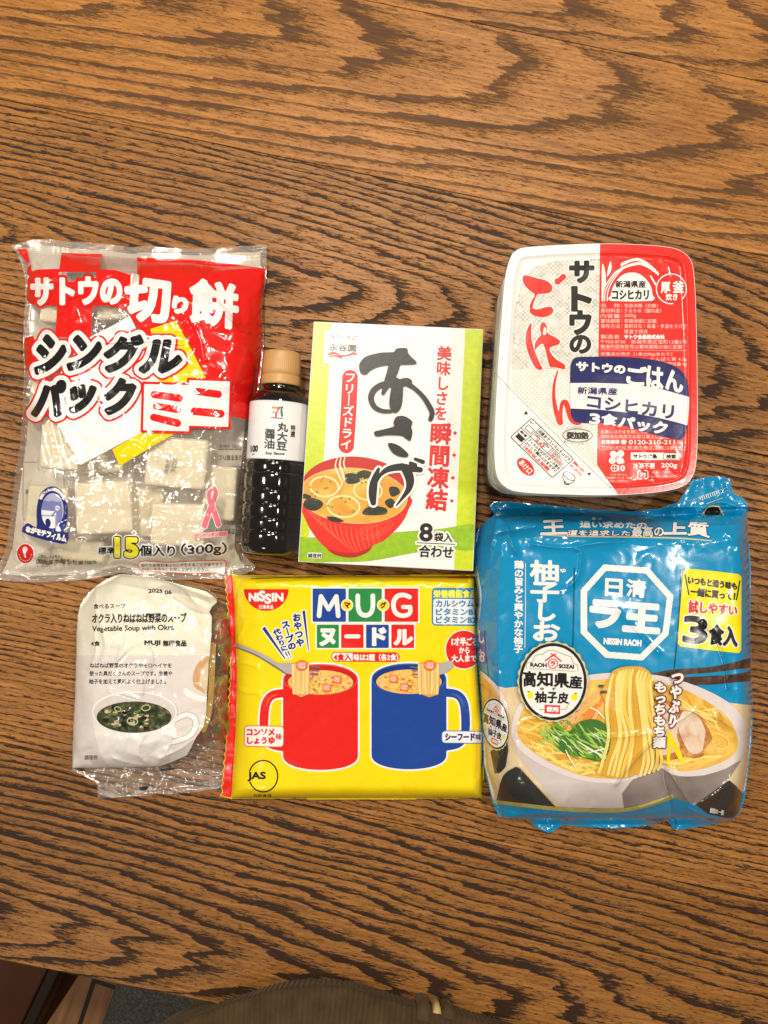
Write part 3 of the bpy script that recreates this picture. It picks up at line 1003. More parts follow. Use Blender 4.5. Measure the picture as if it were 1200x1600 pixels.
    W = [[(539, 742), (549, 739), (557, 741), (561, 746), (562, 753), (550, 756), (541, 754)], [(557, 740), (568, 734.5), (580, 738), (578, 746), (564, 748)],
         [(475, 784), (483, 778), (497, 780), (505, 787), (499, 795), (488, 798), (476, 793)], [(473, 771), (486, 775), (482, 779), (472, 778)], [(566, 803), (573, 793), (590, 791), (604, 795), (603, 803), (585, 805)],
         [(608, 762), (620, 761), (625, 770), (612, 776)], [(601, 784), (611, 778.5), (618, 787), (609, 794)], [(510, 808), (520, 807), (532, 811), (537, 815), (520, 815)]]
    it.patch('seaweed_print', weed, [poly(w, 3) & face for w in W], 8, 0.6)
    bits = scatter_in(soupE.grow(-6), 30, 8)
    it.patch('scallion_print', print_mat('scallion', (0.20, 0.28, 0.035), **K), [ell(x, y, 2.0, 1.4, (i * 37) % 180) for i, (x, y) in enumerate(bits)], 9, 0.5)
    it.patch('scallion_print', print_mat('scallion_pale', (0.62, 0.62, 0.30), **K), [ell(x + .4, y + .3, 0.9, 0.6) for x, y in bits[::2]], 10, 0.4)
    steam = [stroke([(527, 716, .8), (524, 728, 1.2), (529, 742, 1.6), (534, 752, 1.2)]), stroke([(533, 714, .8), (531, 726, 1.6), (535, 738, 2), (538, 750, 1.4)]), stroke([(540, 712, .6), (537, 724, 1.2), (541, 735, .8)]), stroke([(536, 752, 1), (530, 764, 1.6), (524, 770, .8)])]
    it.patch('steam_print', print_mat('steam', (0.85, 0.68, 0.46), **K), steam, 11, 0.6)
    it.patch('glow_print', white, (ge.grow(3.2)) & face, 11, 0.7)
    it.patch('brush_lettering', ink, brush, 12, 0.55)
    # red vertical copy
    it.patch('copy_lettering', red, [text('美味しさを', [(684, 540.5), (706, 541.5), (697.5, 656), (679, 655)], 0.55, vertical=True),
                                    text('瞬間凍結', [(673.5, 661), (705.5, 662.5), (698, 798), (665.5, 795)], 1.1, vertical=True)], 3, 0.5)
    it.patch('diamond_print', red, [poly([(x, y - 3.2), (x + 3.2, y), (x, y + 3.2), (x - 3.2, y)]) for x, y in ((711, 676.5), (709.5, 711), (707.5, 746.5), (706, 782.5))], 3, 0.6)
    cnt = [text('8', [(657, 818), (675.5, 819), (674.5, 845.5), (656, 844.5)], 1.3), text('袋入', [(679, 832), (707.5, 833.5), (706.5, 847), (678, 845.5)], 0.5),
           stroke([(651.5, 848), (711, 850.5)], 1.2), text('合わせ', [(655.5, 851.5), (708.5, 854), (707.5, 872.5), (654.5, 870)], 0.6)]
    it.patch('glow_print', white, [c.grow(2.6) for c in cnt], 4, 0.6)
    it.patch('count_lettering', ink, cnt, 6, 0.5)
    it.patch('note_print', white, rrect(480.5, 863.5, 502.5, 872.5, 1, 2), 6, 0.6)
    it.patch('note_lettering', ink, text('調理例', [(481.5, 864.5), (501.5, 865), (501.3, 872), (481.3, 871.5)], 0.15), 7, 0.4)
    return it
carton = build_carton()

# ================================================================== small bottle of soy sauce lying on its side
def build_bottle():
    import bmesh
    zc = 0.0222
    x0, y0 = unproj(441.5, 550, zc); x1, y1 = unproj(423.5, 866, zc)
    Lb = math.hypot(x1 - x0, y1 - y0)
    o = empty('soy_sauce_bottle', (x0, y0, zc), 'small bottle of dark soy sauce with a tan cap lying on its side', 'bottle')
    ang = math.atan2(y1 - y0, x1 - x0)
    o.rotation_euler = (0, 0, ang)                   # local +x runs from the cap to the foot
    def lathe(name, prof, mat, n=96, arc=None, ripple=None):
        bm = bmesh.new(); rows = []
        a0, a1 = arc if arc else (0, 2 * math.pi)
        cnt = n if not arc else n + 1
        for (x, r) in prof:
            row = []
            for k in range(cnt):
                a = a0 + (a1 - a0) * k / n
                rr = r + (ripple(x, a) if ripple else 0)
                row.append(bm.verts.new((x, rr * math.cos(a), rr * math.sin(a))))
            rows.append(row)
        for j in range(len(rows) - 1):
            for k in range(n):
                k2 = (k + 1) % cnt
                bm.faces.new((rows[j][k], rows[j + 1][k], rows[j + 1][k2], rows[j][k2]))
        if not arc:
            for row in (rows[0], rows[-1]):
                if prof[rows.index(row)][1] > 1e-5:
                    bm.faces.new(row)
        bmesh.ops.recalc_face_normals(bm, faces=bm.faces)
        me = bpy.data.meshes.new(name); bm.to_mesh(me); bm.free()
        for p in me.polygons: p.use_smooth = True
        return link(name, me, mat, o)
    mm = 0.001
    Lm = Lb / mm
    k = Lm / 145.0
    # profile along the bottle in millimetres
    def prof_r(x):
        pts = [(24.5, 11.0), (25.5, 12.6), (27, 12.6), (28, 11.6), (33, 11.6), (36, 13.5), (42, 18.4), (47, 20.6), (50, 21.2), (86, 21.6), (88, 21.0)]
        return pts
    P = [(24.0, 10.8), (25, 12.2), (26.0, 12.4), (27.0, 12.0), (28.0, 12.6), (29.5, 14.8), (32, 18.0), (34.5, 20.0), (37.0, 20.9), (40, 21.1), (78, 21.3), (79, 21.0)]
    def band(a, b, hi, lo):
        L_ = b - a
        return [(a + L_ * t, lo + (hi - lo) * (1 - abs(2 * t - 1) ** 5) ** 0.5) for t in (0, .04, .1, .2, .35, .5, .65, .8, .9, .96)]
    P += band(79.5, 87, 21.4, 20.2) + band(87, 99.6, 22.1, 20.6) + band(99.6, 109, 22.2, 20.8) + band(109, 119, 22.2, 20.8) + band(119, 128, 22.2, 20.8)
    P += [(128, 20.8), (129, 21.9), (131, 22.2), (139, 22.0), (143, 20.6), (144.6, 17.5), (145, 14), (143.5, 10), (142.5, 0.01)]
    body, nt, N, L, PB = nodes_of('soy_sauce')
    PB.inputs['Base Color'].default_value = (0.006, 0.0035, 0.002, 1); PB.inputs['Roughness'].default_value = 0.12
    PB.inputs['Coat Weight'].default_value = 1.0; PB.inputs['Coat Roughness'].default_value = 0.05
    tc = N.new('ShaderNodeTexCoord'); n2 = N.new('ShaderNodeTexNoise'); n2.inputs['Scale'].default_value = 130; n2.inputs['Detail'].default_value = 2
    L.new(tc.outputs['Object'], n2.inputs['Vector'])
    b = N.new('ShaderNodeBump'); b.inputs['Strength'].default_value = 0.05; b.inputs['Distance'].default_value = 0.001
    L.new(n2.outputs['Fac'], b.inputs['Height']); L.new(b.outputs['Normal'], PB.inputs['Normal']); L.new(b.outputs['Normal'], PB.inputs['Coat Normal'])
    lathe('body', [(x * k * mm, r * mm) for x, r in P], body, 128, None,
          lambda x, a: -0.00035 * max(0, math.cos(a * 5 + 0.6)) ** 8 if x > 0.080 * k else 0)
    cap = print_mat('tan_cap', (0.53, 0.30, 0.105), 0.42, 0.1, 300)
    capP = [(0.2, 0.01), (0.2, 10.5), (0.6, 12.2), (1.6, 13.0), (3, 13.3), (17.0, 13.9), (17.2, 13.55), (17.6, 13.55), (17.8, 14.0), (19, 14.1), (23.6, 14.3), (24.4, 13.9), (24.5, 11)]
    fine = []
    for (a, ra), (b_, rb) in zip(capP, capP[1:]):
        for t in (0, .25, .5, .75): fine.append((a + (b_ - a) * t, ra + (rb - ra) * t))
    fine.append(capP[-1])
    lathe('cap', [(x * k * mm, r * mm) for x, r in fine], cap, 240, None, lambda x, a: -0.00022 * (0.5 + 0.5 * math.cos(a * 60)) if 0.003 * k < x < 0.0165 * k else 0)
    # wrap-round label and its printing
    paper = speckle_mat('label_paper', [(0.3, (0.72, 0.71, 0.70)), (0.6, (0.80, 0.79, 0.78))], 40, 0.4, 5, 0.5, 0.05)
    la, lb = 47.8, 86.2
    lab = lathe('label', [(x * k * mm, (r + 0.10) * mm) for x, r in ((37.6, 20.95), (40, 21.15), (60, 21.25), (77.5, 21.35), (78.2, 21.3))], paper, 128)
    rl = 21.35
    # lettering: picture pixels are laid on the cylinder as seen from above
    cz = math.cos(ang); sz = math.sin(ang)
    ux, uy = (x1 - x0) / Lb, (y1 - y0) / Lb
    def on_label(name, mat, shapes, off, res=0.45):
        cos = []; lps = []; szs = []; base = 0
        for s in (shapes if isinstance(shapes, list) else [shapes]):
            r = contour(s, res)
            if r is None: continue
            vx, vy, lp, szz = r
            zz = np.full(len(vx), zc + rl * mm)
            for _ in range(6):
                x, y = unproj(vx, vy, zz)
                tx = (x - x0) * ux + (y - y0) * uy; ty = -(x - x0) * uy + (y - y0) * ux
                rad = (rl + off) * mm
                zz = zc + np.sqrt(np.maximum(rad ** 2 - np.clip(ty, -rad, rad) ** 2, 1e-10))
            cos.append(np.stack([tx, ty, zz - zc], axis=1)); lps.append(lp + base); szs.append(szz); base += len(vx)
        me = mesh_np(name, np.concatenate(cos), np.concatenate(lps), np.concatenate(szs))
        return link(name, me, mat, lab)
    K = dict(rough=0.35, bump=0.05)
    ink = print_mat('label_black', (0.015, 0.014, 0.013), **K)
    t = 2.3
    def Q(a, b, c, d):   # zoom-3 pixels to photo pixels
        f = lambda p: (360 + p[0] / 4.571, 530 + p[1] / 4.571)
        return [f(a), f(b), f(c), f(d)]
    on_label('label_lettering', ink, [text('丸大豆', Q((340, 592), (412, 600), (402, 795), (328, 787)), 0.55, vertical=True),
                                      text('醤油', Q((250, 638), (320, 645), (313, 785), (240, 778)), 0.5, vertical=True),
                                      text('特選', Q((433, 612), (465, 615), (460, 700), (428, 697)), 0.2, vertical=True),
                                      text('100', Q((145, 760), (196, 758), (193, 802), (146, 806)), 0.45), text('ml', Q((155, 815), (170, 815), (170, 825), (154, 826)), 0.1),
                                      text('Soy Sauce', Q((251, 803), (386, 808), (385, 832), (250, 827)), 0.3)], 0.25, 0.4)
    on_label('badge_print', print_mat('badge_white', (0.84, 0.83, 0.82), **K), poly(Q((285, 468), (398, 474), (392, 580), (278, 573))).grow(0.6), 0.16, 0.6)
    f7 = lambda p: (360 + p[0] / 4.571, 530 + p[1] / 4.571)
    on_label('numeral_print', print_mat('badge_orange', (0.75, 0.17, 0.05), **K), [stroke([f7((303, 488)), f7((352, 490))], 3.6, 0), stroke([f7((350, 490)) , f7((335, 510))], 3.6, 0)], 0.25, 0.4)
    on_label('numeral_print', print_mat('badge_red', (0.70, 0.02, 0.02), **K), [stroke([f7((328, 528)), f7((325, 550))], 3.8, 0)], 0.25, 0.4)
    on_label('numeral_print', print_mat('badge_green', (0.01, 0.16, 0.05), **K), [ell(*f7((368, 488)), 2.2, 2.2), stroke([f7((364, 505)), f7((368, 548))], 3.4, 0)], 0.25, 0.4)
    on_label('badge_lettering', ink, [text('SEVEN', Q((300, 516), (345, 518), (345, 526), (300, 524)), 0.1), text('i', Q((362, 516), (366, 516), (366, 526), (362, 526)), 0.1), text('PREMIUM', Q((292, 556), (375, 562), (375, 570), (292, 564)), 0.2)], 0.3, 0.35)
    return o
build_bottle()
# ================================================================== three packs of cooked rice, stacked and shrink-wrapped
def build_rice():
    HT = 0.100
    it = Item('rice_multipack', (928, 590), (755, 370, 1100, 790), 'three white trays of cooked rice stacked and shrink wrapped with red printed lid', 'rice packs', 1.0)
    tray = print_mat('tray_white', (0.80, 0.79, 0.75), 0.30, 0.05, 300, 0.3)
    OUT = [(798, 402), (806, 392), (822, 386.5), (880, 382.5), (942, 380.5), (1000, 382), (1045, 386), (1068, 394), (1081, 410), (1085.5, 440), (1088, 500), (1089.5, 580), (1090, 660), (1088.5, 715), (1082, 744), (1066, 760), (1030, 768.5), (960, 773.5), (880, 772.5), (815, 769), (790, 761), (776, 742), (772.5, 700), (775, 630), (779, 560), (785, 480), (790, 430)]
    lid_shape = poly(OUT, 5)
    # lid height: flat rim, the film sagging a little into the tray, a raised weld ridge
    d = -segs_lid(lid_shape, it)
    inner = np.clip((d - 14) / 8, 0, 1)
    it.H[:] = HT + 0.0004 - 0.0011 * inner * inner * (3 - 2 * inner)
    it.H += 0.0006 * np.exp(-((d - 13.5) / 1.6) ** 2)
    it.H += inner * (0.0014 * fbm(it.X / 90, it.Y / 110, 3, 3))
    fz = blur(facets(it, 26, 5), 4)
    lowright = np.clip(1 - np.hypot(it.X - 1045, it.Y - 735) / 70, 0, 1) + 0.6 * np.clip(1 - np.hypot(it.X - 1040, it.Y - 420) / 40, 0, 1)
    it.H += 0.0022 * fz * lowright * inner
    for pts, a in (([(1010, 700), (1040, 722), (1062, 742)], 0.0009), ([(1035, 690), (1058, 716)], -0.0008), ([(1000, 725), (1022, 750)], 0.0008), ([(1030, 405), (1045, 415), (1048, 428)], 0.0006)):
        it.H += crease(it, pts, a, 3.0)
    K = dict(rough=0.24, bump=0.10, scale=420, coat=0.2)
    lidw = print_mat('lid_white', (0.80, 0.785, 0.755), **K)
    lid = it.patch('lid', lidw, lid_shape, 0, 1.2)
    def put(name, mat, sh, layer, res=0.6):
        return it.patch(name, mat, sh, layer, res, lid)
    # rim embossing and the three trays under the lid
    # outline in true metres at the lid's height
    pts = np.array(smooth_pts(OUT, 5))
    wx, wy = unproj(pts[:, 0], pts[:, 1], HT)
    P = np.stack([wx - it.base[0], wy - it.base[1]], axis=1)
    c = P.mean(axis=0)
    def ring_at(scale_in, z, off=(0, 0)):
        v = P - c
        ln = np.linalg.norm(v, axis=1, keepdims=True)
        q = c + v * (ln - scale_in) / ln + np.array(off)
        return [(a, b, z) for a, b in q]
    import bmesh
    for k in range(3):
        z1 = HT - k * 0.0333
        off = [(0, 0), (-0.0012, -0.0028), (-0.0004, -0.0042)][k]
        rings = [(0.0, z1 - 0.0000), (0.0, z1 - 0.0012), (0.0035, z1 - 0.0014), (0.0040, z1 - 0.006), (0.0055, z1 - 0.007), (0.0085, z1 - 0.022), (0.0120, z1 - 0.0300), (0.016, z1 - 0.0328)]
        bm = bmesh.new(); rows = []
        for (sc_, z) in rings:
            rows.append([bm.verts.new(p) for p in ring_at(sc_ + (0, 0.0024, 0.0062)[k], max(z, 0.0003), off)])
        n = len(rows[0])
        for r0, r1 in zip(rows, rows[1:]):
            for i in range(n):
                bm.faces.new((r0[i], r0[(i + 1) % n], r1[(i + 1) % n], r1[i]))
        bm.faces.new(rows[-1])
        if k: bm.faces.new(rows[0][::-1])
        bmesh.ops.recalc_face_normals(bm, faces=bm.faces)
        me = bpy.data.meshes.new('tray'); bm.to_mesh(me); bm.free()
        for p in me.polygons: p.use_smooth = True
        if k == 0: lid_tray = link('tray', me, tray, it.o)
        else:
            link('tray', me, tray, it.o)
    # shrink film round the sides, gathered at the foot of the near side
    film = clear_film('shrink_film', 0.12, (1, 1, 1), 0.12, 0.6, 160, 0.8)
    rows = []
    rng = np.random.default_rng(4)
    n = len(P); ph = np.linspace(0, 2 * math.pi, n, endpoint=False)
    vv = []; zs = np.linspace(0.0008, HT - 0.0006, 30)
    for z in zs:
        t = z / HT
        base = P + np.array([-0.0012, -0.0034]) * math.sin(min(1, (1 - t) * 1.6) * math.pi / 2)
        cc = base.mean(axis=0); v = base - cc; ln = np.linalg.norm(v, axis=1, keepdims=True)
        wr = 0.0007 * np.array([vnoise(np.array(i / 3.0), np.array(z * 160), 3) for i in range(n)])[:, None]
        q = cc + v * (ln + 0.0012 + wr - 0.0095 * (1 - t)) / ln
        vv += [(a, b, z) for a, b in q]
    ff = []
    for j in range(len(zs) - 1):
        for i in range(n):
            ff.append((j * n + i, j * n + (i + 1) % n, (j + 1) * n + (i + 1) % n, (j + 1) * n + i))
    me = bpy.data.meshes.new('shrink_film'); me.from_pydata(vv, [], ff)
    for p in me.polygons: p.use_smooth = True
    link('shrink_film', me, film, it.o)

    red = print_mat('lid_red', (0.76, 0.030, 0.022), **K)
    ink = print_mat('lid_black', (0.022, 0.018, 0.016), **K)
    white = print_mat('lid_ink_white', (0.82, 0.78, 0.74), **K)
    pale = print_mat('lid_ink_pink', (0.80, 0.42, 0.36), **K)
    brick = print_mat('lid_brush_red', (0.72, 0.035, 0.022), **K)
    navy = print_mat('sticker_navy', (0.014, 0.016, 0.105), **K)
    def c5(p): return [(750 + a / 3.3333, 370 + b / 3.3333) + ((w[0] / 3.3333,) if w else ()) for a, b, *w in p]
    redarea = poly([(938, 360), (1110, 360), (1110, 790), (985, 790), (967.5, 774.5), (933, 727), (933, 700)]) & lid_shape.grow(-0.6)
    put('red_print', red, redarea, 1, 1.0)
    # clear window over the rice
    win = poly([(870, 407), (937, 404), (933, 727), (900, 690), (800, 592), (800, 560), (805, 480), (815, 440), (835, 417)]) & lid_shape.grow(-16)
    rice = speckle_mat('rice_under_film', [(0.30, (0.44, 0.385, 0.335)), (0.5, (0.60, 0.55, 0.48)), (0.7, (0.72, 0.68, 0.60))], 260, 0.22, 4, 0.5, 0.1)
    upper = win & rrect(780, 380, 940, 577)
    lower = poly([(800, 577.5), (936, 577.5), (934, 735), (930, 735), (800, 606)]) & lid_shape.grow(-16)
    put('window_print', rice, upper, 1, 1.0)
    put('window_print', speckle_mat('rice_pale', [(0.3, (0.66, 0.63, 0.56)), (0.6, (0.76, 0.74, 0.68))], 120, 0.22, 4, 0.5, 0.1), lower, 1, 1.0)
    dl = []; dd = []
    j = 0; y = 402.0
    while y < 735:
        x = 795 + (3.65 if j % 2 else 0)
        while x < 937:
            g = np.array([[x]]), np.array([[y]])
            if y < 575:
                if upper.fn(*g)[0, 0] < -1.5: dl.append(ell(x, y, 1.55, 1.55))
            elif lower.fn(*g)[0, 0] < -1.5: dd.append(ell(x, y, 1.05, 1.05))
            x += 7.3
        y += 3.35 * (1 if y < 575 else 1.1); j += 1
    put('halftone_print', print_mat('lid_dot_white', (0.82, 0.78, 0.73), **K), dl, 2, 0.6)
    put('halftone_print', print_mat('lid_dot_grey', (0.55, 0.50, 0.43), **K), dd, 2, 0.5)
    # vertical name
    name = [text('サ', (891.5, 409.5, 926.5, 440), 2.6), text('ト', (895, 449.5, 922, 484), 3.0), text('ウ', (892, 487, 922, 521), 2.6), text('の', (891.5, 525, 922, 551), 2.0)]
    put('name_glow_print', white, [s.grow(1.8) for s in name], 3, 0.6)
    put('name_lettering', ink, name, 4, 0.5)
    B = [poly(c5([(222, 212), (232, 200), (262, 205), (300, 216), (345, 228), (372, 250), (376, 275), (360, 292), (325, 297), (300, 300), (285, 330), (272, 372), (266, 380), (258, 365), (268, 335), (285, 302), (262, 282), (235, 255), (224, 232)]), 4),
         poly(c5([(258, 385), (268, 372), (300, 378), (335, 368), (370, 365), (382, 385), (370, 405), (335, 418), (295, 415), (268, 402)]), 4),
         stroke(c5([(405, 232, 17), (412, 228, 14), (434, 208, 15)])),
         stroke(c5([(264, 455, 5), (254, 500, 13), (255, 550, 17), (272, 610, 18), (300, 670, 16), (318, 685, 8)])),
         poly(c5([(318, 452), (335, 445), (350, 470), (352, 500), (385, 520), (415, 540), (410, 560), (365, 578), (372, 610), (400, 640), (440, 665), (440, 690), (415, 685), (385, 680), (365, 678), (355, 650), (330, 560), (300, 575), (288, 590), (285, 560), (300, 530), (318, 510), (312, 480)]), 4),
         stroke(c5([(404, 700, 4), (388, 760, 7), (384, 830, 9), (394, 900, 12), (412, 955, 15), (418, 966, 15)])),
         stroke(c5([(418, 960, 13), (420, 915, 10), (428, 868, 10), (446, 862, 13), (462, 905, 15), (478, 950, 15), (500, 968, 12), (520, 970, 9)]))]
    hole = poly(c5([(336, 470), (345, 478), (346, 500), (335, 512), (328, 500)]), 3)
    B[4] = B[4] - hole
    put('brush_glow_print', white, [b.grow(1.4) for b in B], 3, 0.6)
    put('brush_lettering', brick, B, 4, 0.5)
    # rice-ear emblem
    def f6(p): return [(930 + a / 7.5, 370 + b / 7.5) + ((w[0] / 7.5,) if w else ()) for a, b, *w in p]
    emb = [poly(f6([(180, 750), (182, 690), (200, 610), (240, 530), (290, 470), (350, 432), (430, 418), (510, 432), (580, 480), (630, 540), (660, 600), (670, 680), (670, 750)]), 2)]
    for dx in (38, 68, 98):
        emb.append(stroke(f6([(180 - dx, 750), (180 - dx, 680), (200 - dx * .95, 600), (240 - dx * .85, 515), (290 - dx * .55, 440 - dx * .25), (320, 395 - dx * .3)]), 1.6))
    emb.append(poly(f6([(78, 750), (75, 600), (82, 310), (120, 420), (125, 560), (100, 650), (95, 750)]), 2))
    emb.append(poly(f6([(140, 470), (145, 400), (178, 285), (192, 350), (180, 410), (155, 450)]), 3))
    ear = []
    for i in range(17):
        t = i / 16
        x = 312 + 400 * t; yb = 385 - 95 * math.sin(math.pi * (t * 0.72 + 0.12)) + 150 * max(0, t - .45) ** 1.3
        ang = -35 + 85 * t
        for dy, a2 in ((-26, -40), (22, 30)):
            ear.append(ell(930 + (x + dy * t) / 7.5, 370 + (yb + dy) / 7.5, 3.3, 1.7, ang + a2))
    for i in range(5): ear.append(ell(930 + (655 + i * 12) / 7.5, 370 + (470 + i * 20) / 7.5, 2.8, 1.4, 60 + i * 4))
    put('emblem_print', white, emb, 2, 0.45)
    put('emblem_print', white, ear, 3, 0.4)
    put('emblem_lettering', ink, [text('新潟県産', (962, 438.7, 1008.7, 449.3), 0.35), text('コシヒカリ', (956.7, 453.3, 1013.3, 467.5), 0.7)], 3, 0.4)
    put('stamp_print', white, [ell(1048.9, 451.3, 23.3, 23.3).ring(1.7) - rrect(1052, 466, 1066, 480)], 2, 0.45)
    put('stamp_lettering', white, [text('厚', (1033, 441, 1047, 457.5), 0.6), text('釜', (1051.5, 439.5, 1068.5, 457), 0.6), text('炊き', (1040.5, 459, 1058.5, 469), 0.4)], 2, 0.4)
    # small print
    L_ = []
    def ln(s, x0, x1, y, h=6.4, b=0.12):
        L_.append(text(s, [(x0, y - h / 2), (x1, y - h / 2 + (x1 - x0) * 0.004), (x1, y + h / 2 + (x1 - x0) * 0.004), (x0, y + h / 2)], b))
    for s1, s2, y, xe in (('名　称', '包装米飯（白飯）', 477.3, 1028), ('原材料名', 'うるち米（国内産）', 485.3, 1033), ('内容量', '200g', 493.5, 994), ('賞味期限', '容器側面に記載', 501.4, 1026), ('保存方法', '直射日光・高温・多湿をさけて', 509.4, 1073)):
        ln(s1, 938.5, 968.5, y); ln('：', 971, 972.2, y, 3.5); ln(s2, 975.5, xe, y)
    ln('常温で保存', 975.5, 1012, 518); ln('製造者', 938.5, 968, 526)
    ln('〒950-8730　新潟市東区宝町13番5号', 938.5, 1073, 533.7); ln('製造所固有記号は賞味期限の後に記載', 938.5, 1066, 541.5); ln('栄養成分表示［1食(200g)あたり］', 938.5, 1050, 553.3)
    ln('エネルギー 294kcal、たんぱく質 4.2g', 938.5, 1073, 561); ln('脂質 0.8g、炭水化物 67.4g、食塩相当量 0g', 938.5, 1073, 568.6)
    ln('品質には万全を期しておりますが', 938.5, 1040, 674.5, 5.6); ln('送料当社負担でお取り替えいたします', 938.5, 1058, 681.8, 5.6)
    ln('〒950-8730 新潟市東区宝町13番5号', 940, 1066, 698.8, 5.4)
    ln('バイオマス', 953.5, 980, 741.8, 3.6); ln('認定番号 インキ・包装', 945, 988, 746.6, 3.4); ln('No.160021', 953, 981, 751.2, 3)
    ln('ふた：PE,PA', 1019, 1048, 737.5, 4.2); ln('トレー：PP,EVOH', 1013, 1060, 745, 4.2)
    L_.append(stroke([(938, 546.6), (1073, 548)], 0.6)); L_.append(rrect(936, 684.5, 1071.5, 702.5, 1.5, 0.3).ring(0.6))
    put('small_lettering', pale, L_, 2, 0.42)
    put('small_lettering', white, [text('サトウ食品株式会社', (975.5, 523, 1038.5, 529.5), 0.4), text('お客様係 ☎', (940, 687.3, 979, 694), 0.25), text('0120-310-211', (983, 687.6, 1054, 694.2), 0.2),
        text('10', (965.5, 727.5, 976, 735.8), 0.6), text('冷凍不要', (989.5, 723.5, 1023, 732), 0.25), text('200g', (1033, 723.5, 1058, 732.5), 0.3), text('プラ', (1000, 738.5, 1009, 744.5), 0.35)], 2, 0.42)
    pet = [ell(958.6, 710, 5.8, 5.4, 40), ell(969.6, 709, 5.8, 5.4, -40), ell(956.8, 719.5, 5.6, 5.2, -35), ell(968.4, 719.6, 5.6, 5.2, 35)]
    put('leaf_print', white, [p for p in pet] + [stroke([(963.5, 714), (968, 722), (975, 723), (973, 716)], 1.0), ell(960, 731.5, 5.2, 5.0).ring(1.3), stroke([(955, 731.5), (965, 731.5)], 0.9), stroke([(960, 727), (960, 736)], 0.9)], 2, 0.42)
    put('recycling_print', white, [rrect(996.5, 735, 1012.5, 748, 3).ring(1.3) - rrect(1001, 733, 1006, 737) - rrect(1003, 746, 1008, 750)], 2, 0.42)
    put('maker_print', white, rrect(985.5, 707.2, 1062.5, 718.8, 1.5, 0.4), 2, 0.6)
    put('maker_lettering', ink, [text('サトウ食品', (990, 709.8, 1026, 716), 0.4), text('検索', (1041, 710.2, 1056, 716.5), 0.2), rrect(1037, 707.8, 1061.5, 718.2, 1, 0.4).ring(0.7)], 3, 0.42)
    # tear line, triangles, heating box
    dt = []
    for i in range(96):
        t = i / 95
        dt.append(ell(774 + 192 * t, 583.8 + 189.5 * t + 2 * math.sin(t * 3), 0.72, 0.72))
    put('tear_print', ink, dt, 2, 0.36)
    put('tear_print', ink, [poly([(822, 641.5), (825, 647.5), (818.5, 647.5)]), poly([(920.5, 743.5), (924, 738.5), (917.5, 739)])], 2, 0.4)
    o0 = np.array([830.7, 653.3]); eu = np.array([66.0, 64.0]); ev = np.array([-33.4, 29.4])
    def LP(u, v): return tuple(o0 + eu * u + ev * v)
    def LQ(u0, v0, u1, v1): return [LP(u0, v0), LP(u1, v0), LP(u1, v1), LP(u0, v1)]
    hb = poly([LP(.03, .06), LP(.97, .06), LP(.97, .94), LP(.03, .94)]).grow(2.5).ring(1.1)
    lines = [hb] + [stroke([LP(*a), LP(*b)], 0.8, 0) for a, b in (((0, .5), (1, .5)), ((.22, 0), (.22, 1)), ((.62, .24), (.62, .5)), ((.22, .24), (1, .24)))]
    put('heating_print', ink, lines, 2, 0.4)
    put('heating_lettering', ink, [text('点線までフィルムをはがす', LQ(.24, .06, .97, .2), 0.12), text('500w・600w', LQ(.24, .27, .58, .36), 0.05), text('1000w', LQ(.65, .27, .9, .37), 0.05),
        text('フィルムをはがさずこの面を', LQ(.24, .54, .97, .66), 0.12), text('上にして鍋のふたをせずに', LQ(.24, .68, .97, .80), 0.12), text('電子レンジ', LQ(.03, .08, .2, .16), 0.0), text('熱湯', LQ(.04, .55, .18, .64), 0.1),
        poly(LQ(.05, .24, .19, .42)).ring(0.9), poly(LQ(.05, .72, .19, .86)).grow(.3), stroke([LP(.03, .7), LP(.21, .7)], 0.9, 0)], 2, 0.38)
    put('heating_lettering', brick, [text('2分', LQ(.32, .37, .52, .48), 0.3), text('1分30秒', LQ(.65, .38, .95, .48), 0.25), text('15分以上加熱', LQ(.28, .83, .86, .95), 0.35), text('加熱後よくまぜて', LQ(1.03, .02, 1.28, .12), 0.1), text('お召し上がり下さい', LQ(1.03, .18, 1.3, .28), 0.1)], 2, 0.38)
    put('opening_print', brick, ell(821.3, 729.3, 16.8, 9.8, 47), 2, 0.5)
    put('opening_lettering', white, text('あけ口', rq(821.3, 729.3, 24, 9, 47), 0.3), 3, 0.4)
    bx, by = 888.7, 746.7
    put('bowl_print', ink, [ell(bx + 1, by - 3, 10, 5.2, 32).ring(0.9), stroke([(bx - 8.5, by - 7), (bx - 9, by + 1), (bx - 4, by + 7.5), (bx + 3, by + 8.5), (bx + 9, by + 4)], 0.9), stroke([(bx - 7, by + 6), (bx - 5.5, by + 9.5), (bx, by + 10.5)], 1.6)], 2, 0.4)
    put('heat_print', ink, ell(902.4, 680.3, 23, 10.2, 1).ring(1.1), 2, 0.42)
    def arcw(cy, up):
        return lambda x, y: (x, y + up * ((x - 902.4) / 24) ** 2 * 5)
    put('heat_lettering', ink, [text('要加熱', [(886, 675), (919.5, 675.5), (919.3, 685.8), (885.8, 685.3)], 0.75), text('加熱して お召し上がりください', (882, 665, 923, 669), 0.0, warp=arcw(0, 1)), text('温めたてのおいしさをお試しください', (881, 691, 924, 695), 0.0, warp=arcw(0, -1))], 2, 0.38)
    # navy and white sticker of the three-pack
    A = it.H
    st = poly([(893, 566), (900, 558.5), (920, 557.3), (978, 557.8), (1020, 562), (1050, 570), (1066, 581), (1074, 596), (1077, 625), (1074, 665), (1069, 682), (1061, 687), (1040, 683), (1014, 676.5), (984, 667), (954, 661.5), (905, 660.5), (895, 655), (891.3, 640), (891, 580)], 3)
    o = it.patch('sticker', navy, st, 5, 0.8)
    band = poly([(880, 598.6), (930, 598.2), (978, 599.8), (1026, 606), (1085, 622.5), (1085, 668), (1060, 660.5), (1030, 653), (990, 645.5), (936, 640), (880, 637.8)]) & st
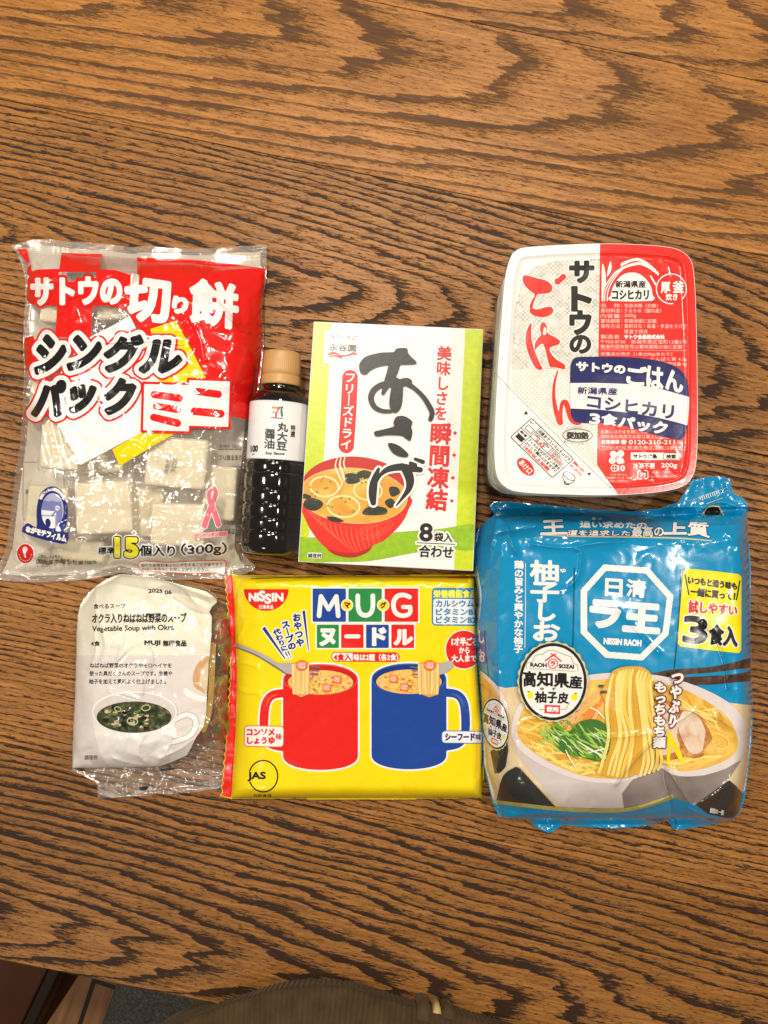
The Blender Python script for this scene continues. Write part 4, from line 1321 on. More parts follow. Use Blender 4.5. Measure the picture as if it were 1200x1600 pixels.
    w = it.patch('band_print', print_mat('sticker_white', (0.80, 0.72, 0.71), **K), band, 6, 0.8); w.parent = o
    ts = [text('サトウの', [(901.5, 565.5), (976.5, 571), (976, 583.5), (901, 578.5)], 1.1), text('ご', [(980, 571), (1011, 575), (1011, 603), (980, 600)], 1.5), text('は', [(1012, 572), (1036, 576), (1035, 610), (1011, 606)], 1.4), text('ん', [(1040, 574), (1064, 586), (1067, 614), (1041, 607)], 1.5),
          text('3', [(922, 646.5), (937, 647.5), (936.5, 662.5), (921.5, 661.5)], 1.0), text('食', [(941, 646.5), (963.5, 648.5), (963, 665), (940.5, 663)], 1.1), text('パック', [(968, 650), (1043, 661), (1040.5, 679), (966, 667.5)], 1.2)]
    w = it.patch('sticker_lettering', white, ts, 7, 0.5); w.parent = o
    w = it.patch('sticker_lettering', navy, [text('新潟県産', [(903, 604.5), (964.5, 606.5), (964, 617), (902.5, 615.5)], 0.35), text('コシヒカリ', [(918.5, 617), (1053, 633.5), (1051.5, 654.5), (917.5, 636)], 0.9)], 7, 0.5); w.parent = o
    return it
def segs_lid(shape, it):
    return shape.fn(it.X, it.Y)
build_rice()
# ================================================================== yellow bag of mug-size noodles
def edge_distance(shape, it, maxd=None):
    return np.maximum(-shape.fn(it.X, it.Y), 0)

def build_mug_bag():
    it = Item('instant_noodle_bag', (555, 1075), (335, 885, 770, 1260), 'bright yellow noodle bag with a red and a blue mug printed on it', 'noodle bag', 1.0)
    rng = random.Random(11)
    OUT = [(353.5, 901), (361, 897), (375, 900), (430, 899.5), (498, 899.5), (560, 899), (640, 899), (700, 898.5), (742, 898), (744, 960), (747, 1045), (752, 1110), (755, 1144), (754.5, 1180), (756, 1211), (752, 1246), (700, 1247.5), (600, 1248.5), (480, 1248), (420, 1247.5), (364, 1248), (356, 1246), (347.5, 1244)]
    # pinked left edge
    left = []
    n = 54
    for i in range(n):
        t = i / (n - 1)
        y = 1243 - (1243 - 903) * t
        x = np.interp(y, [903, 940, 1000, 1050, 1100, 1150, 1200, 1243], [353, 357, 360, 361.5, 359, 356, 351, 347.5])
        left.append((x + (0 if i % 2 else -2.6), y))
    out = poly(OUT + left, maxd=110)
    d = edge_distance(out, it)
    X, Y = it.X, it.Y
    # fin on the left: 14 px of flat seal, then the pack rises
    xl = np.interp(Y, [897, 940, 1000, 1050, 1100, 1150, 1200, 1247], [362, 366, 368, 370, 369, 367.5, 364, 361])
    dl = np.clip(X - xl, 0, None)
    dt = np.clip(Y - 900, 0, None); db = np.clip(1247 - Y, 0, None); dr = np.clip(np.interp(Y, [897, 1045, 1144, 1247], [742, 747, 755, 753]) - X, 0, None)
    def sup(a, w, p=2.4):
        q = np.clip(a / w, 0, 1)
        return (1 - (1 - q) ** p) ** (1 / p)
    zr = 0.010
    prof = sup(dl, 55, 2.0) * sup(dt, 20, 2.2) * sup(db, 20, 2.2) * sup(dr, 18, 2.2)
    it.H[:] = zr + 0.021 * prof
    # three blocks inside press through faintly
    it.H += 0.0022 * blur(facets(it, 75, 3), 7) * np.clip(d / 30, 0, 1)
    edge = np.exp(-d / 26)
    it.H += 0.0016 * blur(facets(it, 17, 7), 2) * edge + 0.0007 * fbm(X / 40, Y / 40, 2, 3)
    # fin flutter
    fin = np.clip(1 - dl / 3, 0, 1) * (X < xl + 3)
    it.H += fin * (0.0009 * np.sin(Y * 0.11) + 0.0006 * np.sin(X * 2.1))
    for pts, a, w in (([(378, 903), (372, 918), (368, 935)], -0.0018, 3.5), ([(366, 1040), (380, 1036), (402, 1042)], 0.0013, 3), ([(369, 1075), (386, 1082), (405, 1083)], 0.0012, 2.5), ([(368, 1005), (378, 985), (386, 965)], 0.0010, 4),
                      ([(400, 912), (470, 908), (560, 911), (650, 908), (735, 912)], 0.0012, 3.0), ([(560, 909), (575, 905), (600, 911)], 0.0012, 2.5), ([(742, 1140), (748, 1170), (744, 1215)], -0.0012, 4), ([(364, 1238), (385, 1232), (420, 1236)], 0.0010, 3),
                      ([(690, 910), (715, 918), (735, 940)], 0.0009, 3), ([(372, 920), (370, 960), (372, 1000)], 0.0013, 3)):
        it.H += crease(it, pts, a, w)
    it.H = blur(it.H, 1)
    it.B = np.clip(zr * np.exp(-d / 14), 0.0005, None)
    K = dict(rough=0.23, bump=0.10, scale=260, coat=0.35)
    yellow = print_mat('film_yellow', (0.88, 0.66, 0.003), **K)
    red = print_mat('film_red', (0.72, 0.014, 0.010), **K)
    blue = print_mat('film_blue', (0.012, 0.055, 0.300), **K)
    green = print_mat('film_green', (0.018, 0.235, 0.055), **K)
    white = print_mat('film_white', (0.82, 0.79, 0.76), **K)
    ink = print_mat('film_black', (0.014, 0.012, 0.010), **K)
    sky = print_mat('film_skyblue', (0.030, 0.215, 0.440), **K)
    it.shell('bag', yellow, out, 1.0)
    P = it.patch
    # red seal on the left
    strip = poly(left[::-1] + [(347.5, 1244), (361, 1247), (364, 1200), (367.5, 1150), (369, 1100), (370, 1050), (368, 1000), (366, 940), (362, 897), (353, 901)]) & out
    P('seal_print', red, strip, 1, 0.7)
    # NISSIN half disc
    half = (ell(416, 920.5, 35, 34) & rrect(370, 920.5, 460, 970))
    P('badge_print', red, half, 1, 0.6)
    P('badge_lettering', white, [text('NI', (389.5, 927.3, 403.5, 939), 1.0), text('S', (405.5, 923.5, 413.5, 938.8), 1.0), text('S', (414.5, 928.5, 423, 942.6), 1.0), text('IN', (425.5, 927.3, 442, 939), 1.0), text('日清食品', (405, 945, 427, 951.5), 0.15)], 2, 0.42)
    # slanted call-out
    cols = [text('おやつや', [(457, 960), (468.5, 958.5), (475.5, 1008.5), (464, 1010.5)], 0.75, vertical=True), text('スープの', [(439.5, 973.5), (451.5, 970), (463.5, 1012), (452, 1015.5)], 0.75, vertical=True), text('代わりに', [(425.5, 985.5), (436.5, 981.5), (450, 1015), (440.5, 1018)], 0.6, vertical=True),
            stroke([(446, 1019.5, 1.0), (449, 1025, .8)]), stroke([(450, 1018, 1.0), (453, 1023.5, .8)]), ell(450.3, 1028.3, 1, 1), ell(454.3, 1026.5, 1, 1)]
    sl = [poly([(472.4, 954.5), (476.6, 953.8), (482.6, 1016), (481.6, 1016.5)]), poly([(409.5, 982.5), (413.8, 979), (446, 1028.5), (444.8, 1029.8)])]
    P('callout_glow_print', white, [s.grow(1.7) for s in cols + sl], 1, 0.6)
    P('callout_lettering', print_mat('film_navy', (0.010, 0.035, 0.185), **K), cols + sl, 2, 0.42)
    # name squares
    sq = [(488.5, 919.5, 540.5, 971.5, blue), (544.5, 919.5, 596.5, 971.5, green), (601, 919.5, 653.5, 971.5, red), (495, 976, 529.5, 1012.5, green), (533, 976, 568, 1012.5, red), (572, 976, 607.5, 1012.5, blue), (611.5, 976, 647, 1012.5, red)]
    P('square_border_print', white, [rrect(a - 2.2, b - 2.2, c + 2.2, e + 2.2, 2.5) for a, b, c, e, m in sq], 1, 0.8)
    for a, b, c, e, m in sq:
        P('square_print', m, rrect(a, b, c, e, 1.5), 2, 0.8)
    P('title_lettering', white, [stroke([(498.5, 962, 3.6), (501.5, 932, 3.6)], 0, 0), stroke([(501.5, 932, 3.6), (513.5, 952, 3.4)], 0, 0), stroke([(513.5, 952, 3.4), (525.5, 932, 3.6)], 0, 0), stroke([(525.5, 932, 3.6), (528.5, 962, 3.6)], 0, 0),
        stroke([(559, 931, 3.6), (559.5, 948, 3.6), (563, 958, 3.6), (571, 961.5, 3.6), (579, 958, 3.6), (582.5, 948, 3.6), (582.5, 931, 3.6)], 0, 6),
        stroke([(640, 933, 3.4), (632, 929.8, 3.5), (622, 931, 3.6), (615.5, 939, 3.6), (615, 949, 3.6), (619, 958, 3.6), (628, 962, 3.5), (637, 960.5, 3.4), (641, 956, 3.4), (641, 948.5, 3.4)], 0, 6), stroke([(630, 948.5, 3.2), (641, 948.5, 3.2)], 0, 0),
        text('ヌ', (501, 983.5, 522.5, 1007.5), 2.0), stroke([(541, 994.3, 3.2), (560, 994.3, 3.2)], 0, 0), text('ド', (583, 982, 602, 1007.5), 2.0), text('ル', (617, 985, 643.5, 1006.5), 2.0)], 3, 0.5)
    P('kana_print', yellow, [ell(542.3, 945.5, 8, 8), ell(598.7, 945.5, 8, 8)], 4, 0.5)
    P('kana_glow_print', white, [ell(542.3, 945.5, 9.6, 9.6) , ell(598.7, 945.5, 9.6, 9.6)], 3, 0.5)
    P('kana_lettering', print_mat('film_maroon', (0.16, 0.012, 0.010), **K), [text('マ', rq(542.3, 945.8, 9, 7.5, 6), 0.7), text('グ', rq(598.7, 945.5, 9.5, 8.5, -6), 0.7)], 5, 0.4)
    # pill
    pill = rrect(518, 1019.5, 624, 1033.5, 6.8, 0.3)
    P('pill_print', red, pill.grow(0.6), 1, 0.6)
    P('pill_print', white, (pill.grow(-0.8)) & rrect(510, 1010, 551, 1040), 2, 0.6)
    P('pill_lettering', red, text('4食入', (521.5, 1021.5, 548.5, 1032), 0.55), 3, 0.42)
    P('pill_lettering', white, text('味は2種（各2食）', (553, 1021.8, 622, 1032.2), 0.4), 3, 0.42)
    # vitamins panel
    pan = rrect(674.5, 918.5, 752, 978, 7, 0.5)
    P('panel_print', sky, pan & out.grow(-2), 1, 0.8)
    P('panel_print', white, (rrect(677, 936, 752, 975.5, 4, 0.5) ) & out.grow(-2), 2, 0.8)
    P('panel_lettering', print_mat('film_lemon', (0.90, 0.80, 0.06), **K), text('栄養機能食品', (677.5, 922, 745, 933.8), 0.5) & out.grow(-2), 2, 0.42)
    P('panel_lettering', sky, [text('カルシウム', (681.5, 938, 740, 948), 0.55), text('ビタミンB1', (681.5, 950.8, 743, 961), 0.55), text('ビタミンB2', (681.5, 963.3, 743.5, 973.5), 0.55)], 3, 0.42)
    disc = ell(724.8, 1015, 28, 29.5)
    P('disc_print', white, disc.grow(1.6) & out.grow(-1), 1, 0.7)
    P('disc_print', red, disc & out.grow(-1), 2, 0.7)
    P('disc_lettering', white, [text('1才半ごろ', (706, 996.5, 746, 1008.5), 0.6) & out.grow(-1), text('から', (717.5, 1011.5, 733.5, 1020.5), 0.35), text('大人まで', (705.5, 1023.5, 744.5, 1034), 0.5)], 3, 0.42)
    # pale ghost mugs of the background pattern
    ghost = print_mat('film_ghost', (0.87, 0.62, 0.003), **K)
    gm = []
    for gx, gy in ((458, 1085), (385, 975), (660, 990), (565, 1035), (640, 1230), (480, 1222), (560, 1120), (735, 1062), (700, 985), (420, 1110)):
        gm += [rrect(gx - 8, gy - 9, gx + 8, gy + 9, 2).ring(1.2), rrect(gx + 9, gy - 5, gx + 14, gy + 5, 2).ring(1.2)]
    P('pattern_print', ghost, gm, 1, 0.6)
    # the two mugs of noodles
    for (cx, cy, rx, m, deep, side, fork) in ((500.8, 1062, 58.5, red, print_mat('mug_red_inside', (0.55, 0.010, 0.008), **K), -1, 0), (639, 1061, 58.5, blue, print_mat('mug_blue_inside', (0.008, 0.035, 0.20), **K), 1, 1)):
        ry = 24.5
        pts = [(cx - rx, cy)]
        for k in range(0, 25):
            a = math.pi + math.pi * k / 24
            pts.append((cx + rx * math.cos(a), cy + ry * math.sin(a)))
        pts.append((cx + rx, cy + 118))
        for k in range(0, 25):
            a = math.pi * k / 24
            pts.append((cx + rx * math.cos(a) * (1 - 0.02 * math.sin(a)), cy + 118 + 23 * math.sin(a) ** 0.8))
        body = poly(pts)
        s = side
        hx = cx + s * rx
        handle = stroke([(hx - s * 1, cy + 21, 6.5), (hx + s * 17, cy + 24.5, 6.5), (hx + s * 27, cy + 38, 6.7), (hx + s * 30, cy + 66, 6.8), (hx + s * 28, cy + 88, 6.5), (hx + s * 18, cy + 101, 6.5), (hx - s * 1, cy + 105.5, 6.5)], 0, 6)
        P('mug_glow_print', white, [body.grow(2.8), handle.grow(2.8)], 1, 0.9)
        P('mug_print', m, [body, handle], 2, 0.9)
        hl = print_mat('mug_light_%d' % fork, (0.80, 0.10, 0.06) if s < 0 else (0.05, 0.13, 0.42), **K)
        P('mug_light_print', hl, [stroke([(hx + s * 8, cy + 23, .6), (hx + s * 20, cy + 28, 1.6), (hx + s * 27, cy + 42, .5)])], 3, 0.6)
        rim = ell(cx, cy, rx - .6, ry - .6)
        P('mug_rim_print', hl, rim, 4, 0.7)
        P('mug_inside_print', deep, ell(cx, cy, rx - 2, ry - 2), 5, 0.7)
        se = ell(cx, cy + 4.2, rx - 7.5, ry - 5.5)
        soup = speckle_mat('noodle_soup_%d' % fork, [(0.25, (0.60, 0.20, 0.03)), (0.42, (0.78, 0.40, 0.06)), (0.56, (0.85, 0.58, 0.22)), (0.68, (0.66, 0.16, 0.05)), (0.8, (0.80, 0.62, 0.30))], 260, 0.23, 4, 1.5, 0.08)
        P('soup_print', soup, se, 6, 0.7)
        r2 = random.Random(20 + fork)
        for mm, cnt_, sz in ((print_mat('pea_green', (0.10, 0.26, 0.03), **K), 8, 2.4), (print_mat('egg_yellow', (0.86, 0.60, 0.06), **K), 12, 2.6), (print_mat('carrot_red', (0.74, 0.15, 0.03), **K), 12, 2.2)):
            pl = []
            for _ in range(cnt_):
                a = r2.uniform(0, 2 * math.pi); q = math.sqrt(r2.uniform(0, .85))
                pl.append(ell(cx + q * (rx - 10) * math.cos(a), cy + 4.2 + q * (ry - 8) * math.sin(a), sz * r2.uniform(.8, 1.3), sz * r2.uniform(.5, .9), r2.uniform(0, 180)))
            P('topping_print', mm, pl, 7, 0.5)
        # little fishcake squares
        fk = [(cx - s * -16 - 2, cy - 7), (cx + 24 * (1 if s < 0 else -1.1) + 2, cy), (cx + 10 if s < 0 else cx - 7, cy + 13), (cx - 14 if s < 0 else cx - 10, cy - 1)]
        fo = print_mat('fishcake_orange', (0.74, 0.14, 0.035), **K); fw = print_mat('fishcake_white', (0.80, 0.52, 0.42), **K)
        P('fishcake_print', fo, [rrect(x - 7, y - 6, x + 7, y + 6, 3, 8) for x, y in fk[:3]], 8, 0.5)
        P('fishcake_print', fw, [rrect(x - 4.4, y - 4.4, x + 4.4, y + 3.4, 1, 8) for x, y in fk[:3]] + [rrect(x - 6.2, y - 2, x - 4, y + 1.5, .8, 8).ring(.7) for x, y in fk[:3]], 9, 0.42)
        P('fishcake_print', fo, [rrect(x - 2.6, y - 2.6, x + 2.6, y + 1.2, 1, 8).ring(.7) for x, y in fk[:3]], 10, 0.4)
        # fork and lifted noodles
        fx = 469.5 if s < 0 else 669.5
        steel = print_mat('fork_steel', (0.42, 0.38, 0.38), **K); steel2 = print_mat('fork_dark', (0.16, 0.13, 0.14), **K)
        if s < 0:
            P('fork_print', steel, poly([(369, 1005), (385, 1011), (405, 1019), (420, 1027), (436, 1036), (462, 1036), (462, 1052), (447, 1052), (432, 1042), (412, 1030), (395, 1021), (369, 1011)], 3) & out, 11, 0.6)
            P('fork_edge_print', steel2, stroke([(369, 1011.5, .9), (395, 1021.5, 1), (412, 1030.5, 1.1), (432, 1043, 1.2), (447, 1053, .8)]), 12, 0.5)
            P('tine_print', steel2, [rrect(487, 1041, 500, 1043.4, 1, 3), rrect(485.5, 1046.5, 499, 1049, 1, 3), rrect(484.5, 1052, 497, 1055, 1, 2)], 11, 0.5)
        else:
            P('fork_print', steel, poly([(683, 1038), (697, 1034), (706, 1033), (709, 1040), (703, 1047), (692, 1053), (683, 1054)], 3), 11, 0.6)
            P('tine_print', steel2, [rrect(641, 1041.5, 655, 1043.6, 1, 6), rrect(643, 1047, 656, 1049.2, 1, 4), rrect(645, 1052.5, 656, 1055, 1, 3)], 11, 0.5)
        w0 = 13.5 if s < 0 else 16.5
        top = 1035.0
        nd = [print_mat('noodle_light', (0.86, 0.62, 0.26), **K), print_mat('noodle_mid', (0.80, 0.50, 0.16), **K), print_mat('noodle_dark', (0.66, 0.32, 0.08), **K)]
        P('noodle_print', nd[2], poly([(fx - w0, top + 8), (fx - w0 + 4, top), (fx + w0 - 3, top), (fx + w0, top + 8), (fx + w0 - 1, top + 50), (fx - w0 + 3, top + 49)], 2), 12, 0.6)
        for k in range(7):
            x = fx - w0 + 2 + (2 * w0 - 4) * k / 6
            P('noodle_print', nd[k % 2], stroke([(x, top + 4, 1.9), (x + 1.2 * math.sin(k * 2), top + 20, 2.0), (x + (k - 3) * -.35, top + 48.5, 1.7)]), 13 + (k % 2), 0.5)
        P('fishcake_print', fo, ell(fx + 2, top + 5, 9.5, 8.5), 16, 0.5)
        P('fishcake_print', fw, [rrect(fx - 2.5, top, fx + 7.5, top + 9.5, 1.2, 4), rrect(fx - 5.5, top + 2.5, fx - 2.5, top + 6.5, 1).ring(.7)], 17, 0.42)
        P('fishcake_print', fo, [rrect(fx, top + 2, fx + 5, top + 6, .8, 4).ring(.7)], 18, 0.4)
    # flavour tags
    t1 = rrect(382.5, 1135, 442.5, 1166, 5, 1)
    P('tag_print', print_mat('film_orange', (0.76, 0.13, 0.02), **K), t1.grow(1.3), 6, 0.6); P('tag_print', white, t1, 7, 0.6)
    P('tag_lettering', red, [text('コンソメ', (386, 1139, 428.5, 1148.8), 0.75), text('しょうゆ', (386.5, 1152, 429, 1162), 0.7), text('味', (431.2, 1146.5, 440, 1155.5), 0.35)], 8, 0.42)
    t2 = rrect(691, 1143, 758, 1160.5, 5, 0.5) & out.grow(-0.5)
    P('tag_print', sky, t2.grow(1.3) & out.grow(-0.4), 6, 0.6); P('tag_print', white, t2, 7, 0.6)
    P('tag_lettering', print_mat('film_navy', (0.010, 0.035, 0.185), **K), [text('シーフード', (696, 1146.5, 741.5, 1156.8), 0.75), text('味', (743.5, 1147.3, 751.5, 1156), 0.35)], 8, 0.42)
    # JAS mark
    P('mark_print', ink, ell(411.3, 1212.8, 22.5, 24.5).ring(2.1) - rrect(380, 1205.5, 394, 1221.5), 2, 0.5)
    P('mark_lettering', ink, [text('JAS', (387.3, 1206.5, 414.5, 1220.3), 0.75), text('日即食協', (396.5, 1241, 424, 1245.2), 0.1)], 2, 0.42)
    P('border_print', ink, stroke([(392, 904.4), (450, 902.2), (504, 901.2)], 1.0), 2, 0.5)
    P('back_print', red, poly([(699, 900), (742, 899.5), (741.5, 903.5), (699, 903)]) & out.grow(-.3), 1, 0.6)
    return it
build_mug_bag()
# ================================================================== tall blue bag of three ramen packs
def build_ramen_bag():
    it = Item('ramen_bag', (965, 1040), (725, 730, 1190, 1315), 'tall crumpled blue bag of salt ramen noodles with a bowl picture and yellow corner label', 'ramen bag', 1.0)
    OUT = [(765, 790), (772, 785), (790, 784), (812, 786), (845, 789), (880, 792), (930, 797), (985, 800), (1030, 795), (1060, 785), (1074, 764), (1083, 750), (1105, 746), (1122, 744.5), (1139, 748), (1143, 762), (1144, 770), (1158, 777), (1168, 788), (1167, 818), (1170, 850), (1172, 880), (1172.5, 950), (1173, 1010), (1174, 1060), (1176, 1107), (1174, 1160), (1169, 1205), (1164, 1242), (1156, 1270), (1146, 1280), (1110, 1288), (1056, 1296.5), (1043, 1283), (1000, 1291), (962, 1294.5), (920, 1292), (880, 1288), (872, 1294), (858, 1301), (845, 1296), (822, 1281), (795, 1277), (780, 1275.5), (770, 1254), (763, 1225), (756, 1195), (754, 1150), (752, 1095), (748, 1040), (744, 985), (749, 940), (743, 900), (741.5, 862), (745, 835), (752, 820), (769, 808), (773, 803)]
    out = poly(OUT, maxd=160)
    X, Y = it.X, it.Y
    d = edge_distance(out, it)
    def sup(a, w, p=2.2):
        q = np.clip(a / w, 0, 1)
        return (1 - (1 - q) ** p) ** (1 / p)
    dl = np.clip(X - np.interp(Y, [780, 860, 1000, 1100, 1200, 1300], [760, 742, 746, 752, 760, 790]), 0, None)
    dr = np.clip(np.interp(Y, [740, 800, 1000, 1100, 1200, 1300], [1168, 1168, 1173, 1176, 1168, 1150]) - X, 0, None)
    dt = np.clip(Y - 800 + 6 * np.sin((X - 740) / 60), 0, None)
    db = np.clip(1284 - Y, 0, None)
    zr = 0.020
    body = sup(dl, 62, 1.8) * sup(dr, 26, 2.4) * sup(dt, 48, 1.7) * sup(db, 62, 1.8)
    it.H[:] = zr + 0.036 * body
    # the flap folded over behind the top, lower than the front panel
    flap = np.clip((806 - Y) / 14, 0, 1)
    it.H = it.H * (1 - flap) + flap * (0.020 + 0.010 * np.clip((X - 1040) / 60, 0, 1) + 0.004 * np.sin(X / 23))
    low = np.clip((Y - 1278) / 10, 0, 1)
    it.H = it.H * (1 - low) + low * 0.011
    core = np.clip(d / 40, 0, 1)
    # crumpling: broad facets, sharper small ones near the ends and corners
    f1 = blur(facets(it, 62, 21, (1.0, 1.5)), 1); f2 = blur(facets(it, 27, 5), 1); f3 = blur(facets(it, 13, 9), 1)
    endw = np.clip(1 - dt / 75, 0, 1) + np.clip(1 - db / 62, 0, 1) + 0.8 * np.clip(1 - dl / 60, 0, 1) + 0.5 * np.clip(1 - dr / 40, 0, 1)
    endw = np.clip(endw, 0, 1.2)
    it.H += 0.0040 * f1 * (0.5 + 0.6 * endw) * np.clip(d / 14, 0, 1)
    it.H += 0.0042 * f2 * endw * np.clip(d / 10, 0.15, 1)
    it.H += 0.0018 * f3 * endw * np.clip(d / 6, 0.2, 1)
    it.H += 0.0009 * fbm(X / 50, Y / 70, 9, 3)
    C = (([(773, 806), (790, 818), (800, 850), (806, 862)], 0.0040, 6), ([(776, 812), (772, 835), (768, 852)], 0.0040, 5), ([(830, 850), (880, 856), (930, 849), (975, 846)], 0.0026, 4.5), ([(900, 858), (908, 866), (903, 900), (890, 915)], 0.0024, 5),
         ([(760, 838), (790, 830), (835, 824)], -0.0030, 6), ([(745, 885), (750, 920), (752, 955), (748, 985)], 0.0028, 3.0), ([(785, 850), (778, 940), (778, 1030), (784, 1120)], 0.0022, 7), ([(965, 955), (985, 975), (1010, 1002), (1030, 1020)], 0.0016, 3),
         ([(1100, 975), (1118, 998), (1132, 1035), (1138, 1075)], 0.0024, 3.0), ([(963, 1225), (985, 1195), (1010, 1168), (1024, 1152)], 0.0030, 4), ([(1024, 1152), (1055, 1130), (1085, 1110)], 0.0012, 5), ([(1036, 1198), (1038, 1222), (1046, 1250), (1052, 1290)], -0.0055, 8), ([(1046, 1205), (1075, 1250), (1085, 1258), (1110, 1246), (1140, 1225)], 0.0036, 6),
         ([(1000, 1262), (1030, 1252), (1048, 1244)], 0.0026, 5), ([(1075, 1262), (1105, 1276), (1140, 1278)], 0.0026, 5), ([(930, 1150), (965, 1152), (1010, 1146)], 0.0013, 4), ([(806, 1150), (815, 1128), (850, 1120)], 0.0012, 5),
         ([(1120, 1120), (1146, 1138), (1165, 1150)], 0.0018, 4), ([(790, 1278), (850, 1270), (900, 1276)], 0.0018, 5), ([(1090, 800), (1120, 785), (1150, 790)], 0.0026, 5), ([(1060, 812), (1110, 822), (1160, 818)], 0.0026, 6), ([(850, 812), (940, 818), (1040, 815)], 0.0020, 7), ([(1130, 830), (1150, 850), (1160, 890)], 0.0018, 5))
    for pts, a, w in C:
        it.H += crease(it, pts, a, w)
    it.H = np.maximum(it.H, 0.004)
    it.B = np.clip(zr * 0.9 * np.exp(-d / 24), 0.0005, None)
    it.B = np.minimum(it.B, it.H - 0.0008)
    K = dict(rough=0.20, bump=0.10, scale=240, coat=0.5)
    blue = print_mat('pouch_blue', (0.002, 0.245, 0.49), **K)
    white = print_mat('pouch_white', (0.80, 0.78, 0.76), **K)
    ink = print_mat('pouch_black', (0.013, 0.012, 0.012), **K)
    dark = print_mat('pouch_charcoal', (0.030, 0.028, 0.027), **K)
    gold = print_mat('pouch_gold', (0.40, 0.35, 0.10), **K)
    pgold = print_mat('pouch_pale_gold', (0.62, 0.54, 0.28), **K)
    red = print_mat('pouch_red', (0.66, 0.035, 0.022), **K)
    it.shell('bag', blue, out, 1.0)
    o2 = out.grow(-0.8)
    def P(name, mat, sh, layer=1, res=0.6, clip=False):
        if clip: sh = [s & o2 for s in (sh if isinstance(sh, list) else [sh])]
        return it.patch(name, mat, sh, layer, res, dz=0.00016)
    # wooden ground of the picture
    beige = speckle_mat('pouch_beige', [(0.3, (0.62, 0.46, 0.27)), (0.6, (0.72, 0.57, 0.36)), (0.8, (0.78, 0.64, 0.43))], 70, 0.22, 4, 0.8, 0.1)
    ground = poly([(735, 1062), (790, 1075), (815, 1072), (860, 1062), (915, 1055), (960, 1054), (1010, 1062), (1070, 1078), (1131, 1097), (1190, 1104), (1190, 1190), (1160, 1240), (1120, 1245), (1080, 1240), (1051, 1242), (1004, 1258), (965, 1264), (867, 1262), (769, 1252), (740, 1250)])
    P('ground_print', beige, ground, 1, 1.0, True)
    # chopsticks
    stick = speckle_mat('chopstick_brown', [(0.3, (0.030, 0.014, 0.010)), (0.55, (0.075, 0.038, 0.028)), (0.8, (0.15, 0.09, 0.065))], 180, 0.22, 5, 0.3, 0.1)
    P('chopstick_print', stick, poly([(1007, 1055.5), (1030, 1050), (1052, 1046), (1110, 1042), (1150, 1034), (1190, 1024), (1190, 1040), (1150, 1046), (1110, 1051), (1060, 1055), (1010, 1062)], 3), 2, 0.7, True)
    P('chopstick_print', stick, poly([(1010, 1067), (1052, 1060), (1090, 1057), (1143, 1054), (1190, 1047), (1190, 1062), (1150, 1066), (1110, 1070), (1065, 1070.5), (1012, 1074)], 3), 2, 0.7, True)
    P('chopstick_light_print', white, [stroke([(1012, 1066, 1.2), (1030, 1062, 1.6), (1045, 1058.5, .6)])], 3, 0.5)
    # bowl
    bowl_l = speckle_mat('bowl_pinkwhite', [(0.3, (0.50, 0.42, 0.40)), (0.7, (0.60, 0.52, 0.50))], 26, 0.2, 3, 0.4, 0.08)
    bowl_shaded = speckle_mat('bowl_right_shade', [(0.3, (0.16, 0.125, 0.115)), (0.55, (0.24, 0.195, 0.18)), (0.8, (0.33, 0.28, 0.265))], 30, 0.2, 3, 0.4, 0.08)  # shade on the bowl's right side, put into the print colour
    bodyS = poly([(800.5, 1150), (806, 1172), (822, 1198), (845, 1226), (869, 1256), (900, 1262), (965, 1264), (1004, 1257), (1045, 1243), (1060, 1250), (1087, 1257), (1108, 1246), (1140, 1216), (1162, 1185), (1172, 1160), (1100, 1130), (900, 1130)])
    P('bowl_print', bowl_l, bodyS, 3, 0.9, True)
    P('bowl_print', bowl_shaded, poly([(1000, 1208), (1020, 1203), (1036, 1200), (1060, 1213), (1100, 1212), (1135, 1201), (1150, 1192), (1158, 1188), (1140, 1216), (1108, 1246), (1087, 1257), (1060, 1250), (1045, 1243), (1004, 1257), (975, 1263), (972, 1240), (985, 1222)]), 4, 0.8, True)  # darker patch painted as the shaded right of the bowl
    rimS = poly([(799.5, 1150), (802, 1122), (815, 1096), (850, 1073), (900, 1058), (960, 1051), (1020, 1054), (1075, 1067), (1125, 1089), (1156, 1114), (1173, 1145), (1173, 1160), (1160, 1181), (1135, 1200), (1100, 1211), (1066, 1213), (1046, 1208), (1034, 1200), (1022, 1201), (1003, 1213), (962, 1223), (920, 1221.5), (880, 1211), (845, 1195), (815, 1174)], 4)
    P('bowl_rim_print', print_mat('bowl_rim_white', (0.70, 0.62, 0.60), **K), rimS, 5, 0.8, True)
    soupS = poly([(808, 1146), (811, 1122), (823, 1102), (855, 1082), (902, 1067), (960, 1060), (1015, 1063), (1065, 1076), (1108, 1098), (1136, 1120), (1150, 1145), (1153, 1165), (1143, 1182), (1120, 1194), (1090, 1203), (1062, 1205), (1045, 1199), (1032, 1193), (1018, 1195), (998, 1206), (962, 1216), (920, 1214), (884, 1203), (850, 1186), (822, 1166)], 4)
    broth = speckle_mat('ramen_broth', [(0.25, (0.56, 0.25, 0.025)), (0.5, (0.72, 0.43, 0.07)), (0.75, (0.80, 0.56, 0.15))], 50, 0.2, 5, 1.5, 0.08)
    P('soup_print', broth, soupS, 6, 0.8, True)
    rng = random.Random(5)
    nl = [print_mat('ramen_light', (0.86, 0.66, 0.20), **K), print_mat('ramen_mid', (0.82, 0.55, 0.10), **K), print_mat('ramen_dark', (0.66, 0.36, 0.04), **K)]
    ws = [[], [], []]
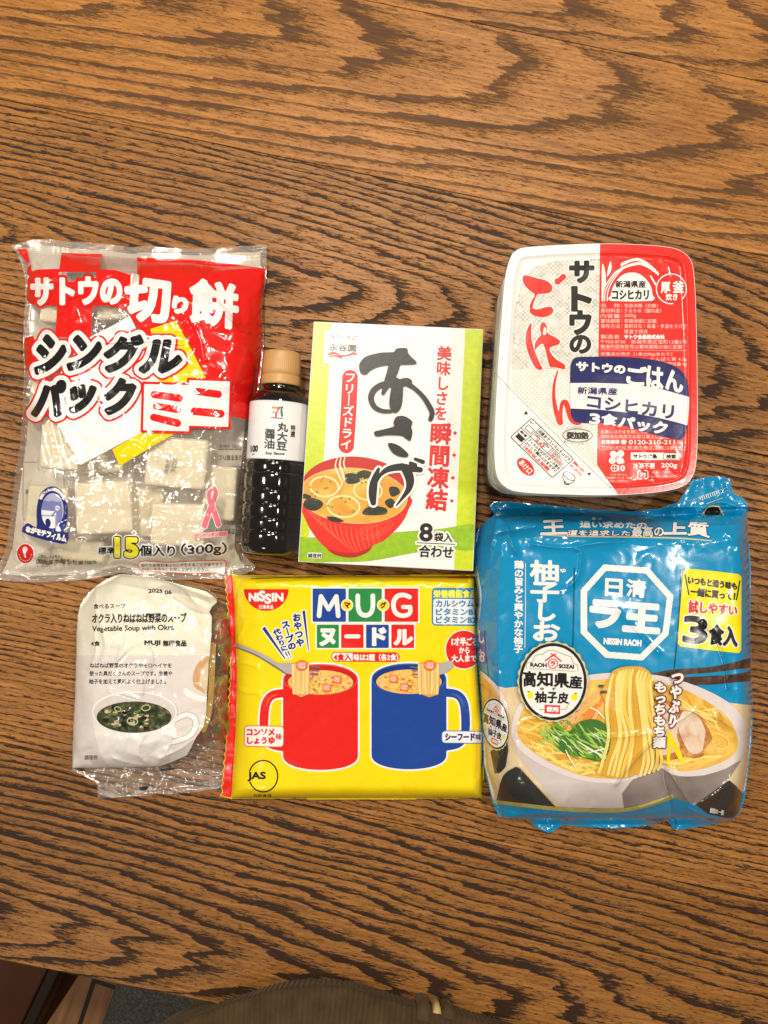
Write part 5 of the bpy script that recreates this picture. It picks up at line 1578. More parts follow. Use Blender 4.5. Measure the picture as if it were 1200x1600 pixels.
    for k in range(120):
        if k < 78:
            cx, cy = rng.uniform(812, 900), rng.uniform(1120, 1205); a = rng.uniform(-.2, .75) + (1175 - cy) * -.004
        elif k < 102:
            cx, cy = rng.uniform(880, 965), rng.uniform(1190, 1212); a = rng.uniform(-.25, .2)
        else:
            cx, cy = rng.uniform(1065, 1130), rng.uniform(1095, 1135); a = rng.uniform(.35, .9)
        l = rng.uniform(22, 52); b = rng.uniform(-9, 9); w = rng.uniform(1.3, 2.4)
        c, s = math.cos(a), math.sin(a)
        ws[k % 3].append(stroke([(cx - l / 2 * c, cy - l / 2 * s, w * .6), (cx - b * s, cy + b * c, w), (cx + l / 2 * c, cy + l / 2 * s, w * .6)]) & soupS.grow(-1))
    for i in (2, 1, 0): P('noodle_print', nl[i], ws[i], 9 - i, 0.6)
    # right-hand noodles, curls and pork
    P('noodle_print', nl[1], [stroke([(1040, 1192, 2), (1075, 1186, 2.8), (1105, 1190, 2.4), (1140, 1176, 1.8)]), stroke([(1060, 1200, 2), (1090, 1192, 2.4), (1125, 1180, 2)]), stroke([(1105, 1152, 1.6), (1120, 1146, 2.2), (1136, 1154, 2), (1138, 1166, 1.6), (1122, 1172, 1.6)])], 10, 0.6)
    P('noodle_print', nl[0], [stroke([(1034, 1190, 2.2), (1062, 1193, 2.6), (1088, 1184, 2.4), (1128, 1182, 1.8)]), stroke([(1070, 1104, 1.4), (1095, 1118, 2), (1120, 1128, 1.6)]), stroke([(1062, 1092, 1.2), (1085, 1108, 2), (1112, 1118, 1.6)]), ell(1119, 1160, 6, 3.2, -10).ring(1.2), ell(1123, 1172, 5, 2.6, 5).ring(1.1)], 11, 0.6)
    pork = speckle_mat('pork_slice', [(0.25, (0.58, 0.34, 0.20)), (0.45, (0.70, 0.52, 0.38)), (0.7, (0.76, 0.64, 0.50))], 120, 0.22, 5, 0.8, 0.08)
    sear = speckle_mat('pork_sear', [(0.3, (0.34, 0.10, 0.02)), (0.6, (0.56, 0.24, 0.06)), (0.8, (0.70, 0.42, 0.18))], 200, 0.22, 5, 1.0, 0.08)
    P('pork_print', sear, [poly([(1058, 1116), (1074, 1110), (1096, 1120), (1110, 1146), (1112, 1156), (1100, 1172), (1098, 1182), (1078, 1184), (1062, 1165)], 4), poly([(1028, 1095), (1050, 1100), (1068, 1118), (1066, 1150), (1072, 1180), (1040, 1186), (1026, 1176)], 4)], 12, 0.7)
    P('pork_print', pork, [poly([(1066, 1113), (1080, 1113), (1093, 1122), (1102, 1142), (1100, 1158), (1096, 1174), (1080, 1177), (1068, 1160), (1060, 1136)], 4), poly([(1030, 1100), (1046, 1104), (1060, 1122), (1058, 1150), (1062, 1168), (1046, 1178), (1030, 1172)], 4)], 13, 0.7)
    P('peel_print', print_mat('yuzu_peel', (0.84, 0.66, 0.010), **K), [poly([(1042, 1138), (1048, 1146), (1062, 1170), (1069, 1190), (1063, 1192), (1054, 1174), (1049, 1165), (1046, 1194), (1041, 1194), (1043, 1165)])], 14, 0.5)
    # carrot shreds, greens
    car = [print_mat('shred_orange', (0.78, 0.24, 0.045), **K), print_mat('shred_peach', (0.84, 0.42, 0.17), **K)]
    for i in (0, 1):
        sh = []
        for k in range(17):
            x = rng.uniform(878, 938); y = rng.uniform(1088, 1148); a = rng.uniform(-1.15, -.55); l = rng.uniform(22, 44)
            sh.append(stroke([(x - l / 2 * math.cos(a), y - l / 2 * math.sin(a), 1.2), (x + 2, y, 2.2), (x + l / 2 * math.cos(a), y + l / 2 * math.sin(a), 1.4)]))
        P('carrot_print', car[i], sh, 12 + i, 0.6)
    gr = [print_mat('greens_dark', (0.055, 0.16, 0.030), **K), print_mat('greens_mid', (0.14, 0.33, 0.030), **K), print_mat('greens_light', (0.34, 0.55, 0.10), **K), print_mat('greens_pale', (0.64, 0.70, 0.36), **K)]
    P('greens_print', gr[0], poly([(858, 1140), (872, 1136), (890, 1142), (905, 1128), (930, 1124), (952, 1140), (954, 1186), (935, 1190), (905, 1182), (880, 1176), (866, 1160)], 4), 14, 0.7)
    for i, cnt_ in ((1, 34), (2, 30), (3, 12)):
        sh = []
        for k in range(cnt_):
            x = rng.uniform(862, 950); y = 1142 + (x - 862) * .22 + rng.uniform(-18, 28); a = rng.uniform(.25, 1.0); l = rng.uniform(9, 30)
            sh.append(stroke([(x - l / 2 * math.cos(a), y - l / 2 * math.sin(a), .5), (x + rng.uniform(-2, 2), y + rng.uniform(-2, 2), 1.5 if i < 3 else 1.1), (x + l / 2 * math.cos(a), y + l / 2 * math.sin(a), .5)]))
        if i == 2:
            for k in range(16):
                x, y = rng.uniform(846, 868), rng.uniform(1136, 1162)
                sh.append(stroke([(x - 3, y - 5, .4), (x, y, 1.6), (x + 6, y + 5, .6)]))
        P('greens_print', gr[i], sh, 14 + i, 0.5)
    P('sprout_print', print_mat('greens_white', (0.78, 0.76, 0.60), **K), [stroke([(902, 1158, .8), (925, 1172, 1.4), (946, 1184, 1)]), stroke([(884, 1172, .8), (892, 1188, 1.2), (900, 1200, .8)]), stroke([(922, 1106, .8), (932, 1110, 1.4), (944, 1122, 1)]), stroke([(920, 1176, .8), (936, 1172, 1.2), (950, 1169, .8)])], 18, 0.5)
    # lifted noodles
    L_ = poly([(953, 1060), (957, 1049), (970, 1043), (986, 1041), (1002, 1042), (1013, 1048), (1018, 1058), (1020, 1080), (1023, 1110), (1025, 1150), (1020, 1190), (1000, 1208), (968, 1216), (945, 1212), (930, 1206), (948, 1185), (955, 1150), (950, 1110), (940, 1085), (943, 1074)], 3)
    P('lifted_noodle_print', nl[2], L_, 18, 0.7)
    for k in range(13):
        t = k / 12
        x0 = 955 + 62 * t
        topy = 1058 - 15 * math.sin(math.pi * (0.15 + 0.75 * t))
        xm = 948 + 74 * t; xb = 936 + 84 * t + (8 if t > .6 else 0)
        yb = 1207 + 6 * math.sin(math.pi * t) - 14 * max(0, t - .7)
        P('lifted_noodle_print', nl[(k * 2) % 3 if k % 2 else 0], stroke([(x0 + 3, topy + 3, 1.7), (x0 - 1, topy + 18, 2.6), (xm + 4 * math.sin(k), 1105, 2.7), (xm + 6 - 3 * math.cos(k * 2), 1150, 2.6), (xb + 6, 1188, 2.4), (xb, yb, 1.8)]), 19 + (k % 3), 0.6)
    P('chopstick_tip_print', stick, [rrect(935, 1070, 943.5, 1073.8, 1, -3), rrect(938, 1079, 949, 1083.5, 1, -2)], 22, 0.5)
    # vertical copy on the bowl
    cp = [text('つやぷり', [(1049.5, 1053), (1069, 1053), (1056, 1136), (1044, 1136)], 1.0, vertical=True), text('もっちもち麺', [(1023, 1067), (1042, 1066), (1039, 1168), (1021, 1168)], 0.95, vertical=True)]
    P('copy_glow_print', print_mat('pouch_brown', (0.19, 0.045, 0.025), **K), [c.grow(1.9) for c in cp], 23, 0.6)
    P('copy_lettering', white, cp, 24, 0.45)
    # cloth corners, gold line, blue foot
    P('cloth_print', dark, [poly([(806, 1198), (812, 1200), (869, 1262), (820, 1258), (775, 1253), (781, 1225), (786, 1212), (793, 1205)]), poly([(1139.5, 1219), (1150, 1228), (1162, 1241), (1154, 1274), (1147, 1281), (1107, 1272), (1087, 1257)])], 8, 0.8, True)
    P('gold_line_print', gold, stroke([(766, 1251.5, 2.6), (800, 1256, 2.8), (867, 1263.5, 3), (920, 1266.5, 3), (965, 1266.5, 3), (1004, 1260.5, 2.8), (1030, 1252, 3.4), (1050, 1245, 3.4)]), 9, 0.7, True)
    P('note_lettering', white, text('調理の一例', [(1110, 1262), (1131, 1266), (1130, 1274), (1109, 1270)], 0.2), 10, 0.42)
    # vertical name
    P('name_lettering', white, [text('柚', [(829, 876), (872, 877), (872, 908), (829, 907)], 1.4), text('子', [(830, 910), (873, 911), (872, 941), (830, 940)], 1.4), text('し', [(843, 944), (867, 944), (866, 969), (842, 969)], 1.8), text('お', [(835, 972), (874, 973), (873, 1001), (834, 1000)], 1.5),
        text('ゆ', (876, 888.5, 884, 894.5), 0.35), text('ず', (876, 921, 885, 928), 0.35), text('鶏の旨みと爽やかな柚子', [(804, 876), (818, 876.5), (816.5, 1020), (803, 1020)], 0.55, vertical=True), stroke([(821, 880), (821, 950), (820, 1012)], 1.0)], 2, 0.5)
    P('panel_line_print', print_mat('pouch_navy', (0.004, 0.03, 0.07), **K), [stroke([(897.5, 888), (896.5, 950), (895, 1012)], 1.5), stroke([(1064, 890), (1062, 950), (1058, 1000), (1053.5, 1044)], 1.8)], 2, 0.6)
    # octagon badge
    oc = poly([(943.5, 882.5), (1013, 887.5), (1051.5, 931), (1044, 991), (1004, 1031.5), (946.5, 1027), (908, 989), (908, 922)], maxd=60)
    P('octagon_print', white, oc - oc.grow(-8.6), 2, 0.7)
    P('octagon_lettering', white, [text('日', [(947, 904.5), (972, 906), (971.5, 932), (946, 930)], 1.3), text('清', [(980, 905), (1009, 907.5), (1008, 934), (979, 931)], 1.0), text('ラ', [(924, 939), (968, 942), (965, 983), (925, 976)], 3.4), text('王', [(977, 943), (1030, 947), (1028, 988), (975, 984)], 3.4),
        text('NISSIN RAOH', [(944, 997), (1002, 1000.5), (1001.5, 1009.5), (943.5, 1006)], 0.75)], 2, 0.5)
    # yellow label
    lab = poly([(1067.6, 892), (1072, 888), (1113, 892), (1154, 897), (1158.6, 901.5), (1158.5, 960), (1158, 1016), (1154.5, 1020.5), (1110, 1016), (1063, 1010), (1059, 1005), (1062, 960)])
    P('label_print', print_mat('pouch_yellow', (0.84, 0.72, 0.004), **K), lab, 3, 0.8)
    P('label_lettering', ink, [text('いつもと違う味も', [(1076, 900), (1152, 911), (1151, 921.5), (1075, 912)], 0.65), text('一緒に買って！', [(1080, 917.5), (1149, 926), (1148, 938), (1079, 930.5)], 0.65), stroke([(1070.5, 898), (1076.5, 929)], 2.0, 0), stroke([(1156, 908), (1151, 937)], 2.0, 0)], 5, 0.45)
    big = [text('3', [(1070, 963), (1105, 966), (1103, 1006), (1068, 1003)], 2.2), text('食入', [(1110, 976), (1153, 980), (1151, 1010), (1108, 1006)], 1.5)]
    P('label_glow_print', white, [b.grow(2.0) for b in big] + [text('試しやすい', [(1077, 938), (1152, 946), (1151, 962), (1076, 957)], 2.2)], 4, 0.6)
    P('label_lettering', ink, big, 5, 0.5)
    P('label_lettering', red, text('試しやすい', [(1077, 938), (1152, 946), (1151, 962), (1076, 957)], 0.75), 5, 0.45)
    # heading across the top fold
    hd = [text('王', [(848, 814), (880, 812), (886, 834), (845, 835)], 1.1), text('道を追求した', [(888, 828), (985, 829), (984, 837), (886, 836.5)], 0.35), text('最高の', [(988, 824), (1036, 822), (1037, 838), (987, 838.5)], 0.5), text('上', [(1040, 817), (1072, 818), (1072, 834), (1038, 834)], 1.4), text('質', [(1076, 815), (1106, 817), (1109, 840), (1074, 836)], 0.8)]
    P('heading_glow_print', print_mat('pouch_navy', (0.004, 0.03, 0.07), **K), [h.grow(1.0) for h in hd], 2, 0.6)
    P('heading_lettering', white, hd + [text('追い求めたの', [(907, 814), (1010, 816), (1010, 826), (906, 824)], 0.5), text('まっ', [(925, 808), (940, 808), (940, 812), (925, 812)], 0.2)], 3, 0.45)
    P('heading_line_print', pgold, stroke([(848, 836, .8), (900, 838, 1), (980, 839, 1), (1060, 841, 1.2), (1112, 845, .8)]), 3, 0.5)
    # marks on the folded flap
    P('flap_mark_print', ink, poly([(1098, 804), (1105, 794), (1113, 791.5), (1122, 792), (1130, 805)]), 3, 0.5, True)
    P('flap_mark_print', pgold, [stroke([(1097, 805, .9), (1105, 793, .9), (1113, 790.5, .9), (1123, 791.5, .9), (1130.5, 805, .9)], 0, 0), stroke([(1104, 787), (1129, 778)], 1.0, 0)], 4, 0.45, True)
    emb = []
    for k in range(19):
        x = 1078 + k * 3.2; y = 786 - k * 1.15
        if k < 5 or k > 7: emb += [ell(x, y - 3.5, .7, .7), ell(x + 1, y + 1.5, .7, .7)]
        if 4 < k < 15: emb.append(rrect(x - .8, y - 4.5, x + .8, y + 3 - (k % 3), .3, -20))
    P('flap_code_print', print_mat('pouch_ice', (0.62, 0.74, 0.80), **K), emb, 4, 0.4, True)
    # citrus-peel medallion, and the same one again on the side wall
    def medal(tf, sc, tag, layer):
        def S(pts): return [tf(*p[:2]) + tuple(q * sc for q in p[2:]) for p in pts]
        def E(rx, ry, grow=0, n=64, wave=0):
            return poly([tf(864 + (rx + wave * math.cos(26 * a)) * math.cos(a), 1065.3 + (ry + wave * math.cos(26 * a)) * math.sin(a)) for a in (2 * math.pi * k / (n * 4) for k in range(n * 4))], maxd=70)
        P('medal_print', pgold, E(54.3, 62, wave=1.0), layer, 0.6, True)
        P('medal_print', ink, E(52, 59.5), layer + 1, 0.6, True)
        P('medal_print', white, E(47.6, 55), layer + 2, 0.6, True)
        def T(s, q, b):
            return text(s, [tf(*p) for p in q], b * sc)
        P('medal_lettering', ink, [T('高', [(818, 1048.5), (837, 1050), (836.5, 1073), (818.5, 1072)], 0.95), T('知', [(840, 1050), (863, 1051), (863, 1072.5), (839, 1072)], 0.95), T('県', [(867, 1052), (888, 1053), (888.5, 1074.5), (866, 1073)], 0.95), T('産', [(891, 1055.5), (909, 1057), (909, 1076), (889, 1075)], 0.8),
            T('柚', [(836.5, 1080.5), (853.5, 1081), (853, 1098), (836, 1097.5)], 0.75), T('子', [(856, 1081.5), (870, 1082), (870, 1098.5), (855.5, 1098)], 0.8), T('皮', [(872.5, 1082), (888, 1083), (888, 1099), (871.5, 1098.5)], 0.75), T('RAOH', [(829, 1036), (854, 1036.5), (854, 1042.5), (829, 1041.5)], 0.5), T('SOZAI', [(873.5, 1038), (896.5, 1039), (896.5, 1044.7), (873.5, 1043.7)], 0.5),
            T('ゆ', [(844, 1074), (850, 1074), (850, 1078.7), (844, 1078.5)], 0.2), T('ず', [(862.5, 1074), (868, 1074.5), (868, 1079), (862.5, 1079)], 0.2)], layer + 3, 0.42, True)
        P('medal_mark_print', red, [stroke(S([(852.5, 1032, 1.1), (865, 1023, 1.2), (876.5, 1033, 1.1)]), 0, 0), stroke(S([(861, 1021.5, .9), (869, 1026.5, .9)]), 0, 0), stroke(S([(869, 1021.5, .9), (861, 1026.5, .9)]), 0, 0), poly([tf(864 + 7.6 * math.cos(math.pi / 8 + k * math.pi / 4), 1037 + 7.6 * math.sin(math.pi / 8 + k * math.pi / 4)) for k in range(8)]).ring(1.6 * sc), T('ラ', [(860.5, 1033.5), (867.5, 1033.5), (867.5, 1040.5), (860.5, 1040.5)], 0.5)], layer + 3, 0.42, True)
        P('medal_mark_print', red, poly([tf(851.7, 1102), tf(874.5, 1103), tf(874.3, 1115), tf(851.5, 1114)]).grow(.8 * sc), layer + 3, 0.5, True)
        P('medal_lettering', white, T('使用', [(854, 1104), (872.5, 1105), (872.3, 1112.5), (853.8, 1111.5)], 0.5), layer + 4, 0.42, True)
        P('medal_line_print', gold, [stroke(S([(827.5, 1044.5, .5), (898, 1049, .5)]), 0, 0), stroke(S([(843, 1108.5, .6), (850, 1108.5, .6)]), 0, 0), stroke(S([(877, 1109, .6), (884, 1108, .6), (890, 1098, .6)]), 0, 0), stroke(S([(822, 1045, .6), (823, 1036, .6), (832, 1034, .6), (836, 1024, .6), (848, 1022, .6), (857, 1016, .6), (868, 1017, .6), (880, 1022, .6), (892, 1026, .6), (895, 1035, .6), (903, 1040, .6), (903, 1049, .6)]), 0, 0)], layer + 3, 0.42, True)
        P('citrus_print', print_mat('pouch_citrus', (0.84, 0.72, 0.01), **K), [ell(*tf(828.7, 1086.5), 5 * sc, 5.4 * sc), ell(*tf(897.5, 1089.5), 5.2 * sc, 5.6 * sc)], layer + 3, 0.45, True)
        P('citrus_leaf_print', gr[1], [ell(*tf(826, 1080.5), 2.4 * sc, 1.1 * sc, 10), ell(*tf(899.5, 1083.3), 2.4 * sc, 1.1 * sc, 0)], layer + 4, 0.45, True)
    medal(lambda x, y: (x, y), 1.0, 'front', 25)
    medal(lambda x, y: (774 + (x - 864) * 0.40 + (y - 1065) * -0.02, 1131 + (y - 1065.3) * 0.64 + (x - 864) * 0.16), 0.5, 'side', 14)
    side_bowl = poly([(745, 1045), (757, 1052), (774, 1068), (788, 1088), (795, 1108), (793, 1125), (780, 1110), (755, 1105), (740, 1105)])
    P('side_bowl_print', print_mat('bowl_rim_white', (0.70, 0.62, 0.60), **K), side_bowl, 7, 0.7, True)
    P('side_soup_print', broth, poly([(742, 1052), (755, 1057), (770, 1072), (781, 1092), (785, 1110), (770, 1112), (740, 1105)]), 8, 0.7, True)
    P('side_carrot_print', car[0], [stroke([(748 + 5 * k, 1066 + 4 * k, 1.1), (764 + 4 * k, 1078 + 5 * k, 1.2)]) for k in range(4)], 9, 0.5, True)
    P('side_cloth_print', dark, poly([(766, 1174), (778, 1168), (792, 1152), (794, 1172), (790, 1198), (782, 1207), (773, 1209)]), 10, 0.7, True)
    P('side_line_print', print_mat('pouch_navy', (0.004, 0.03, 0.07), **K), stroke([(757, 985), (759, 1020), (763, 1056)], 1.1), 2, 0.5, True)
    P('side_lettering', white, [text('お', [(748, 1014), (757, 1017), (757, 1036), (749, 1032)], 0.8), text('し', [(748, 985), (756, 988), (756, 1006), (749, 1003)], 0.8)], 3, 0.45, True)
    P('edge_highlight_print', print_mat('pouch_edge_highlight', (0.62, 0.60, 0.55), **K), stroke([(744, 885, 1.1), (748, 908, 1.5), (751, 935, 1.4), (749, 962, 1.3), (746, 990, 1)]), 4, 0.6, True)  # painted highlight: pale line along the bag's left edge
    return it
build_ramen_bag()
# ================================================================== clear and red bag of cut rice cakes
def build_mochi_bag():
    it = Item('rice_cake_bag', (205, 650), (-10, 365, 425, 920), 'crinkled clear plastic bag with red printing full of white rice cakes', 'rice cake bag', 1.0)
    OUT = [(17, 384), (36, 379), (55, 374.5), (85, 375), (110, 378.5), (160, 381), (205, 387), (232, 384), (260, 387), (300, 389.5), (330, 388), (375, 385), (416, 383.5), (416.5, 400), (417, 419), (414, 445), (410, 470), (409.5, 495), (412, 516), (410, 560), (404, 605), (394, 650), (389, 700), (385, 740), (380, 790), (377.5, 825), (376, 855), (384, 872), (397, 884), (398, 890), (385, 895), (372, 899), (352, 904), (300, 905), (262, 906), (243, 905), (228, 909), (215, 905), (205, 898), (190, 894), (168, 899), (147, 904), (100, 907.5), (55, 910), (20, 908), (-6, 905), (-6, 893), (2, 876), (11, 852), (15, 815), (19, 780), (25, 735), (32, 690), (36, 630), (38.5, 580), (36, 540), (38, 500), (40, 465), (39, 435), (35, 415), (27, 396)]
    out = poly(OUT, maxd=210)
    X, Y = it.X, it.Y
    d = edge_distance(out, it)
    def sup(a, w, p=2.0):
        q = np.clip(a / w, 0, 1)
        return (1 - (1 - q) ** p) ** (1 / p)
    ytop = np.interp(X, [17, 100, 205, 300, 416], [396, 396, 405, 410, 420])
    ybot = np.interp(X, [-6, 55, 150, 190, 230, 300, 372], [888, 894, 889, 880, 890, 888, 884])
    dl = np.clip(X - np.interp(Y, [384, 420, 560, 690, 850, 905], [24, 40, 37, 32, 8, 2]), 0, None)
    dr = np.clip(np.interp(Y, [384, 420, 516, 650, 740, 860, 905], [416, 413, 411, 394, 385, 378, 374]) - X, 0, None)
    dt = np.clip(Y - ytop, 0, None); db = np.clip(ybot - Y, 0, None)
    zr = 0.0045
    it.H[:] = zr + 0.0335 * sup(dl, 75, 1.7) * sup(dr, 60, 1.8) * sup(dt, 85, 1.6) * sup(db, 62, 1.7)
    seal = ((dt <= 0) | (db <= 0))
    # the rice cakes press up under the film
    CAKES = [(160, 793, 104, 96, -3, 0.0180, 0.0170), (274, 722, 112, 92, 5, 0.0180, 0.0170), (277, 820, 100, 78, 2, 0.0165, 0.0165), (92, 690, 72, 100, 4, 0.0170, 0.0160), (176, 462, 70, 84, -4, 0.0165, 0.0150),
             (72, 580, 56, 92, 3, 0.0130, 0.0150), (180, 660, 90, 84, -6, 0.0150, 0.0160), (300, 600, 92, 84, 3, 0.0150, 0.0160), (92, 470, 70, 80, 6, 0.0130, 0.0150), (280, 490, 92, 84, 0, 0.0120, 0.0160),
             (70, 800, 74, 96, 6, 0.0010, 0.0150), (342, 770, 60, 100, 4, 0.0010, 0.0150), (215, 800, 90, 90, 2, 0.0012, 0.0150), (150, 705, 90, 80, -4, 0.0012, 0.0150), (120, 860, 96, 40, 4, 0.0012, 0.0140)]
    for cx, cy, w, h, rot, z0, th in CAKES[:8]:
        k = rrect(cx - w / 2, cy - h / 2, cx + w / 2, cy + h / 2, 10, rot).fn(X, Y)
        top = z0 + th + 0.0028
        m = 1 / (1 + np.exp(np.clip((k - 4) / 5, -30, 30)))
        it.H = it.H + np.maximum(top - it.H, 0) * m
    core = np.clip(d / 30, 0, 1)
    f1 = blur(facets(it, 46, 31), 3); f2 = blur(facets(it, 21, 32), 1); f3 = blur(facets(it, 10, 33), 1)
    topw = np.clip(1 - dt / 120, 0.25, 1); 
    it.H += np.where(seal, 0, 1) * (0.0042 * f1 * np.clip(d / 16, 0.1, 1) + 0.0023 * f2 * np.clip(d / 8, 0.2, 1) + 0.0005 * f3)
    it.H += seal * (0.0012 * np.sin(X / 17 + Y / 30) + 0.0011 * f2 + 0.00022 * np.sin(Y * 2.1) + 0.0008)
    it.H += np.clip((400 - Y) / 20, 0, 1) * (X > 330) * 0.004 * np.clip((X - 330) / 80, 0, 1)
    C = (([(175, 465), (190, 460), (215, 470)], 0.0022, 3), ([(285, 470), (330, 478), (372, 505)], 0.0016, 4), ([(338, 470), (372, 510), (388, 520)], 0.0024, 3), ([(330, 430), (345, 424), (400, 418)], 0.0022, 4), ([(300, 500), (312, 530), (318, 560)], 0.0020, 5),
         ([(165, 535), (230, 533), (285, 538)], 0.0022, 3), ([(260, 580), (285, 560), (300, 545)], 0.0018, 3), ([(120, 605), (150, 640), (175, 650)], 0.0020, 3), ([(60, 720), (85, 700), (100, 690)], 0.0024, 3), ([(100, 720), (108, 745), (104, 765)], 0.0020, 3),
         ([(155, 730), (175, 745), (190, 760)], 0.0022, 3), ([(205, 715), (200, 750), (195, 790)], 0.0028, 3), ([(240, 695), (275, 700), (320, 690), (332, 680)], 0.0026, 3), ([(320, 680), (325, 720), (318, 760)], 0.0022, 3), ([(228, 790), (262, 800), (310, 815)], 0.0020, 2.5), ([(272, 790), (286, 812), (285, 830)], 0.0024, 3),
         ([(185, 850), (195, 822), (215, 812)], 0.0022, 3), ([(20, 800), (35, 815), (40, 845)], 0.0022, 3), ([(15, 850), (30, 862), (60, 870)], 0.0020, 3), ([(160, 862), (200, 868), (240, 866)], 0.0016, 3), ([(330, 770), (345, 805), (372, 815)], 0.0016, 3), ([(45, 440), (60, 425), (70, 410)], 0.0022, 4), ([(100, 398), (118, 410), (150, 415)], 0.0018, 3), ([(208, 392), (214, 410), (205, 440)], 0.0024, 3))
    for pts, a, w in C:
        it.H += crease(it, pts, a, w)
    it.H = np.maximum(blur(it.H, 1), 0.0022)
    it.B = np.clip(zr * 0.8 * np.exp(-d / 20), 0.0004, None)
    it.B = np.minimum(it.B, it.H - 0.001)
    film = clear_film('bag_film', 0.13, (1, 0.995, 0.985), 0.07, 0.35, 210, 1.0)
    it.shell('film', film, out, 1.0)
    K = dict(rough=0.18, bump=0.10, scale=230, coat=0.3)
    red = print_mat('bag_red', (0.74, 0.012, 0.009), **K)
    white = print_mat('bag_white', (0.84, 0.81, 0.79), **K)
    yellow = print_mat('bag_yellow', (0.86, 0.62, 0.004), **K)
    ink = print_mat('bag_black', (0.012, 0.011, 0.011), **K)
    navy = print_mat('bag_navy', (0.016, 0.024, 0.17), **K)
    o2 = out.grow(-0.6)
    def P(name, mat, sh, layer=1, res=0.6, clip=False):
        if clip: sh = [s & o2 for s in (sh if isinstance(sh, list) else [sh])]
        return it.patch(name, mat, sh, layer, res, dz=0.00018)
    # seal ribs along both welded ends
    ribs = []
    for k in range(5):
        ribs.append(stroke([(24 + 2 * k, 380.5 + k * 3.2), (60, 378 + k * 3.5), (110, 381.5 + k * 3.5), (205, 390 + k * 3.4), (300, 393 + k * 3.6), (416, 388 + k * 5.8)], 0.9) & o2)
    for k in range(5):
        ribs.append(stroke([(-4, 893 + k * 2.6), (55, 898 + k * 2.4), (147, 893 + k * 2.2), (190, 884 + k * 2.1), (228, 895 + k * 2.6), (300, 893 + k * 2.4), (370, 889 + k * 2.2)], 0.8) & o2)
    P('seal_rib', clear_film('seal_film', 0.20, (1, 0.98, 0.95), 0.10, 0.3, 300, 1.6), ribs, 1, 0.6)
    # red fields
    big = poly([(214, 402), (260, 404), (300, 405.5), (360, 412), (418, 420), (414, 450), (410, 472), (409, 495), (412, 516), (410, 560), (403, 605), (391, 657), (372, 652), (350, 650), (300, 640), (255, 610), (238, 560), (226, 520), (212, 508), (200, 490), (212, 470), (214, 440)])
    cross = [poly([(96, 395), (160, 397), (154, 425), (92, 425)]), poly([(90, 470), (145, 470), (142, 528), (86, 526)]), poly([(47, 425), (60, 421), (92, 420), (92, 432), (104, 432), (104, 440), (118, 440), (118, 434), (150, 434), (150, 420), (180, 422), (214, 432), (214, 480), (192, 484), (175, 477), (146, 478), (104, 478), (84, 478), (50, 476), (42, 470), (43, 440)], 0),
             poly([(26, 389), (42, 389), (47, 412), (40, 408)]), poly([(36, 530), (52, 524), (58, 545), (52, 572), (38, 580)]), poly([(40, 422), (48, 412), (50, 424), (44, 430)])]
    P('red_print', red, [big] + cross, 1, 1.0, True)
    # white and yellow sheets
    wsh = poly([(140, 527), (175, 509), (203, 493.5), (212, 512), (226, 530), (245, 570), (248, 600), (226, 610), (221, 676), (126, 726.5), (105, 690), (86, 656), (84, 610), (100, 570)])
    ysh = poly([(235, 514), (275, 501), (300, 548), (321, 589.5), (330, 640), (326, 667), (299, 664), (250, 690), (187, 728.5), (175.5, 702), (224, 674), (240, 610), (246, 560)])
    P('yellow_print', yellow, ysh, 2, 0.9)
    P('white_print', white, wsh, 3, 0.9)
    # name line
    nm = [text('サトウの', [(50, 435.5), (188.5, 433.5), (188.5, 474), (50, 475)], 2.0, maxd=16), text('切', [(199, 430), (264, 440), (262, 503), (196, 497)], 4.0), text('り', [(272, 464), (293, 466), (291, 489), (270, 487)], 2.4), text('餅', [(300, 436), (371, 447), (369, 513), (297, 501)], 3.3)]
    P('name_glow_print', red, [nm[0].grow(4.6)], 4, 0.8, True)
    P('name_lettering', white, nm, 5, 0.55)
    # main title, black on white on red
    def sk(x0, y0, x1, y1, s=7):
        return [(x0 + s, y0), (x1 + s * .4, y0), (x1 - s * .5, y1), (x0 - s * .5, y1)]
    T = [text(ch, sk(*q), 3.4, maxd=26) for ch, q in (('シ', (57, 526, 100, 582)), ('ン', (110, 527, 155, 576)), ('グ', (164, 526, 219, 579)), ('ル', (223, 534, 282, 580)), ('パ', (55, 597, 98, 648)), ('ッ', (107, 604, 145, 643)), ('ク', (164, 594, 208, 645)))]
    P('title_outline_print', red, [t.grow(9.6) for t in T], 6, 0.8)
    P('title_glow_print', white, [t.grow(6.6) for t in T], 7, 0.7)
    P('title_lettering', ink, T, 8, 0.55)
    mini = [poly([(224, 600), (262, 600), (293, 600), (293, 593), (358, 600), (359.5, 667), (299.5, 672), (299.5, 676), (222, 672)])]
    P('tag_outline_print', red, [rrect(222.5, 599, 297.5, 675, 1, 1.5).grow(2), rrect(292.5, 593, 360, 668, 1, 2).grow(2)], 9, 0.7)
    P('tag_print', white, [rrect(224.5, 601, 296, 673, 1, 1.5), rrect(294.5, 595, 358, 666, 1, 2)], 10, 0.7)
    P('tag_lettering', red, [stroke([(241, 616.5, 5.6), (280, 622, 5.8)], 0, 0), stroke([(244, 634.5, 5.4), (277, 640, 5.6)], 0, 0), stroke([(240, 652, 5.6), (277, 661, 6)], 0, 0), stroke([(309, 611.5, 5.6), (341, 616, 5.8)], 0, 0), stroke([(304, 642.5, 6), (344.5, 646.5, 6.2)], 0, 0)], 11, 0.55)
    # oval film mark
    arch = poly([(57, 824), (57, 806), (58, 790), (62, 774), (70, 764), (80, 760), (90, 762), (99, 770), (104, 785), (106, 800), (104, 818), (101, 832), (106, 831), (107, 833), (104, 849.5), (84, 847), (60, 841), (34, 831), (40, 819), (46, 818)], 2)
    P('mark_print', navy, arch, 2, 0.6)
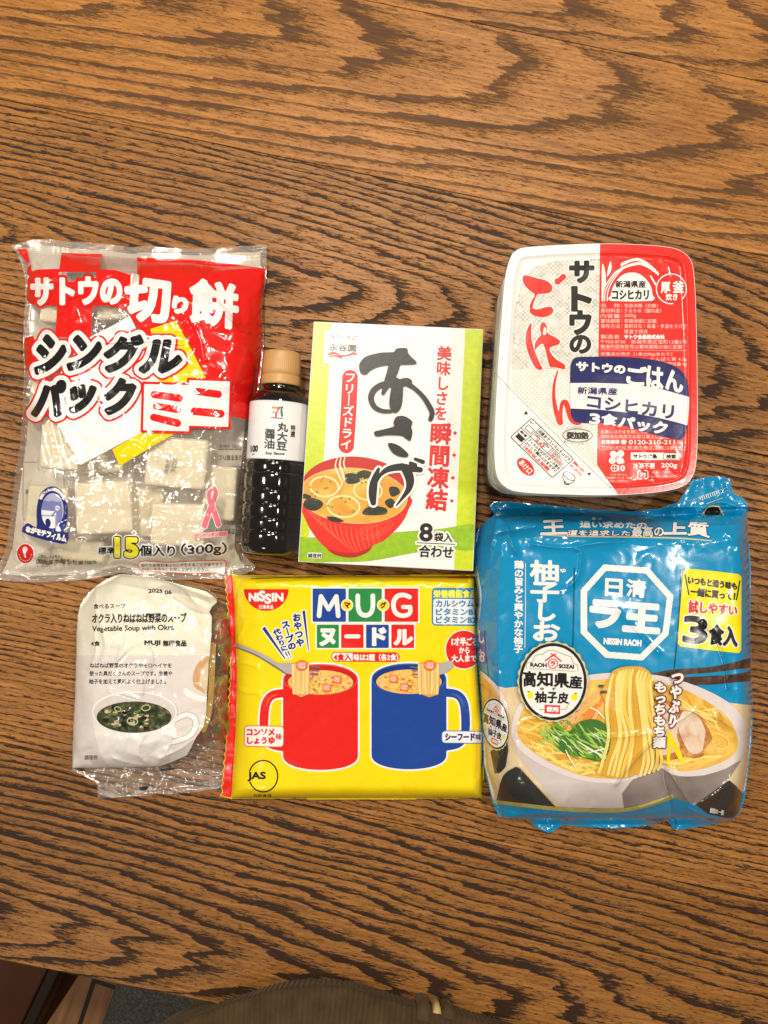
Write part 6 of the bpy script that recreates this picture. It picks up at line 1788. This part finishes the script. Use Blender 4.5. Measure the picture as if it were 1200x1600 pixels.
    inn = ell(82, 798, 17.5, 27.5, 2)
    P('mark_print', print_mat('bag_lilac', (0.42, 0.42, 0.62), **K), inn, 3, 0.6)
    P('mark_print', print_mat('bag_periwinkle', (0.20, 0.21, 0.48), **K), poly([(65, 784), (70, 782), (76, 784), (82, 782), (88, 784), (95, 783), (97, 800), (96, 820), (88, 826), (88, 800), (65, 796)]) & inn, 4, 0.5)
    P('mark_print', white, [poly([(65, 797), (87, 799), (88, 805), (65, 804)]) & inn, poly([(66, 807), (86, 807), (86, 826), (66, 824)]) & inn, ell(90, 794, 3.6, 4)], 5, 0.5)
    P('mark_print', navy, [ell(75, 817, 4.2, 7, -8), stroke([(81, 806, .7), (86, 800, .9)]), text('O₂', (88, 792, 92.5, 796.5), 0.1)], 6, 0.42)
    def onarc(x, y):   # straight text bent round the arch
        t = (x - 0.5) * 2.0
        a = -math.pi / 2 + t * 1.02
        return 82 + (22.3 + (0.5 - y) * 5) * np.cos(a), 797 + (32.5 + (0.5 - y) * 5) * np.sin(a)
    P('mark_lettering', white, [text('特殊フィルムが酸素を吸収！', (0.0, 0.0, 1.0, 1.0), 0.35, warp=onarc)], 7, 0.42)
    P('mark_lettering', white, [text('ながモチフィルム', [(42, 822), (104, 836), (103, 847.5), (40, 830.5)], 0.7)], 7, 0.42)
    # red emblem and the origin line
    P('emblem_print', white, poly([(39.5 + 14 * math.cos(k * math.pi / 4 + .3), 865 + 15.5 * math.sin(k * math.pi / 4 + .3)) for k in range(8)], 3).grow(1), 2, 0.5)
    P('emblem_print', red, poly([(39.5 + 13 * math.cos(k * math.pi / 4 + .3), 865 + 15 * math.sin(k * math.pi / 4 + .3)) for k in range(8)], 3), 3, 0.5)
    P('emblem_print', white, [ell(39, 858.5, 4.0, 4.4), stroke([(38, 862, 2.2), (39.5, 870, 1.4)])] + [ell(39.5 + 9.5 * math.cos(a), 866 + 10.5 * math.sin(a), .8, .8) for a in np.linspace(0.1, math.pi - .1, 9)], 4, 0.42)
    w1 = lambda x, y: (x, y + 1.2 * np.sin(x / 9.0) + .6 * np.sin(x / 3.7))
    P('origin_lettering', ink, [text('このマークの商品は', [(60, 865), (98, 869), (98, 874.5), (60, 870.5)], 0.05, warp=w1), text('国内産水稲もち米100%', [(57, 873.5), (151, 875), (151, 882), (57, 881)], 0.1, warp=w1), text('を使用しています。', [(56, 883), (112, 880), (112, 885), (56, 886)], 0.0, warp=w1)], 2, 0.42)
    # count
    wv = lambda x, y: (x, y + 1.3 * np.sin((x - 282) / 11.0) * (x > 300))
    ct = [text('標準', [(153.5, 855), (179, 855), (179, 866.5), (153.5, 866)], 0.3), text('個入り', [(218.5, 852), (273, 852.5), (273, 869.5), (218.5, 869)], 0.6), text('（300g）', [(283, 849.5), (354, 848), (354, 868), (283, 870)], 0.6, warp=wv)]
    fif = text('15', [(181, 841.5), (214, 842), (214, 870), (181, 869.5)], 2.4)
    P('count_glow_print', white, [c.grow(2.0) for c in ct] + [fif.grow(3.6)], 2, 0.6)
    P('count_lettering', ink, ct + [fif.grow(1.9)], 3, 0.5)
    P('count_lettering', print_mat('bag_lemon', (0.88, 0.80, 0.03), **K), fif, 4, 0.5)
    note = poly([(218, 878.5), (228, 877), (260, 879), (300, 877), (340, 875.5), (351, 876), (353, 882), (351, 896), (345, 897.5), (335, 895), (300, 896.5), (260, 894), (228, 891.5), (219, 890), (215.5, 884)], 3)
    P('note_print', white, note, 2, 0.7, True); P('note_print', red, note.ring(1.2), 3, 0.5, True)
    P('note_lettering', ink, [text('個別包装開封後はカビが生えることがあります', [(220, 881), (348, 879), (348, 885.5), (220, 886)], 0.05), text('ので、お早めにお召し上がりください。', [(222, 887), (328, 888), (328, 893.5), (222, 891.5)], 0.05)], 4, 0.42)
    # pink ribbon
    pink = print_mat('bag_pink', (0.76, 0.17, 0.22), **K)
    rb = [stroke([(334, 762, 2.4), (337.5, 770, 3.2), (332, 786, 3.6), (325, 804, 4.2), (319.5, 822, 4.4)]), stroke([(334, 763, 2), (326.5, 770, 3.0), (328, 784, 3.4), (335, 800, 4.0), (341, 819, 4.4)])]
    P('ribbon_glow_print', white, [r.grow(1.1) for r in rb], 2, 0.5); P('ribbon_print', pink, rb, 3, 0.5)
    P('ribbon_note_print', print_mat('bag_palepink', (0.76, 0.50, 0.48), **K), rrect(303, 831.5, 356, 840, 0.5, -5), 2, 0.5)
    P('ribbon_note_lettering', pink, text('ピンクリボン運動', rq(329.5, 835.7, 49, 6, -5), 0.3), 3, 0.42)
    # date stamp and the mirrored small print on the far side of the bag
    P('date_lettering', print_mat('bag_grey', (0.22, 0.20, 0.18), **K), [text('賞味期限', rq(262, 725, 6, 30, 12), 0.1, vertical=True), text('2026.', rq(272, 728, 24, 7, 102), 0.1)], 1, 0.42)
    gl = []
    rows = ['おいしい召し上がり方', 'そのまま焼いて', 'レンジで加熱', '電子レンジの場合', '水をくぐらせ', 'ラップをかけずに', '約五〇秒加熱', '保存方法', '直射日光をさけ']
    for k, s in enumerate(rows):
        y = 694 + k * 16.5
        x1 = 386 - (y - 680) * 0.045
        gl.append(text(s, [(x1 - 42, y), (x1, y), (x1 - .6, y + 9), (x1 - 42.6, y + 9)], 0.2, mirror=True))
    for k in range(6):
        gl.append(rrect(340 - k, 702 + k * 26, 382 - k, 703 + k * 26))
    gl.append(rrect(98, 415, 150, 433, 1).ring(0.8)); gl.append(text('名称包装餅原材料名', (100, 418, 148, 424), 0.2, mirror=True)); gl.append(text('水稲もち米国産', (104, 426, 146, 431), 0.2, mirror=True))
    gl.append(rrect(36, 722, 100, 812, 1).ring(0.7)); gl.append(rrect(40, 765, 60, 772))
    it.patch('back_lettering', print_mat('bag_backgrey', (0.12, 0.115, 0.11), **K), [g & o2 for g in gl], 3, 0.5, A=np.minimum(it.B + 0.0012, it.H - 0.001))
    it.patch('back_print', print_mat('bag_backwhite', (0.70, 0.63, 0.53), **K), [out.grow(-9)], 0, 2.0, A=np.minimum(it.B + 0.0012, it.H - 0.001))
    it.patch('back_print', print_mat('bag_backrose', (0.60, 0.40, 0.33), **K), [poly([(150, 398), (215, 404), (214, 500), (140, 530), (145, 470)]) & o2], 1, 1.0, A=np.minimum(it.B + 0.0012, it.H - 0.001))

    # the rice cakes, each in its own clear wrapper
    rice = speckle_mat('rice_cake', [(0.3, (0.86, 0.75, 0.52)), (0.7, (0.91, 0.82, 0.61))], 60, 0.5, 4, 0.4, 0.1)
    wrap = clear_film('cake_wrapper', 0.03, (1, 0.995, 0.98), 0.10, 0.15, 160, 0.4)
    names = ['rice cake behind the blue oval mark in the lower left of the bag', 'rice cake with a seamed wrapper above the pink ribbon', 'rice cake with a folded wrapper just above the yellow number', 'rice cake against the left edge under the white printed panel', 'rice cake showing through the clear gap left of the brush lettering',
             'rice cake at the left edge behind the black title', 'rice cake hidden behind the white printed panel', 'rice cake hidden behind the boxed red lettering', 'rice cake behind the red cross at the top left', 'rice cake behind the large white brush lettering', 'rice cake lying low in the bottom left corner of the bag', 'rice cake lying low beside the soy sauce bottle',
             'rice cake in the lower layer between the blue oval mark and the pink ribbon', 'rice cake in the lower layer under the tip of the white printed panel', 'rice cake in the lower layer above the red emblem']
    import bmesh
    for (cx, cy, w, h, rot, z0, th), lb in zip(CAKES, names):
        zm = z0 + th
        x, y = unproj(cx, cy, zm)
        k = S * (D - zm) / D
        o = empty('rice_cake', (x, y, z0), lb, 'rice cake', 'wrapped rice cakes in the clear bag')
        o.rotation_euler = (0, 0, -R(rot))
        W, Hh = w * k * 0.86, h * k * 0.86
        box_mesh('cake', (W, Hh, th - 0.0016), 0.0028, rice, o, (0, 0, th / 2), seg=4)
        # wrapper: loose film box with a fin
        bm = bmesh.new()
        nx, ny = 26, 24
        rows = []
        rg = random.Random(int(cx * 7 + cy))
        for j in range(ny + 1):
            row = []
            for i in range(nx + 1):
                u = i / nx * 2 - 1; v = j / ny * 2 - 1
                e = max(abs(u), abs(v))
                zz = th * (1 - max(0, (e - .86) / .14) ** 2 * 0.55) + rg.uniform(-.00003, .00003) + 0.0004 * math.sin(u * 9 + v * 4)
                row.append(bm.verts.new((u * W * .565, v * Hh * .565, zz)))
            rows.append(row)
        for j in range(ny):
            for i in range(nx):
                bm.faces.new((rows[j][i], rows[j][i + 1], rows[j + 1][i + 1], rows[j + 1][i]))
        me = bpy.data.meshes.new('wrapper'); bm.to_mesh(me); bm.free()
        for p in me.polygons: p.use_smooth = True
        wo = link('wrapper', me, wrap, o)
        # the welded fin with its ribs, folded flat on top
        bm = bmesh.new(); rows = []
        for j in range(9):
            row = []
            for i in range(15):
                u = i / 14 * 2 - 1; v = j / 8
                row.append(bm.verts.new((u * W * .56, Hh * (-.10 + .2 * v), th + 0.0007 + 0.00035 * math.sin(j * math.pi * .98) + 0.0003 * math.sin(u * 5))))
            rows.append(row)
        for j in range(8):
            for i in range(14):
                bm.faces.new((rows[j][i], rows[j][i + 1], rows[j + 1][i + 1], rows[j + 1][i]))
        me = bpy.data.meshes.new('fin'); bm.to_mesh(me); bm.free()
        fo = link('fin', me, wrap, wo)
    return it
build_mochi_bag()
# ================================================================== clear bag of freeze-dried okra soup
def build_soup_bag():
    it = Item('dried_soup_bag', (235, 1070), (100, 885, 375, 1260), 'clear plastic bag of dried okra soup with cream label and white cup picture', 'soup bag', 1.0)
    OUT = [(119, 985), (121, 960), (125, 944), (131, 934), (139, 925), (150, 915), (163, 906), (176, 900), (190, 896), (220, 899), (247, 903), (283, 912), (306, 916), (313, 915), (322, 920), (336, 928), (341, 938), (352, 942), (360, 950), (363.5, 968), (363.5, 990), (361, 1030), (358.5, 1073), (358, 1105), (357, 1135), (354, 1168), (350, 1200), (347, 1231), (330, 1234), (300, 1238), (250, 1241), (200, 1245), (154, 1247.5), (153, 1238), (152, 1226), (133, 1214), (113, 1203), (112, 1185), (114, 1130), (116.5, 1085), (118, 1030)]
    out = poly(OUT, maxd=140)
    X, Y = it.X, it.Y
    d = edge_distance(out, it)
    def sup(a, w, p=2.0):
        q = np.clip(a / w, 0, 1)
        return (1 - (1 - q) ** p) ** (1 / p)
    dt = np.clip(Y - np.interp(X, [119, 150, 190, 250, 340, 363], [960, 918, 898, 905, 936, 955]), 0, None)
    db = np.clip(1200 - Y, 0, None)
    dl = np.clip(X - np.interp(Y, [900, 985, 1200], [125, 119, 112]), 0, None); dr = np.clip(np.interp(Y, [930, 990, 1135, 1240], [352, 362, 356, 346]) - X, 0, None)
    zr = 0.005
    it.H[:] = zr + 0.024 * sup(dl, 60, 1.7) * sup(dr, 48, 1.8) * sup(dt, 70, 1.7) * sup(db, 55, 1.7)
    flap = Y > 1200
    f1 = blur(facets(it, 40, 41), 3); f2 = blur(facets(it, 18, 42), 1); f3 = blur(facets(it, 9, 43), 1)
    rightw = np.clip((X - 310) / 25, 0, 1); topw = np.clip(1 - dt / 60, 0, 1); botw = np.clip((Y - 1140) / 40, 0, 1)
    ww = np.clip(0.45 + rightw + topw + botw, 0, 1)
    it.H += (0.0028 * f1 * np.clip(d / 14, 0.1, 1) + 0.0030 * f2 * ww * np.clip(d / 8, 0.2, 1) + 0.0012 * f3 * ww)
    it.H += flap * (0.0010 * np.sin(X / 9 + Y / 14) + 0.00025 * np.sin((Y * .95 - X * .1) * 1.6))
    C = (([(150, 955), (160, 985), (165, 1012), (158, 1030)], 0.0020, 3), ([(195, 985), (190, 1010), (180, 1035)], 0.0018, 3), ([(185, 1030), (205, 1010), (230, 1008), (238, 1035), (226, 1060), (222, 1085)], 0.0017, 2.6), ([(170, 1080), (200, 1086), (216, 1092)], 0.0015, 3), ([(140, 1045), (150, 1020), (148, 990)], 0.0015, 3),
         ([(180, 912), (230, 922), (290, 930), (326, 942)], 0.0018, 4), ([(292, 925), (305, 940), (320, 948)], -0.0022, 4), ([(270, 935), (300, 955), (325, 960)], 0.0018, 4), ([(178, 1185), (200, 1192), (222, 1196)], 0.0022, 3), ([(215, 1180), (228, 1192), (235, 1200)], 0.0018, 3), ([(200, 1110), (190, 1125), (182, 1140)], 0.0012, 3), ([(225, 1150), (215, 1175), (228, 1190)], 0.0012, 4), ([(250, 1185), (290, 1165), (320, 1135)], 0.0020, 4),
         ([(330, 1130), (338, 1165), (345, 1200)], 0.0022, 3), ([(310, 1160), (330, 1190), (340, 1220)], 0.0018, 3), ([(335, 990), (345, 1020), (348, 1080)], 0.0014, 3))
    for pts, a, w in C:
        it.H += crease(it, pts, a, w)
    it.H = np.maximum(blur(it.H, 1), 0.002)
    # pushed down under the seal of the rice cake bag
    it.B = np.clip(zr * 0.7 * np.exp(-d / 18), 0.0004, None)
    it.B = np.minimum(it.B, it.H - 0.0008)
    film = clear_film('soup_film', 0.06, (1, 0.985, 0.96), 0.06, 0.45, 230, 1.2)
    it.shell('film', film, out, 1.0)
    K = dict(rough=0.17, bump=0.12, scale=240, coat=0.6)
    cream = print_mat('label_cream', (0.80, 0.77, 0.64), **K)
    greyw = print_mat('label_greywhite', (0.72, 0.66, 0.62), **K)
    ink = print_mat('label_ink', (0.020, 0.019, 0.018), **K)
    lab = poly([(119.5, 985), (122, 958), (125.5, 945), (131, 935), (139, 926), (150, 916), (163, 907), (176, 901), (190, 897), (220, 900), (247, 904), (283, 914), (308, 920), (322, 924), (338, 936), (339, 941), (331, 948), (327, 956), (331, 964), (330, 995), (327.5, 1025), (325, 1060), (323, 1088), (322.5, 1112), (318, 1135), (307, 1151), (300, 1165), (292, 1180), (270, 1190), (249, 1197), (200, 1199), (150, 1199.5), (113, 1200), (114.5, 1130), (117, 1085), (118.5, 1030)]) & out.grow(-0.6)
    def P(name, mat, sh, layer=1, res=0.6):
        return it.patch(name, mat, sh, layer, res, dz=0.00018)
    P('label', cream, lab, 1, 1.0)
    pic = lab & rrect(90, 1024, 380, 1220)
    P('picture_print', greyw, pic, 2, 1.0)
    P('title_lettering', ink, [text('食べるスープ', [(146, 943.5), (196, 942.5), (196, 950.5), (146, 951.5)], 0.12), text('オクラ入りねばねば野菜のスープ', [(144, 959), (291, 957.5), (291, 972.5), (143.5, 973.5)], 0.40), text('Vegetable Soup with Okra', [(144, 978), (271.5, 976), (271.5, 986.5), (143.5, 989)], 0.2), text('4食', (142, 1001.5, 156, 1009.5), 0.15),
        text('MUJI', (226, 1001, 250, 1009.3), 0.55), text('無印良品', (254.5, 1000.5, 291, 1009.8), 0.35)], 3, 0.42)
    P('date_lettering', ink, text('2025.06', [(232, 920), (268, 922), (268, 928), (232, 926)], 0.25, warp=lambda x, y: (x, y + 1.0 * np.sin(x / 5))), 3, 0.42)
    P('copy_lettering', ink, [text('ねばねば野菜のオクラやモロヘイヤを', (140.5, 1036, 268, 1043.5), 0.16), text('使った具だくさんのスープです。生姜や', (139.5, 1048.5, 269, 1056), 0.16), text('柚子を加えて風味よく仕上げました。', (139, 1061, 259.5, 1068.8), 0.16), text('調理例', (132, 1180, 152, 1187.5), 0.05)], 3, 0.42)
    # printed cup of soup
    cup = speckle_mat('cup_white', [(0.3, (0.76, 0.71, 0.68)), (0.7, (0.80, 0.76, 0.73))], 18, 0.18, 2, 0.3, 0.1)
    rim = print_mat('cup_rim', (0.85, 0.82, 0.80), **K); inner = print_mat('cup_inner', (0.66, 0.60, 0.57), **K)
    handle = stroke([(274, 1124, 3.4), (290, 1117, 3.8), (303, 1121, 4.0), (306, 1133, 4.0), (299, 1147, 3.8), (286, 1155, 3.6), (268, 1160, 3.4)])
    P('cup_handle_print', print_mat('cup_handle_shade', (0.48, 0.43, 0.41), **K), handle.grow(1.2) & lab, 3, 0.6)
    P('cup_handle_print', rim, handle & lab, 4, 0.6)
    P('cup_print', cup, poly([(144, 1113), (146, 1135), (150, 1155), (156, 1175), (164, 1190), (172, 1197), (245, 1195), (256, 1185), (266, 1165), (272, 1145), (276, 1118), (276, 1110)]) & lab, 5, 0.8)
    P('cup_rim_print', rim, ell(210, 1112.5, 66.5, 33), 6, 0.7)
    P('cup_inner_print', inner, ell(210, 1113, 64, 30.8), 7, 0.7)
    se = ell(209.5, 1120.5, 58.5, 24.5)
    broth = speckle_mat('okra_broth', [(0.3, (0.012, 0.020, 0.008)), (0.5, (0.045, 0.055, 0.025)), (0.7, (0.14, 0.13, 0.06)), (0.85, (0.30, 0.28, 0.14))], 190, 0.18, 5, 1.2, 0.08)
    P('soup_print', broth, se, 8, 0.6)
    rng = random.Random(77)
    for mm, cnt_, sz in ((print_mat('okra_green', (0.13, 0.20, 0.035), **K), 14, 4.2), (print_mat('chunk_beige', (0.56, 0.43, 0.30), **K), 10, 4.6), (print_mat('chunk_pink', (0.60, 0.44, 0.36), **K), 8, 5.0), (print_mat('leaf_black', (0.012, 0.016, 0.008), **K), 14, 5.2)):
        sh = []
        for _ in range(cnt_):
            a = rng.uniform(0, 2 * math.pi); q = math.sqrt(rng.uniform(0, .8)); x = 209.5 + q * 54 * math.cos(a); y = 1120.5 + q * 21 * math.sin(a)
            k = rng.randint(5, 7); r0 = sz * rng.uniform(.6, 1.2)
            sh.append(poly([(x + r0 * rng.uniform(.7, 1.3) * math.cos(2 * math.pi * i / k), y + .62 * r0 * rng.uniform(.7, 1.3) * math.sin(2 * math.pi * i / k)) for i in range(k)], 2) & se)
        P('topping_print', mm, sh, 9, 0.5)
    P('topping_print', print_mat('okra_pale', (0.50, 0.52, 0.28), **K), [ell(207, 1127, 8, 5.5, 10).ring(1.6), ell(228, 1106, 6.5, 4.4, -10).ring(1.5), ell(184, 1108, 5, 3.4, 20).ring(1.3)] + [ell(207 + 3 * math.cos(a), 1127 + 2 * math.sin(a), 1, .8) for a in np.linspace(0, 5.2, 5)], 10, 0.45)
    # printed bread in the corner
    P('bread_print', speckle_mat('bread_crust', [(0.3, (0.56, 0.31, 0.13)), (0.6, (0.68, 0.44, 0.22)), (0.8, (0.74, 0.54, 0.32))], 60, 0.18, 4, 0.5, 0.08), poly([(327, 1026), (315, 1030), (306, 1042), (301, 1058), (303, 1072), (312, 1079), (323, 1082), (326, 1050)], 4) & lab, 3, 0.7)
    P('bread_print', print_mat('bread_pale', (0.74, 0.57, 0.38), **K), poly([(325, 1036), (318, 1042), (313, 1056), (312, 1070), (320, 1078), (324, 1078)], 4) & lab, 4, 0.7)
    P('plate_print', rim, poly([(290, 1075), (305, 1084), (324, 1090), (323, 1097), (300, 1092), (286, 1082)], 4) & lab, 3, 0.7)
    # dark slivers of print along the near weld
    P('weld_print', ink, [rrect(120, 1201, 131, 1204.5, .5, 8), rrect(217, 1229, 231, 1235, .5, -5), rrect(250, 1200, 272, 1204, .5, -6)], 2, 0.5)
    # the printed packets inside, seen at the right where the film is clear
    foil = speckle_mat('packet_foil', [(0.34, (0.03, 0.022, 0.014)), (0.42, (0.30, 0.022, 0.012)), (0.49, (0.22, 0.02, 0.012)), (0.52, (0.16, 0.15, 0.02)), (0.60, (0.24, 0.20, 0.03)), (0.68, (0.10, 0.05, 0.025)), (0.8, (0.42, 0.34, 0.28))], 40, 0.15, 3, 1.6, 0.4)
    names = ['glossy red and green soup packet at the top right inside the clear bag', 'glossy red and green soup packet at the lower right inside the clear bag', 'soup packet with a gold striped edge behind the cream label', 'soup packet behind the printed cup of the label']
    for (x0, y0, x1, y1, z0, rot), lb in zip(((318, 958, 360, 1052, 0.004, 3), (312, 1060, 356, 1162, 0.004, -4), (200, 960, 330, 1060, 0.005, 0), (160, 1075, 316, 1165, 0.005, 2)), names):
        cx, cy = (x0 + x1) / 2, (y0 + y1) / 2; th = 0.012
        zc = z0 + th
        x, y = unproj(cx, cy, zc); k = S * (D - zc) / D
        o = empty('soup_packet', (x, y, z0), lb, 'soup packet', 'soup packets in the clear bag')
        o.rotation_euler = (0, 0, -R(rot))
        import bmesh
        bm = bmesh.new(); nx, ny = 24, 36; W, Hh = (x1 - x0) * k, (y1 - y0) * k
        top = []; bot = []
        for j in range(ny + 1):
            r1 = []; r2 = []
            for i in range(nx + 1):
                u = i / nx * 2 - 1; v = j / ny * 2 - 1
                p = (1 - abs(u) ** 3) * (1 - abs(v) ** 3)
                n_ = float(vnoise(np.array(u * 5 + cx), np.array(v * 7 + cy), 4)) * 0.002 * p ** .5
                r1.append(bm.verts.new((u * W / 2, v * Hh / 2, 0.004 + (th - 0.004) * p + n_)))
                r2.append(bm.verts.new((u * W / 2, v * Hh / 2, 0.0038 - 0.0036 * p)))
            top.append(r1); bot.append(r2)
        for j in range(ny):
            for i in range(nx):
                bm.faces.new((top[j][i], top[j][i + 1], top[j + 1][i + 1], top[j + 1][i])); bm.faces.new((bot[j][i], bot[j + 1][i], bot[j + 1][i + 1], bot[j][i + 1]))
        me = bpy.data.meshes.new('soup_packet'); bm.to_mesh(me); bm.free()
        for p in me.polygons: p.use_smooth = True
        link('packet', me, foil, o)
    # gold edge of a packet pressed against the film
    gs = print_mat('packet_gold', (0.50, 0.26, 0.020), **K); gs2 = print_mat('packet_straw', (0.62, 0.46, 0.12), **K)
    A = it.H - 0.0012
    it.patch('gold_edge_print', gs, [stroke([(333, 1008), (331.5, 1040), (330, 1080), (326, 1115), (318, 1140)], 9)], 0, 0.6, A=A)
    it.patch('gold_edge_print', gs2, [stroke([(329.5 + k * 2.4, 1010), (328.5 + k * 2.2, 1045), (326.5 + k * 2, 1085), (323 + k * 1.8, 1115), (316 + k * 1.6, 1138)], 0.8) for k in range(4)], 1, 0.5, A=A)
    return it
build_soup_bag()
for o in list(bpy.data.objects):
    if o.type == 'MESH' and not o.data.materials:
        print('no material', o.name)
